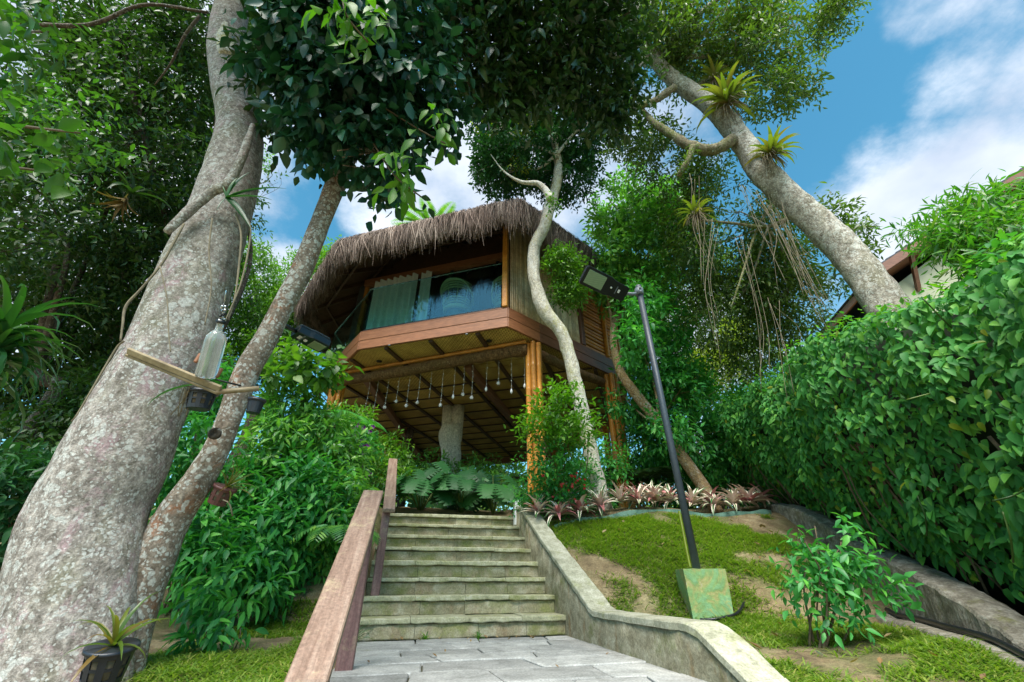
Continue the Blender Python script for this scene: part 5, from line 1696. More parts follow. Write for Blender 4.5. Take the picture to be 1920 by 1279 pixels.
foliage(T4, cloud([blob(1055, 492, 7.7, 32, 28), blob(1066, 540, 7.7, 30, 36), blob(1035, 380, 7.5, 8, 8)], 620, 6, .078, .25, .1, .05), 'small', M['leaf_pale'], 90, stuff='shoot_foliage')

# ---- bushy tree right of the hut, with the leaning tan trunk
T5 = thing('tree', 'bushy bright green tree on a leaning tan trunk between the hut and the lamp post', 'tree', (3.2, 7.0, .95))
rows = [(1352, 985, 36), (1338, 948, 34), (1310, 900, 32), (1270, 845, 30), (1232, 790, 28), (1188, 735, 26), (1160, 690, 22), (1150, 620, 18), (1165, 540, 14), (1180, 450, 10)]
obj('trunk', limb(rows, 7.0, 7.4, 50, 14, .10, 5, .03, .72), M['bark_tan'], T5)
b5 = [blob(1190, 400, 9.4, 85, 75), blob(1220, 470, 9.2, 80, 70), blob(1150, 480, 9.0, 55, 60), blob(1200, 540, 9.0, 85, 50), blob(1250, 400, 9.6, 50, 50)]
b5b = [blob(1192, 630, 7.2, 28, 60), blob(1255, 800, 7.0, 32, 34), blob(1205, 560, 7.6, 35, 35), blob(1215, 680, 8.4, 40, 50), blob(1240, 690, 8.4, 60, 70), blob(1175, 750, 8.2, 40, 35), blob(1270, 740, 8.2, 80, 70), blob(1300, 830, 7.9, 75, 70), blob(1230, 820, 8.2, 60, 70), blob(1340, 760, 8.3, 60, 70), blob(1230, 600, 8.6, 60, 50)]
branches(T5, path_px([(1150, 620, 18)], 7.35)[0][0], b5[:5], .04, M['bark_tan'], 7)
branches(T5, path_px([(1232, 790, 28)], 7.2)[0][0], b5b[3:9], .03, M['bark_tan'], 6)
foliage(T5, cloud(b5, 2900, 7, .145, .34, .05, .25, gap=.22, gfreq=2.0, hang=.2, jit=.5), 'ellip', M['leaf_bright'], 200)
foliage(T5, cloud(b5b, 2500, 7, .135, .34, .1, .25, gap=.18, gfreq=1.6, hang=.25), 'ellip', M['leaf_shrub'], 150, stuff='lower_foliage')

# ---- big leaning tree on the right
T6 = thing('tree', 'big grey tree leaning left over the hedge, carrying bromeliads and hanging roots', 'tree', (5.0, 4.2, .0))
rows = [(1760, 760, 120), (1715, 660, 112), (1660, 575, 98), (1600, 490, 84), (1540, 428, 76), (1480, 372, 70), (1430, 322, 66), (1395, 270, 60), (1360, 225, 54), (1320, 188, 48), (1270, 155, 42), (1225, 110, 34), (1195, 50, 28), (1180, -20, 22)]
obj('trunk', limb(rows, 4.3, 4.15, 130, 24, .09, 5, .05, .68), M['bark_right'], T6)
MOSSP = []
for rws, yy in (([(1375, 262, 40), (1335, 282, 38), (1290, 272, 32), (1255, 250, 26), (1228, 232, 22), (1208, 212, 18), (1196, 190, 14)], 4.15), ([(1300, 275, 22), (1290, 300, 20), (1278, 320, 18), (1272, 332, 16)], 4.0),
                ([(1265, 165, 26), (1225, 190, 22), (1185, 205, 18), (1148, 216, 14), (1120, 240, 8)], 4.1), ([(1300, 170, 20), (1370, 120, 16), (1440, 125, 12), (1500, 150, 8)], 4.2),
                ([(1240, 120, 20), (1310, 90, 15), (1400, 55, 12), (1480, 35, 10), (1560, 28, 8), (1620, 5, 5)], 4.3), ([(1330, 190, 14), (1400, 150, 11), (1470, 175, 9), (1480, 215, 6)], 4.4),
                ([(1500, 400, 20), (1440, 425, 13), (1380, 420, 9), (1310, 412, 6)], 4.6), ([(1462, 360, 14), (1420, 430, 9), (1390, 520, 7), (1370, 580, 4)], 4.7), ([(1560, 470, 16), (1600, 430, 9), (1640, 425, 5)], 4.3),
                ([(1200, 60, 18), (1280, 30, 12), (1360, 18, 9), (1450, 20, 7), (1540, 60, 4)], 4.2)):
    obj('branch', limb(rws, yy, yy + .2, 44, 10, .26, 9, 0, .56), M['bark_moss'], T6)
    bp, br_ = path_px(rws, yy, yy + .2); q_ = resample(np.c_[bp, br_ * .56], 60); MOSSP.append(q_)
mq = np.concatenate(MOSSP); mq = mq[rng.integers(0, len(mq), 2600)]
ou = nrm(rng.normal(0, 1, (len(mq), 3))); mb = MB()
scatter(mb, t_strap(.22, 1.2, 3, .2), mq[:, :3] + ou * mq[:, 3:4] * .9 + rng.normal(0, .02, (len(mq), 3)), nrm(ou + [0, 0, -.2]), nrm(rng.normal(0, .5, (len(mq), 3)) + [0, 0, 1]), rng.uniform(.03, .09, len(mq)), rng.random(len(mq)))
obj('moss_tufts', mb, M['leaf_olive'], T6, True, 'stuff')
b6 = [blob(1240, 40, 7.6, 90, 70), blob(1330, 60, 7.6, 100, 70), blob(1420, 90, 7.4, 80, 70), blob(1500, 130, 7.2, 45, 60), blob(1470, 30, 7.6, 110, 40), blob(1570, 40, 7.4, 45, 40), blob(1180, 130, 7.8, 60, 70), blob(1200, 250, 7.6, 60, 45),
      blob(1430, 180, 7.2, 55, 40), blob(1290, 120, 7.8, 60, 50), blob(1150, 20, 7.8, 80, 60)]
b6b = [blob(1380, 400, 7.2, 80, 60), blob(1330, 460, 7.6, 70, 70), blob(1430, 520, 7.2, 90, 70), blob(1370, 580, 7.6, 80, 80), blob(1480, 600, 7.4, 50, 80), blob(1270, 330, 8.0, 60, 50), blob(1440, 430, 6.9, 60, 50)]
b6c = [blob(1590, 440, 6.2, 45, 40), blob(1560, 400, 6.3, 30, 30), blob(1615, 470, 6.1, 25, 20), blob(1550, 540, 6.4, 40, 30)]
branches(T6, path_px([(1225, 110, 34)], 4.17)[0][0], [b6[i] for i in (0, 1, 2, 4, 6, 9)], .06, M['bark_right'], 10)
branches(T6, path_px([(1440, 425, 20)], 4.65)[0][0], b6b[:5], .018, M['bark_right'], 10)
foliage(T6, cloud(b6, 4300, 7, .108, .4, .1, .1, gap=.20, gfreq=1.5, hang=.25), 'lance', M['leaf_olive'], 150)
foliage(T6, cat(cloud(b6b + [blob(1240, 300, 8.4, 60, 40), blob(1330, 350, 8.0, 60, 50), blob(1300, 560, 8.2, 40, 60), blob(1290, 430, 8.2, 50, 60), blob(1450, 500, 7.4, 70, 60), blob(1500, 560, 7.2, 45, 50), blob(1400, 660, 7.8, 60, 50)], 4600, 7, .105, .4, .3, .1, gap=.22, gfreq=1.4, hang=.45), cloud(b6c, 180, 7, .10, .35, .1, .1)), 'lance', M['leaf_olive'], 120, stuff='lower_foliage')
hr = [((1420, 350), (1470, 450), (1500, 520)), ((1432, 360), (1490, 470), (1530, 560)), ((1440, 372), (1500, 500), (1545, 600)), ((1450, 380), (1505, 480), (1522, 548)), ((1400, 340), (1440, 430), (1462, 520)),
      ((1330, 420), (1335, 520), (1345, 640)), ((1390, 450), (1420, 600), (1435, 700)), ((1460, 560), (1470, 640), (1480, 720)), ((1300, 330), (1310, 420), (1318, 500)), ((1455, 390), (1515, 520), (1560, 590))]
for i, (a, c_, e) in enumerate(hr):
    mb = MB()
    for k in range(4):
        j = rng.normal(0, 9, 6); yy = 4.0 + rng.uniform(0, .4)
        tube(mb, resample(np.array([P(a[0] + j[0], a[1] + j[1], y=yy), P(c_[0] + j[2], c_[1] + j[3], y=yy), P(e[0] + j[4], e[1] + j[5] * 4, y=yy)]), 14), rng.uniform(.0012, .0036), 5)
    obj('hanging_roots', mb, M['root'], T6, True, 'stuff')

# ---- bromeliads on the trunks
T_br = t_strap(.15, 1.5, 7, .3, 2.6)
T_br2 = t_strap(.12, .9, 7, .3, 2.2)


def rosette(root, c_, axis, n_, ln, mat, T, nm, spread=(.25, 1.1), name='leaf'):
    axis = nrm(axis); ref = nrm(np.cross(axis, [.3, .5, .8])); r2 = np.cross(axis, ref)
    off = np.array(root.location) if not root.get('_local') else np.zeros(3)
    me = leaf_mesh(nm, T, mat)
    for i in range(n_):
        a = i * 2.4 + rng.uniform(-.3, .3); th = spread[0] + (spread[1] - spread[0]) * ((i + .5) / n_) + rng.uniform(-.1, .1)
        sd_ = ref * math.cos(a) + r2 * math.sin(a)
        d = axis * math.cos(th) + sd_ * math.sin(th); nv = axis * math.sin(th) - sd_ * math.cos(th)
        o = bpy.data.objects.new(name, me); col.objects.link(o); o.parent = root
        Rm = frames(d[None], nv[None])[0]; mt = np.eye(4); mt[:3, :3] = Rm * ln * rng.uniform(.7, 1.15); mt[:3, 3] = np.asarray(c_) - off
        o.matrix_local = Matrix(mt.tolist())


for (px, py, yy, n_, ln, lab, ax_) in ((1365, 195, 3.95, 44, .60, 'largest golden green bromeliad rosette on top of the leaning trunk', (-.1, -.35, .9)), (1340, 150, 4.1, 30, .42, 'uppermost small bromeliad tuft near the fork of the leaning trunk', (.1, -.2, 1)),
                                     (1445, 292, 3.95, 36, .44, 'reddish tipped bromeliad lower down on the leaning trunk', (.2, -.35, .9)), (1305, 405, 4.4, 26, .38, 'green bromeliad perched on a thin branch left of the hanging roots', (-.1, -.3, .9))):
    c_ = P(px, py, y=yy); br = thing('bromeliad', lab, 'plant', c_, 'bromeliads growing on the leaning trunk')
    rosette(br, c_, ax_, n_, ln, M['leaf_brom'], T_br, 'brom', (.1, 1.55))
    mb = MB()
    for k in range(46):
        d = nrm(rng.normal(0, 1, 3) + [0, -.4, -.5]); tube(mb, resample(np.array([c_, c_ + d * .14 * ln / .5, c_ + d * .22 * ln / .5 + [0, 0, -.16 * ln / .5]]), 6), np.linspace(.009, .003, 6), 4)
    obj('dead_leaves', mb, M['root'], br, True, 'stuff')
c_ = P(425, 372, y=2.12); br = thing('bromeliad', 'green strap leaved bromeliad sitting on the dead branch across the lichen trunk', 'plant', c_)
T_st = t_strap(.13, .45, 7, .3, 2.6)
me = leaf_mesh('bromflat', T_st, M['leaf_strap'])
for (tx, ty, ln) in ((520, 340, 1.0), (500, 362, .9), (466, 410, .9), (458, 318, .8), (440, 330, .7), (405, 388, .6), (418, 348, .7), (480, 348, .8)):
    e = P(tx, ty, y=2.08); d = e - c_
    o = bpy.data.objects.new('leaf', me); col.objects.link(o); o.parent = br
    Rm = frames(d[None], np.array([[0, -.7, .6]]))[0]; mt = np.eye(4); mt[:3, :3] = Rm * np.linalg.norm(d) * 1.12; mt[:3, 3] = 0; o.matrix_local = Matrix(mt.tolist())
c_ = P(240, 372, y=4.6); br = thing('dead_fern', 'clump of dry brown hanging fronds among the dark leaves left of the trunk', 'plant', c_)
rosette(br, c_, (0, -.3, -1), 14, .45, M['leaf_dry'], T_br2, 'dryfrond', (.0, .7))
rosette(br, c_ + [0, 0, .1], (.4, -.3, .6), 8, .6, M['leaf_forest'], T_br, 'darkfrond', (.4, 1.3))

# far wood behind everything, one mass of leaves
NW = 15000
xw = rng.uniform(-46, 46, NW); yw = 27 + rng.uniform(0, 8, NW) + .006 * xw ** 2
top_ = 6.5 + 2.5 * np.sin(xw * .35) + 1.5 * np.sin(xw * .93 + 1)
zw = 2.2 + (top_ - 1.0) * rng.random(NW) ** .8
mb = MB()
scatter(mb, TS['ellip'], np.stack([xw, yw, zw], 1), nrm(rng.normal(0, 1, (NW, 3)) + [0, 0, -.3]), nrm(rng.normal(0, .6, (NW, 3)) + [0, -.4, .9]), .62 * rng.uniform(.6, 1.3, NW), rng.random(NW))
fw = obj('far_woods', mb, M['leaf_olive'], None, True, 'stuff'); fw['label'] = 'green mass of distant woods behind the hut and garden'; fw['category'] = 'woods'

# ------------------------------------------------------------------ the tall hedge on the right
HG = thing('hedge', 'tall dense hedge of pointed heart shaped leaves along the right side above the rough wall', 'hedge', (3.9, 4.2, 0))
hx = lambda y: np.interp(y, [.3, 1, 1.84, 3.1, 5.5, 6.5, 8.2], [2.6, 2.74, 2.93, 3.2, 3.52, 3.75, 4.3])
hz = lambda y: np.interp(y, [.3, 1, 1.84, 3.1, 4.2, 5.5, 6.5, 7.4, 8.2], [1.4, 1.5, 1.62, 2.05, 2.2, 2.42, 2.6, 2.6, 2.2])
hb = lambda y: np.interp(y, [1, 2.9, 4, 5.4, 6.3, 8.2], [-.45, -.22, .15, .62, .95, 1.2])
rec = lambda y: np.interp(y, [1, 3, 4.5, 5.5, 8], [.05, .14, .36, .5, .55])


def face(y, t):
    """t 0 bottom .. 1 top edge"""
    bul = .16 * np.sin(y * 2.3 + t * 2) + .10 * np.sin(y * 5.1 - t * 4)
    x = hx(y) + rec(y) * (1 - t) ** 1.6 - .14 * np.sin(np.pi * np.clip(t, 0, 1)) + bul * (.5 + .5 * t) * .7
    z = hb(y) + (hz(y) + .06 * np.sin(y * 3.7) - hb(y)) * t
    return np.stack([x, y, z], -1)


NH = 17500
y_ = .4 + 7.6 * rng.random(NH); t_ = rng.random(NH) ** .85
p = face(y_, t_)
nz_ = np.array([mnoise.noise(Vector((0, q[1] * 1.9, q[2] * 1.9))) + .6 * mnoise.noise(Vector((3, q[1] * 4.4, q[2] * 4.4))) for q in p])
p[:, 0] += rng.exponential(.07, NH) - .07 - .13 * nz_
kp = (nz_ > -.52) | (rng.random(NH) < .3); p, y_, t_, NH = p[kp], y_[kp], t_[kp], int(kp.sum())
d = nrm(np.stack([-.35 + rng.normal(0, .35, NH), -.25 + rng.normal(0, .55, NH), -.75 + rng.normal(0, .35, NH)], 1))
n_ = nrm(np.stack([-.75 + rng.normal(0, .25, NH), -.35 + rng.normal(0, .3, NH), .55 + rng.normal(0, .3, NH)], 1))
sz = .080 * rng.uniform(.5, 1.4, NH)
NT = 6500
y2 = .4 + 7.8 * rng.random(NT); w2_ = rng.random(NT) * 1.7
p2 = face(y2, np.ones(NT)); p2[:, 0] += w2_; p2[:, 2] += .10 * np.sqrt(w2_) + .05 * np.sin(y2 * 4 + w2_ * 5) + rng.exponential(.035, NT) - .03
d2 = nrm(np.stack([-.5 + rng.normal(0, .5, NT), rng.normal(-.2, .6, NT), rng.normal(-.15, .3, NT)], 1))
n2 = nrm(np.stack([-.3 + rng.normal(0, .35, NT), -.2 + rng.normal(0, .35, NT), 1 + 0 * y2], 1))
s2 = .082 * rng.uniform(.5, 1.25, NT)
foliage(HG, (np.r_[p, p2], np.r_[d, d2], np.r_[n_, n2], np.r_[sz, s2]), 'heart', M['leaf_hedge'], 300, full=True, cell=16)
# yellowish fresh growth along the top edge
NY = 1100
y3 = 2.2 + 5.6 * rng.random(NY); p3 = face(y3, np.ones(NY)); p3[:, 0] += rng.uniform(-.05, .8, NY); p3[:, 2] += rng.uniform(.0, .14, NY)
foliage(HG, (p3, nrm(np.stack([rng.normal(-.3, .6, NY), rng.normal(0, .6, NY), rng.normal(.2, .4, NY)], 1)), nrm(np.stack([rng.normal(0, .4, NY), rng.normal(-.3, .4, NY), 1 + 0 * y3], 1)), .06 * rng.uniform(.5, 1.3, NY)), 'heart', M['leaf_lime'], 0, 'young_foliage')
ND = 130
y4 = 1.2 + 6.2 * rng.random(ND); p4_ = face(y4, rng.random(ND)); p4_[:, 0] -= rng.uniform(.0, .14, ND)
foliage(HG, (p4_, nrm(rng.normal(0, .6, (ND, 3)) + [-.2, 0, -.8]), nrm(rng.normal(0, .4, (ND, 3)) + [-.8, -.3, .4]), .08 * rng.uniform(.5, 1.2, ND)), 'heart', M['leaf_yellow'], 0, 'yellowed_leaves', full=True)
# solid near-black backing: stands in for deep shade inside the hedge, stops see-through
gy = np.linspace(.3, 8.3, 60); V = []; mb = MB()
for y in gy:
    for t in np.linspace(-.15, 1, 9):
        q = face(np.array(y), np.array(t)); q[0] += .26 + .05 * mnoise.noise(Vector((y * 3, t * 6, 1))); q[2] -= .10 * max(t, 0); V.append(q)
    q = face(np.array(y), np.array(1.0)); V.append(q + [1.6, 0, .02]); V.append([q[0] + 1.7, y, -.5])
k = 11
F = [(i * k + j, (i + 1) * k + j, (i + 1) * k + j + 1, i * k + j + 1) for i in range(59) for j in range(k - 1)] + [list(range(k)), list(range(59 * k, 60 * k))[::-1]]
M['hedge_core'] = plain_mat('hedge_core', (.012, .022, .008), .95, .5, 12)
mb.add(V, F); obj('shade_backing', mb, M['hedge_core'], HG)
mb = MB()
for i in range(46):
    y = rng.uniform(2.2, 7.8); a = face(np.array(y), np.array(rng.uniform(0, .25))); c_ = face(np.array(y + rng.normal(0, .2)), np.array(rng.uniform(.4, .7))); a[2] = hb(y) - .1
    tube(mb, resample(np.array([a + [.12, 0, 0], (a + c_) / 2 + rng.normal(0, .06, 3) + [.05, 0, 0], c_ + [.06, 0, 0]]), 10), rng.uniform(.004, .012), 5)
obj('stems', mb, M['twig'], HG, True, 'stuff')
for (a, c_, e, s_) in (((1700, 750), (1760, 735), (1810, 730), 3.0), ((1730, 560), (1790, 620), (1830, 640), 3.0), ((1555, 700), (1565, 760), (1550, 800), 4.2), ((1880, 960), (1895, 1010), (1900, 1055), 2.4), ((1720, 930), (1735, 970), (1738, 1005), 3.2), ((1860, 940), (1900, 930), (1925, 915), 2.3), ((1545, 900), (1560, 930), (1575, 960), 4.6)):
    mb = MB(); tube(mb, resample(np.array([P(*a, s=s_), P(*c_, s=s_ * .98), P(*e, s=s_)]), 14), .005, 5); obj('tendril', mb, M['leaf_olive'], HG)

# bamboo spilling over the hedge in front of the neighbouring roof
BB = thing('bamboo', 'feathery bamboo with narrow bright leaves arching over the hedge in front of the neighbouring roof', 'plant', (5.2, 3.2, .6))
cul = []
for (px, py, s_) in ((1720, 420, 4.6), (1790, 440, 4.2), (1840, 400, 4.3), (1900, 380, 4.0), (1860, 470, 3.8), (1760, 470, 4.6), (1930, 430, 3.7), (1800, 500, 4.0), (1700, 440, 4.8)):
    e = P(px, py, s=s_); b_ = np.array([5.2 + rng.uniform(-.3, .5), 3.0 + rng.uniform(-.4, .6), .4])
    mid = b_ * .3 + e * .7 + [.15, 0, .5]
    mb = MB(); tube(mb, resample(np.array([b_, mid, e]), 16), np.linspace(.014, .003, 16), 6); obj('culm', mb, M['bamboo'], BB)
bb = [blob(1890, 370, 4.3, 45, 25), blob(1810, 390, 4.5, 40, 22), blob(1880, 440, 3.9, 90, 45), blob(1800, 440, 4.2, 70, 40), blob(1900, 500, 3.6, 70, 40), blob(1840, 395, 4.3, 50, 30), blob(1715, 428, 4.9, 22, 14), blob(1860, 520, 3.7, 60, 30)]
foliage(BB, cloud(bb, 900, 6, .125, .3, .1, .05, hang=.25), 'narrow', M['leaf_bamboo'], 260, full=True)

# yellow green shrub beyond the hedge end
def bush(name, lab, cat_, blobs, ntw, k, size, kind, mat, nparts, base, tw=.25, group=None, gap=0.0, droop=.1, hang=.2, stems=6, full=False, gfreq=1.6, rmin=.3, up=.9, stemr=.012):
    t_ = thing(name, lab, cat_, base, group)
    foliage(t_, cloud(blobs, ntw, k, size, tw, droop, rmin, gap=gap, gfreq=gfreq, hang=hang, up=up), kind, mat, nparts, full=full)
    b_ = np.asarray(base, float)
    for i in range(stems):
        c_, A = blobs[i % len(blobs)]
        e = c_ + (nrm(rng.normal(0, 1, 3)) * A * .3) @ CAMR
        s_ = b_ + [rng.normal(0, .06), rng.normal(0, .06), -.1]
        mb = MB(); tube(mb, resample(np.array([s_, s_ * .5 + e * .5 + rng.normal(0, .05, 3), e]), 10), np.linspace(stemr, stemr * .35, 10), 5); obj('stem', mb, M['twig'], t_)
    return t_


def gpt(px, py, s_):
    q = P(px, py, s=s_); return (q[0], q[1], float(gz(q[0], q[1])))


bush('shrub', 'yellow green feathery shrub glowing between the hedge and the bushy tree', 'shrub', [blob(1335, 690, 10.5, 50, 45), blob(1370, 640, 10.8, 25, 45), blob(1310, 740, 10.5, 40, 30)], 800, 7, .10, 'narrow', M['leaf_yellow'], 60, gpt(1330, 820, 10.5))
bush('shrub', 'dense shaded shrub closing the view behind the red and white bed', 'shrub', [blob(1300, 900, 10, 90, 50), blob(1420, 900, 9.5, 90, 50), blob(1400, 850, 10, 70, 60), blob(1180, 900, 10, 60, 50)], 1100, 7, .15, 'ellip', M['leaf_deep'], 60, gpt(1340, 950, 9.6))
bush('shrub', 'dark leafy shrub in the shade at the far end of the hedge', 'shrub', [blob(1400, 800, 8.6, 70, 70), blob(1440, 880, 8.0, 60, 50), blob(1370, 880, 8.2, 60, 60), blob(1250, 900, 8.4, 80, 50)], 900, 7, .12, 'ellip', M['leaf_shrub'], 100, gpt(1400, 930, 8.3))

# ------------------------------------------------------------------ shrubbery left of the steps
sh = M['leaf_shrub']
bush('shrub', 'dense green shrub with pointed leaves in the middle of the left bank', 'shrub', [blob(560, 930, 4.6, 80, 70), blob(500, 1000, 4.2, 80, 70), blob(580, 1010, 4.4, 60, 70), blob(450, 930, 4.4, 50, 60)], 850, 7, .13, 'lance', sh, 260, gpt(520, 1080, 4.3), full=True, hang=.35)
bush('shrub', 'low green shrub with pointed leaves nearest the slim trunk', 'shrub', [blob(400, 1060, 3.5, 60, 60), blob(470, 1090, 3.7, 70, 40), blob(370, 1010, 3.6, 40, 60)], 300, 7, .12, 'lance', sh, 220, gpt(410, 1130, 3.5), full=True, hang=.35)
bush('shrub', 'green shrub with pointed leaves beside the near handrail', 'shrub', [blob(630, 1000, 4.5, 45, 60), blob(640, 930, 4.8, 45, 40), blob(600, 1080, 4.4, 45, 35)], 330, 7, .12, 'lance', M['leaf_bright'], 200, gpt(620, 1100, 4.4), full=True, hang=.35)
bush('shrub', 'taller light green shrub with narrow leaves above the left bank', 'shrub', [blob(590, 830, 5.4, 80, 60), blob(520, 840, 5.0, 60, 60), blob(640, 870, 5.4, 50, 40), blob(540, 770, 5.4, 50, 40)], 750, 7, .12, 'lance', M['leaf_bright'], 240, gpt(560, 980, 5.2), full=True, hang=.2)
bush('shrub', 'leafy sapling with large ovate leaves between the slim trunk and the hut', 'shrub', [blob(590, 700, 5.6, 50, 40), blob(520, 710, 5.4, 30, 40), blob(560, 660, 6.0, 25, 20)], 95, 6, .15, 'broad', M['leaf_pale'], 180, gpt(570, 900, 5.6), full=True, stems=8, gap=.1)
bush('shrub', 'leafy green shrub low at the left edge behind the lichen trunk', 'shrub', [blob(30, 950, 3.6, 70, 80), blob(20, 880, 3.8, 60, 30), blob(70, 900, 4.2, 40, 40)], 300, 7, .12, 'lance', M['leaf_deep'], 140, gpt(20, 1080, 3.6), full=True)
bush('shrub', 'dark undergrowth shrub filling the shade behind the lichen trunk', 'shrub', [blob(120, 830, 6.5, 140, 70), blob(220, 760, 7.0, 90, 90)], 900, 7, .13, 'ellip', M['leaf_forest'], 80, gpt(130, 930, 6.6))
bush('shrub', 'shrub visible in the slot between the two left trunks', 'shrub', [blob(350, 860, 4.2, 50, 90), blob(400, 740, 5.0, 30, 70), blob(330, 1000, 3.9, 40, 60)], 420, 7, .11, 'lance', sh, 120, gpt(350, 1060, 4.0), full=True)
bush('shrub', 'bushy green shrub under the left corner of the deck', 'shrub', [blob(700, 900, 7.0, 60, 40), blob(650, 800, 7.4, 50, 40), blob(720, 850, 7.6, 40, 30)], 500, 7, .12, 'lance', M['leaf_pale'], 90, gpt(690, 950, 7.0))
sap = bush('shrub', 'young upright plant with long drooping leaves on the grass left of the handrail', 'shrub', [blob(405, 1180, 2.7, 45, 30), blob(440, 1130, 2.75, 50, 25), blob(375, 1230, 2.6, 30, 25), blob(390, 1110, 2.8, 30, 20)], 46, 6, .115, 'lance', sh, 260, gpt(400, 1262, 2.6), .15, full=True, hang=.6, stems=5, stemr=.006)

# purple flowering bush
pu = bush('flowering_shrub', 'shrub with purple flowers at the left corner under the hut', 'shrub', [blob(672, 850, 6.2, 35, 45), blob(655, 900, 6.0, 30, 30)], 230, 6, .085, 'ellip', sh, 80, gpt(665, 960, 6.1))
for i in range(38):
    c_ = P(672 + rng.normal(0, 16), 848 + rng.normal(0, 26), s=5.75 + rng.uniform(0, .25))
    me = leaf_mesh('petal', t_oval(.9, .1, .15), M['petal'])
    for k in range(5):
        a = k * 1.2566; d = np.array([math.cos(a), -.5, math.sin(a)])
        o = bpy.data.objects.new('petal', me); col.objects.link(o); o.parent = pu
        Rm = frames(d[None], np.array([[0, -1.0, .2]]))[0]; mt = np.eye(4); mt[:3, :3] = Rm * .040; mt[:3, 3] = c_ - np.array(pu.location); o.matrix_local = Matrix(mt.tolist())


# cycad fronds: rachis with leaflets, each frond a part
def frond(root, c_, d, ln, mat, nl=22, lw=.16, arch=1.1, name='frond'):
    d = nrm(d); t = np.linspace(0, 1, 14)
    hor = nrm(np.array([d[0], d[1], 0]) + 1e-6)
    el0 = math.asin(np.clip(d[2], -1, 1)); pts = [np.array(c_, float)]
    for i in range(1, 14):
        el = el0 - arch * (t[i] ** 1.2); pts.append(pts[-1] + (hor * math.cos(el) + np.array([0, 0, math.sin(el)])) * ln / 13)
    pts = np.array(pts); mb = MB(); tube(mb, pts, np.linspace(.008, .002, 14), 5)
    tt_ = np.linspace(.14, .99, nl); q = np.array([[np.interp(x, t, pts[:, k]) for k in range(3)] for x in tt_])
    tg = nrm(np.gradient(q, axis=0)); sdv = nrm(np.cross(tg, [0, 0, 1.0]))
    L_ = lw * ln * np.sin(np.pi * (tt_ * .86 + .10)) ** .7 + .02
    for sg in (-1, 1):
        dd = nrm(sdv * sg + tg * .55 + [0, 0, -.12]); nn_ = nrm(np.cross(sdv, tg) * 1.0 + rng.normal(0, .08, (nl, 3)))
        nn_ *= np.sign(nn_[:, 2:3] + 1e-9)
        scatter(mb, t_oval(.17, .1, .05), q, dd, nn_, L_, rng.random(nl))
    obj(name, mb, mat, root)


cy = thing('cycad', 'cycad with arching feathery fronds at the left foot of the hut', 'plant', gpt(640, 900, 6.4))
cb = P(625, 800, s=6.5)
for a in np.linspace(0, 6.28, 15)[:-1]:
    frond(cy, cb, (math.cos(a), math.sin(a), .75 + rng.uniform(-.2, .2)), rng.uniform(.75, 1.0), M['leaf_shrub'], 24, .26, 1.5)
mb = MB(); tube(mb, resample(np.array([[cb[0], cb[1], float(gz(cb[0], cb[1])) - .1], cb]), 8), .09, 10, .2, 8); obj('trunk', mb, M['bark_dark'], cy)
fe = thing('fern', 'fern with arching fronds beside the handrail at the left of the steps', 'plant', gpt(655, 1000, 4.3))
cb = P(640, 1000, s=4.3)
for a in np.linspace(0, 6.28, 12)[:-1]:
    frond(fe, cb, (math.cos(a), math.sin(a), .6), rng.uniform(.4, .6), M['leaf_bright'], 16, .30, 1.5)
fe2 = thing('fern', 'dark palm like fern in the shade behind the leaning tan trunk', 'plant', gpt(1220, 930, 7.6))
cb = P(1215, 900, s=7.6)
for a in np.linspace(0, 6.28, 12)[:-1]:
    frond(fe2, cb, (math.cos(a), math.sin(a), .8), rng.uniform(.6, .9), M['leaf_dark'], 18, .30, 1.3)
fp = thing('palm', 'wispy pale palm fronds rising behind the thatched roof', 'palm', gpt(810, 500, 19))
cb = P(815, 440, s=17)
for a in np.linspace(0, 6.28, 12)[:-1]:
    frond(fp, cb, (math.cos(a), math.sin(a) * .6, 1.0), rng.uniform(1.6, 2.2), M['leaf_pale'], 26, .22, 1.2)
mb = MB(); tube(mb, resample(np.array([[cb[0], cb[1], 1.5], cb]), 12), .12, 8); obj('trunk', mb, M['bark_dark'], fp)

# monstera planting at the head of the steps
TMON = t_monstera()
mon_me = leaf_mesh('monstera', TMON, M['leaf_deep'])
for (px, py, s_, n_, lab) in ((865, 945, 7.3, 30, 'large monstera with deeply split leaves in the middle above the steps'), (790, 945, 7.2, 22, 'monstera with split leaves at the left above the steps, darker and lower'), (925, 955, 7.2, 14, 'small monstera in the shade left of the bamboo post')):
    c_ = P(px, py, s=s_); mo = thing('monstera', lab, 'plant', (c_[0], c_[1], 1.0), 'monstera plants at the head of the steps')
    for i in range(n_):
        a = rng.uniform(0, 6.28); el = rng.uniform(.25, 1.25); ln = rng.uniform(.35, .75)
        e = c_ + np.array([math.cos(a) * math.cos(el), math.sin(a) * math.cos(el), math.sin(el)]) * ln + [0, -.1, 0]
        d = nrm(np.array([math.cos(a) * .8, math.sin(a) * .5 - .45, -.55])); nv = nrm(np.array([math.cos(a) * .3, -.75, .75]) + rng.normal(0, .2, 3))
        o = bpy.data.objects.new('leaf', mon_me); col.objects.link(o); o.parent = mo
        mt = np.eye(4); mt[:3, :3] = frames(d[None], nv[None])[0] * rng.uniform(.26, .40); mt[:3, 3] = e - np.array(mo.location); o.matrix_local = Matrix(mt.tolist())
        mb = MB(); tube(mb, resample(np.array([[c_[0], c_[1], .95], (c_ + e) / 2 + [0, 0, .08], e]), 8), .008, 4); obj('leaf_stalk', mb, M['leaf_olive'], mo)
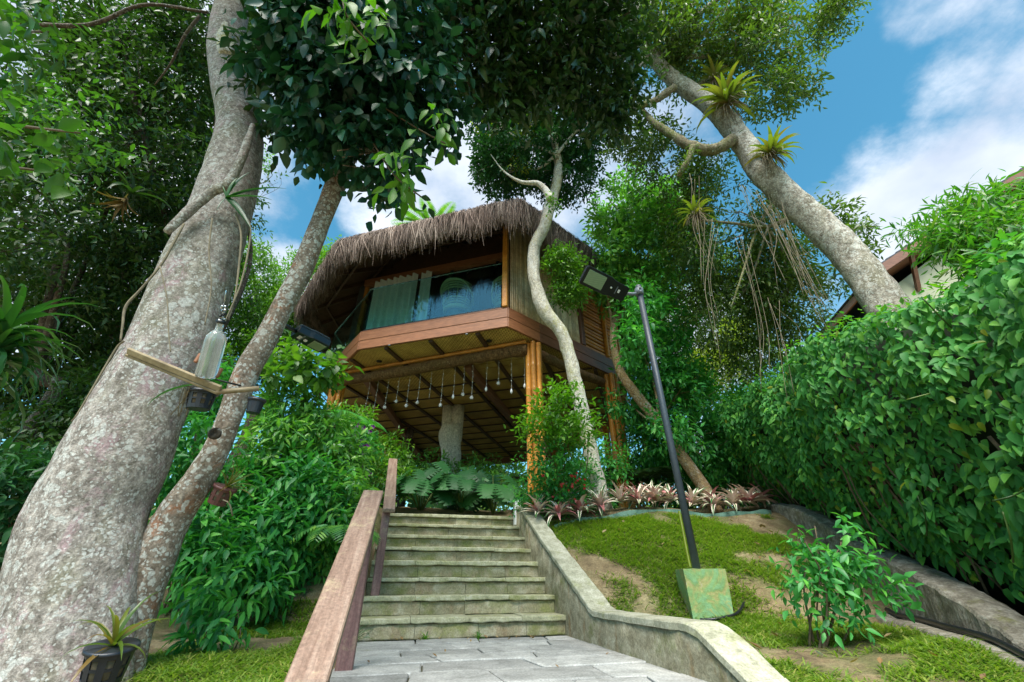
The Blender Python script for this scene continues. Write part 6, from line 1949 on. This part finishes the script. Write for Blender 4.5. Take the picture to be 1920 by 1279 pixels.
for (px_, py_, s_, lab_) in ((740, 868, 16.5, 'bright shrub in the light under the left part of the hut'), (860, 875, 17.5, 'yellowish green shrub in the light behind the trunk column'), (950, 890, 16.5, 'pale green shrub behind the small railing under the hut'), (1060, 900, 15, 'dense green shrub behind the bamboo posts at the right under the hut')):
    bush('shrub', lab_, 'shrub', [blob(px_, py_, s_, 75, 38), blob(px_ - 40, py_ + 22, s_, 50, 30), blob(px_ + 40, py_ + 25, s_, 60, 30)], 520, 7, .17, 'lance', M['leaf_pale' if py_ < 880 else 'leaf_bright'], 40, gpt(px_, 950, s_))
bush('shrub', 'green leafy shrub behind the monstera under the hut', 'shrub', [blob(790, 890, 9.5, 70, 40), blob(900, 900, 9.5, 60, 40), blob(720, 900, 9.0, 60, 40), blob(940, 920, 8.2, 40, 30)], 500, 7, .13, 'lance', M['leaf_bright'], 80, gpt(800, 950, 9.4))

# nandina: stems with flat sprays of small leaflets
na = thing('nandina', 'nandina bush with fine compound leaves and red buds in front of the bamboo post', 'shrub', gpt(1065, 975, 6.2))
nb_top = [blob(1050, 790, 6.0, 75, 26), blob(1040, 750, 6.0, 45, 18), blob(1075, 820, 6.1, 50, 18), blob(1010, 810, 6.0, 40, 20), blob(1060, 730, 6.2, 25, 12)]
nb_low = [blob(1035, 860, 6.1, 65, 34), blob(1080, 900, 6.4, 40, 40), blob(1035, 925, 6.1, 60, 30), blob(1145, 865, 6.9, 35, 30), blob(1125, 925, 6.8, 40, 26), blob(1015, 945, 5.95, 40, 22), blob(1075, 950, 6.1, 40, 20)]
foliage(na, cloud(nb_top, 270, 8, .084, .28, .0, .1, hang=.1, up=1.2), 'small', M['leaf_lime'], 150, stuff='young_foliage')
foliage(na, cloud(nb_low, 520, 8, .084, .28, .05, .1, hang=.15, up=1.2), 'small', M['leaf_shrub'], 140)
for i in range(9):
    b_ = np.array(na.location); e = nb_top[i % 5][0] + rng.normal(0, .12, 3)
    mb = MB(); tube(mb, resample(np.array([b_ + [rng.normal(0, .1), rng.normal(0, .06), -.1], (b_ + e) / 2 + rng.normal(0, .05, 3), e]), 10), .007, 5); obj('stem', mb, M['twig'], na)
me = leaf_mesh('bud', t_oval(.8, .1, .15), M['petal_red'])
for i in range(26):
    c_ = P(1060 + rng.normal(0, 24), 905 + rng.normal(0, 10), s=5.75); d = nrm(rng.normal(0, 1, 3) + [0, -.5, .3])
    o = bpy.data.objects.new('bud', me); col.objects.link(o); o.parent = na
    mt = np.eye(4); mt[:3, :3] = frames(d[None], np.array([[0, -1.0, .2]]))[0] * .045; mt[:3, 3] = c_ - np.array(na.location); o.matrix_local = Matrix(mt.tolist())

# red, white and green striped rosette plants in the bed
m, n, l, b, out = new_mat('tricolour_leaf')
tcx = n.new('ShaderNodeTexCoord'); sx = n.new('ShaderNodeSeparateXYZ'); l.new(tcx.outputs['Object'], sx.inputs[0])
ab = math_(n, l, 'ABSOLUTE', math_(n, l, 'MULTIPLY', sx.outputs[0], 13.0))
oi = n.new('ShaderNodeObjectInfo')
stripe = tnoise(n, l, coords(n, l, (60, 2.5, 1)), 1.0, 2)
ab = math_(n, l, 'ADD', ab, math_(n, l, 'MULTIPLY', math_(n, l, 'SUBTRACT', stripe, .5), .9))
ab = math_(n, l, 'ADD', ab, math_(n, l, 'MULTIPLY', math_(n, l, 'SUBTRACT', oi.outputs['Random'], .5), .5))
r = ramp(n, [(.0, (.04, .12, .035)), (.30, (.10, .18, .06)), (.40, (.78, .72, .54)), (.75, (.80, .70, .58)), (.98, (.66, .34, .34))]); l.new(ab, r.inputs[0])
geo = n.new('ShaderNodeNewGeometry')
redf = ramp(n, [(.86, (0, 0, 0)), (.90, (1, 1, 1))]); l.new(oi.outputs['Random'], redf.inputs[0])
cbk = mix(n, l, geo.outputs['Backfacing'], r.outputs[0], (.74, .58, .50))
cbk = mix(n, l, math_(n, l, 'MULTIPLY', redf.outputs[0], .75), cbk, (.40, .04, .08))
l.new(cbk, b.inputs['Base Color']); b.inputs['Roughness'].default_value = .4
M['tricolour'] = m
TTR = t_strap(.21, .9, 6, .28, 2.4); TTR2 = t_strap(.21, 1.7, 6, .28, 2.4)
bed = [(1010, 985, 5.65), (1050, 992, 5.55), (1090, 985, 5.7), (1130, 970, 5.9), (1030, 955, 6.1), (1165, 958, 6.1), (1200, 965, 6.0), (1235, 965, 6.0), (1185, 940, 6.4), (1262, 950, 6.2), (1225, 935, 6.5), (1300, 960, 6.1), (1345, 965, 6.1),
       (1380, 970, 6.1), (1335, 945, 6.4), (1410, 965, 6.2), (1385, 940, 6.5), (1430, 955, 6.4), (1065, 962, 6.0), (1110, 955, 6.3)]
for (px, py, s_) in bed:
    c_ = P(px, py, s=s_); c_[2] = float(gz(c_[0], c_[1])) + .02
    t_ = thing('rosette_plant', 'bushy rosette of red, cream and green striped leaves in the planting bed', 'plant', c_, 'striped rosette plants in the bed')
    rosette(t_, c_ + [0, 0, .09], (rng.normal(0, .15), -.25 + rng.normal(0, .15), 1), 22, .36, M['tricolour'], TTR if rng.random() < .6 else TTR2, 'tri%d' % int(rng.random() < .6), (.15, 1.45))

# shrub on the right lawn
rs = bush('shrub', 'young glossy green shrub standing on the right lawn before the rough wall', 'shrub', [blob(1560, 1010, 3.0, 55, 45), blob(1520, 1070, 2.95, 55, 45), blob(1600, 1070, 2.95, 60, 45), blob(1545, 1125, 2.9, 70, 28), blob(1520, 985, 3.1, 25, 28), blob(1640, 1110, 2.9, 40, 30), blob(1490, 990, 3.05, 18, 25)], 190, 6, .080, 'ellip', M['leaf_shrub'], 295, gpt(1552, 1262, 2.75), .2, full=True, hang=.1, stems=9, stemr=.010, up=.7, gap=.1)
cst = P(1552, 1275, s=2.7)
mb = MB(); tube(mb, resample(np.array([[cst[0], cst[1], float(gz(cst[0], cst[1])) - .05], cst + [0, 0, .15], P(1556, 1120, s=2.9)]), 12), .010, 7); obj('stem', mb, M['twig'], rs)
bt = thing('grass_tuft', 'bluish tuft of thin grass blades beside the bottom step behind the handrail', 'plant', SP3(-SW - .04, -.05, LAND))
rosette(bt, SP3(-SW - .02, -.06, LAND), (.25, -.2, 1), 30, .30, M['leaf_strap'], t_strap(.03, 1.9, 6), 'blade', (.1, 1.0), 'blade')

# ------------------------------------------------------------------ grass
def grass(n_, region, name, lab, thr=.0, hgt=.072):
    x0, x1, y0, y1 = region
    m_ = int(n_)
    x = rng.uniform(x0, x1, m_); y = rng.uniform(y0, y1, m_)
    a_ = (x - S0[0]) * RR[0] + (y - S0[1]) * RR[1]
    ok = np.ones(m_, bool)
    if x0 > -.5:
        ok &= (x > wall_x(y) + .26) & (x < np.interp(y, cp_pts[::-1, 1], cp_pts[::-1, 0]) - .24) & (np.hypot(x - 1.78, y - 4.50) > .19) & (y < 6.1 + .08 * x)
    else:
        ok &= (a_ < -SW - .12)
    dn = np.array([mnoise.noise(Vector((q[0] * 1.1, q[1] * 1.1, 3.3))) + .6 * mnoise.noise(Vector((q[0] * 3.2, q[1] * 3.2, 8))) for q in np.c_[x, y]])
    dn += np.where((y > 3.9) & (x < 1.9), .25, 0) - np.where(x > 2.6, .12, 0) - np.where(y > 5.6, .05, 0)
    ok &= dn + rng.normal(0, .12, m_) > thr
    x, y = x[ok], y[ok]; m_ = len(x)
    z = np.array([float(gz(a, b_)) + .035 * mnoise.noise(Vector((a * 1.7, b_ * 1.7, 0))) + .015 * mnoise.noise(Vector((a * 6, b_ * 6, 3))) for a, b_ in zip(x, y)]) - .008
    a = rng.uniform(0, 6.28, m_)
    d = nrm(np.stack([np.cos(a) * .75, np.sin(a) * .75, rng.uniform(.35, 1.1, m_)], 1)); nv = np.stack([-np.cos(a), -np.sin(a), .6 + 0 * a], 1)
    mb = MB(); scatter(mb, t_strap(.11, 1.1, 4, .15), np.stack([x, y, z], 1), d, nv, hgt * rng.uniform(.4, 1.8, m_), rng.random(m_))
    o = obj(name, mb, M['grass'], None, True, 'stuff'); o['label'] = lab; o['category'] = 'grass'
    return o


grass(190000, (.5, 4.0, 2.2, 6.6), 'grass', 'patchy green grass on the sloping right lawn', -.05)
grass(40000, (-2.3, -.9, 2.3, 4.6), 'grass', 'short green grass on the small lawn left of the handrail', -.06, .065)

# dry leaves lying about
for i, (px, py, lab) in enumerate(((1215, 1070, 'dry brown leaf on the grass left of the painted block'), (1380, 1195, 'curled brown leaf on the soil right of the painted block'), (1432, 1225, 'pale dry leaf on the lawn below the small shrub'), (1240, 1110, 'yellowed leaf in the grass beside the coping'), (1130, 1003, 'yellow fallen leaf at the edge of the bed'), (1545, 1240, 'white curled scrap at the foot of the small shrub'))):
    q = P(px, py, s=3)
    for _ in range(30):
        q = P(px, py, z=float(gz(q[0], q[1])) + .03)
        if q[1] < 0 or q[1] > 9: q = P(px, py, y=5.0); break
    o = link('fallen_leaf', leaf_mesh('dry', t_oval(.5, -.4, .35), M['leaf_dry'] if i != 5 else M['white_plastic'])); a = rng.uniform(0, 6.28)
    mt = np.eye(4); mt[:3, :3] = frames(np.array([[math.cos(a), math.sin(a), .1]]), np.array([[.1, -.2, 1.0]]))[0] * .075; mt[:3, 3] = q + [0, 0, .02]; o.matrix_world = Matrix(mt.tolist())
    tag(o, lab, 'leaf', 'fallen leaves on the lawn')
for k in range(26):
    y = rng.uniform(2.4, 6.2); x = rng.uniform(wall_x(y) + .3, np.interp(y, cp_pts[::-1, 1], cp_pts[::-1, 0]) - .3)
    o = link('fallen_leaf', leaf_mesh('dry', t_oval(.5, -.4, .35), M['leaf_dry'])); a = rng.uniform(0, 6.28)
    mt = np.eye(4); mt[:3, :3] = frames(np.array([[math.cos(a), math.sin(a), .1]]), np.array([[rng.normal(0, .4), -.2, 1.0]]))[0] * rng.uniform(.04, .075); mt[:3, 3] = [x, y, float(gz(x, y)) + .045]; o.matrix_world = Matrix(mt.tolist())
    tag(o, 'small dry brown leaf lying in the grass of the right lawn', 'leaf', 'small dry leaves scattered over the lawn')
for k in range(24):
    a_ = rng.uniform(-SW + .1, -.05); b_ = -abs(rng.normal(0, .07)) - .015 if rng.random() < .75 else rng.uniform(-1.6, -.1)
    q = SP3(a_, b_, LAND + .006); o = link('fallen_leaf', leaf_mesh('scrap', t_oval(.5, -.4, .35), M['leaf_dry'])); a = rng.uniform(0, 6.28)
    mt = np.eye(4); mt[:3, :3] = frames(np.array([[math.cos(a), math.sin(a), .1]]), np.array([[rng.normal(0, .3), -.2, 1.0]]))[0] * rng.uniform(.018, .045); mt[:3, 3] = q; o.matrix_world = Matrix(mt.tolist())
    tag(o, 'tiny yellowed leaf scrap lying on the grey paving near the bottom step', 'leaf', 'leaf scraps on the paving below the steps')
for (a_, st_, lab) in ((-.30, 4, 'small bright weed growing on a step near the right wall'), (-.85, 0, 'little weed in the joint at the foot of the bottom step, middle'), (-1.32, 0, 'little weed in the joint at the foot of the bottom step, towards the handrail'), (-1.72, 2, 'weed tuft hanging at the left end of the third step')):
    q = SP3(a_, TRD * st_ - (.01 if st_ == 0 else -.24), LAND + RIS * st_)
    w_ = thing('weed', lab, 'plant', q, 'weeds growing on the steps')
    rosette(w_, q, (0, -.2, 1), 16, .085, M['leaf_pale'], t_strap(.16, 1.3, 5, .2), 'weed', (.3, 1.4))
hz_ = np.array([P(1312, 1158, y=4.28), P(1345, 1164, y=4.24), P(1385, 1166, y=4.3), P(1400, 1150, y=4.45)])
for q in hz_: q[2] = float(gz(q[0], q[1])) + .05
mb = MB(); tube(mb, resample(hz_, 20), .011, 7); tag(obj('cable', mb, M['hose']), 'short black cable lying in the grass at the foot of the painted block', 'cable')
# bamboo stake next to the lamp post
mb = MB(); a = P(1292, 1045, y=4.75); bamboo(mb, a - [0, 0, .1], P(1272, 960, y=5.0), .014, 8, .2); tag(obj('stake', mb, M['leaf_yellow']), 'thin yellow bamboo stake leaning just behind the lamp post', 'stake')

# ------------------------------------------------------------------ hanging pots and the bottle on the trunks
M['pot'] = plain_mat('pot', (.016, .020, .030), .4, .2, 20, bmp=.1)
M['pot_brown'] = plain_mat('pot_brown', (.10, .035, .03), .5, .25, 20, bmp=.1)
M['pot_mix'] = plain_mat('pot_mix', (.10, .08, .05), .95, .4, 30)


def pot(lab, c_, axis, r_, h, mat, slots=True):
    t_ = thing('hanging_pot', lab, 'plant pot', c_, 'slotted pots tied to the trunks')
    c_ = np.asarray(c_, float); ax = nrm(axis); ref = nrm(np.cross(ax, [.2, .9, .1])); r2 = np.cross(ax, ref)
    # wall of staves with real slots: rings above, between and below, bars in between
    k = 18
    def stave(a0, a1, h0, h1):
        V = []
        for hh in (h0, h1):
            rr = r_ * (.80 + .20 * hh / h)
            for a in (a0, a1):
                for dr in (0, -.006): V.append(c_ + ax * hh + (ref * math.cos(a) + r2 * math.sin(a)) * (rr + dr))
        return V, [[(0, 2, 6, 4), (1, 5, 7, 3), (0, 4, 5, 1), (2, 3, 7, 6), (4, 6, 7, 5), (0, 1, 3, 2)]]
    mb = MB()
    for i in range(k):
        a0, a1 = i * 2 * math.pi / k, (i + 1) * 2 * math.pi / k
        for (h0, h1) in ((0, .22 * h), (.48 * h, .56 * h), (.80 * h, h)):
            mb.add(*stave(a0, a1, h0, h1))
        if i % 2 == 0 or not slots:
            mb.add(*stave(a0, a1, .22 * h, .48 * h)); mb.add(*stave(a0, a1, .56 * h, .80 * h))
    lathe(mb, [(.0001, .004), (r_ * .8, .0)], c_, ax, 18)
    obj('pot_wall', mb, mat, t_, False)
    mb = MB(); lathe(mb, [(r_ * .98, h - .012), (r_ * 1.10, h - .010), (r_ * 1.10, h + .004), (r_ * .96, h + .004)], c_, ax, 24); obj('rim', mb, mat, t_)
    mb = MB(); lathe(mb, [(r_ * .74, .008), (r_ * .90, h * .86), (.0001, h * .9)], c_, ax, 16); obj('potting_mix', mb, M['pot_mix'], t_)
    return t_


c_ = P(188, 1282, s=1.72); pt1 = pot('black slotted pot with a spiky rosette plant at the foot of the lichen trunk', c_, (.10, -.2, 1), .085, .13, M['pot'])
rosette(pt1, c_ + nrm([.1, -.2, 1]) * .13, (.05, -.25, 1), 15, .24, M['leaf_brom'], t_strap(.10, 1.3, 7, .3, 2.0), 'potstrap', (.15, 1.5))
c_ = P(371, 768, s=2.36); pt2 = pot('black slotted pot with one long thin leaf under the wooden perch', c_, (-.02, -.1, 1), .072, .10, M['pot'])
me = leaf_mesh('bromflat', T_st, M['leaf_strap'])
e = P(276, 738, s=2.3); s0 = P(362, 722, s=2.33); d = e - s0
o = bpy.data.objects.new('leaf', leaf_mesh('longblade', t_strap(.10, .8, 7, .3, 2.4), M['leaf_strap'])); col.objects.link(o); o.parent = pt2
mt = np.eye(4); mt[:3, :3] = frames(d[None], np.array([[0, -.3, 1.0]]))[0] * np.linalg.norm(d) * 1.1; mt[:3, 3] = s0 - np.array(pt2.location); o.matrix_local = Matrix(mt.tolist())
mb = MB()
for k in range(7):
    a = P(352 + rng.normal(0, 4), 725, s=2.33); e = P(338 + rng.normal(0, 9), 775 + rng.normal(0, 8), s=2.33)
    tube(mb, resample(np.array([a, (a + e) / 2 + rng.normal(0, .012, 3), e]), 8), .003, 4)
obj('roots', mb, M['root'], pt2)
c_ = P(474, 775, s=2.38); pt3 = pot('small black solid sided pot tied to the slim trunk at the end of the perch', c_, (.04, -.05, 1), .044, .078, M['pot'], False)
c_ = P(405, 945, s=2.5); pt4 = pot('reddish brown slotted pot hung tilted on the slim trunk with a small orchid', c_, (.35, -.15, .9), .062, .10, M['pot_brown'])
rosette(pt4, c_ + nrm([.35, -.15, .9]) * .10, (.75, -.2, .6), 16, .19, M['leaf_brom'], t_strap(.08, 1.2, 7, .3, 2.0), 'orchidstrap', (.1, 1.25))
mb = MB(); a = P(418, 938, s=2.45); tube(mb, resample(np.array([a, P(430, 945, s=2.42), P(436, 968, s=2.42)]), 8), .004, 5); obj('roots', mb, M['root'], pt4)

M['old_bamboo'] = bamboo_mat('old_bamboo', (.20, .15, .09), (.38, .30, .19), .6)
pk = thing('perch', 'split bamboo strips forming a perch across the lichen trunk under the glass bottle', 'perch', P(400, 730, s=2.25))
mb = MB(); beam(mb, P(240, 658, s=2.24), P(414, 730, s=2.20), .018, .034, up=(0, -.6, .8), bev=.003); obj('bamboo_strip', mb, M['old_bamboo'], pk, False)
mb = MB(); beam(mb, P(236, 666, s=2.25), P(408, 738, s=2.20), .012, .016, up=(0, -.6, .8), bev=.003); obj('bamboo_strip', mb, M['old_bamboo'], pk, False)
mb = MB(); tube(mb, np.array([P(406, 736, s=2.20), P(486, 729, s=2.30)]), .014, 10); obj('bamboo_stick', mb, M['old_bamboo'], pk)
mb = MB(); tube(mb, np.array([P(404, 712, s=2.27), P(452, 724, s=2.34)]), .005, 6); obj('wire', mb, M['black_metal'], pk)
m, n, l, b, out = new_mat('bottle_glass'); b.inputs['Base Color'].default_value = (.70, .74, .72, 1); b.inputs['Roughness'].default_value = .08; b.inputs['Transmission Weight'].default_value = .75; b.inputs['IOR'].default_value = 1.45
v = coords(n, l); f = tnoise(n, l, v, 14, 5, .7); r = ramp(n, [(.35, (.62, .66, .64)), (.65, (.90, .92, .92))]); l.new(f, r.inputs[0]); l.new(r.outputs[0], b.inputs['Base Color'])
M['bottle'] = m
bo = thing('glass_bottle', 'cloudy clear glass bottle hung upright by a beaded chain on the lichen trunk', 'bottle', P(390, 700, s=2.25))
b0_, b1_ = P(385, 708, s=2.22), P(415, 602, s=2.24); axb = nrm(b1_ - b0_); hb_ = np.linalg.norm(b1_ - b0_)
rb = .050
mb = MB(); lathe(mb, [(.0001, .012), (rb * .9, .0), (rb, .012), (rb, hb_ * .64), (rb * .93, hb_ * .72), (rb * .62, hb_ * .79), (rb * .36, hb_ * .83), (rb * .33, hb_ * .97), (rb * .40, hb_ * .98), (rb * .40, hb_)], b0_, axb, 24); obj('bottle_body', mb, M['bottle'], bo)
mb = MB(); lathe(mb, [(rb * .46, hb_ * .955), (rb * .5, hb_ * .97), (rb * .46, hb_ * 1.01), (.0001, hb_ * 1.015)], b0_, axb, 14); obj('cap', mb, M['black_metal'], bo)
a, e = P(415, 604, s=2.24), P(420, 572, s=2.26)
for k in range(26):
    t = k / 25; q = a + (e - a) * t + nrm(rng.normal(0, 1, 3)) * .012
    mb = MB(); lathe(mb, [(.001, -.008), (.008, -.004), (.008, .004), (.001, .008)], q, rng.normal(0, 1, 3), 6); obj('bead', mb, M['steel' if k % 3 else 'black_metal'], bo)
mb = MB(); tube(mb, np.array([e, P(424, 545, s=2.24)]), .003, 5); obj('wire', mb, M['steel'], bo)
for (px, py, sx_) in ((372, 672, 8), (410, 700, 8)):
    q = P(px, py, s=2.25); mb = MB(); box(mb, q, (1, 0, 0), (0, 1, 0), (.2, 0, 1), .010, .010, .028, bev=.004); obj('holder_clip', mb, M['cedar'], bo, False)
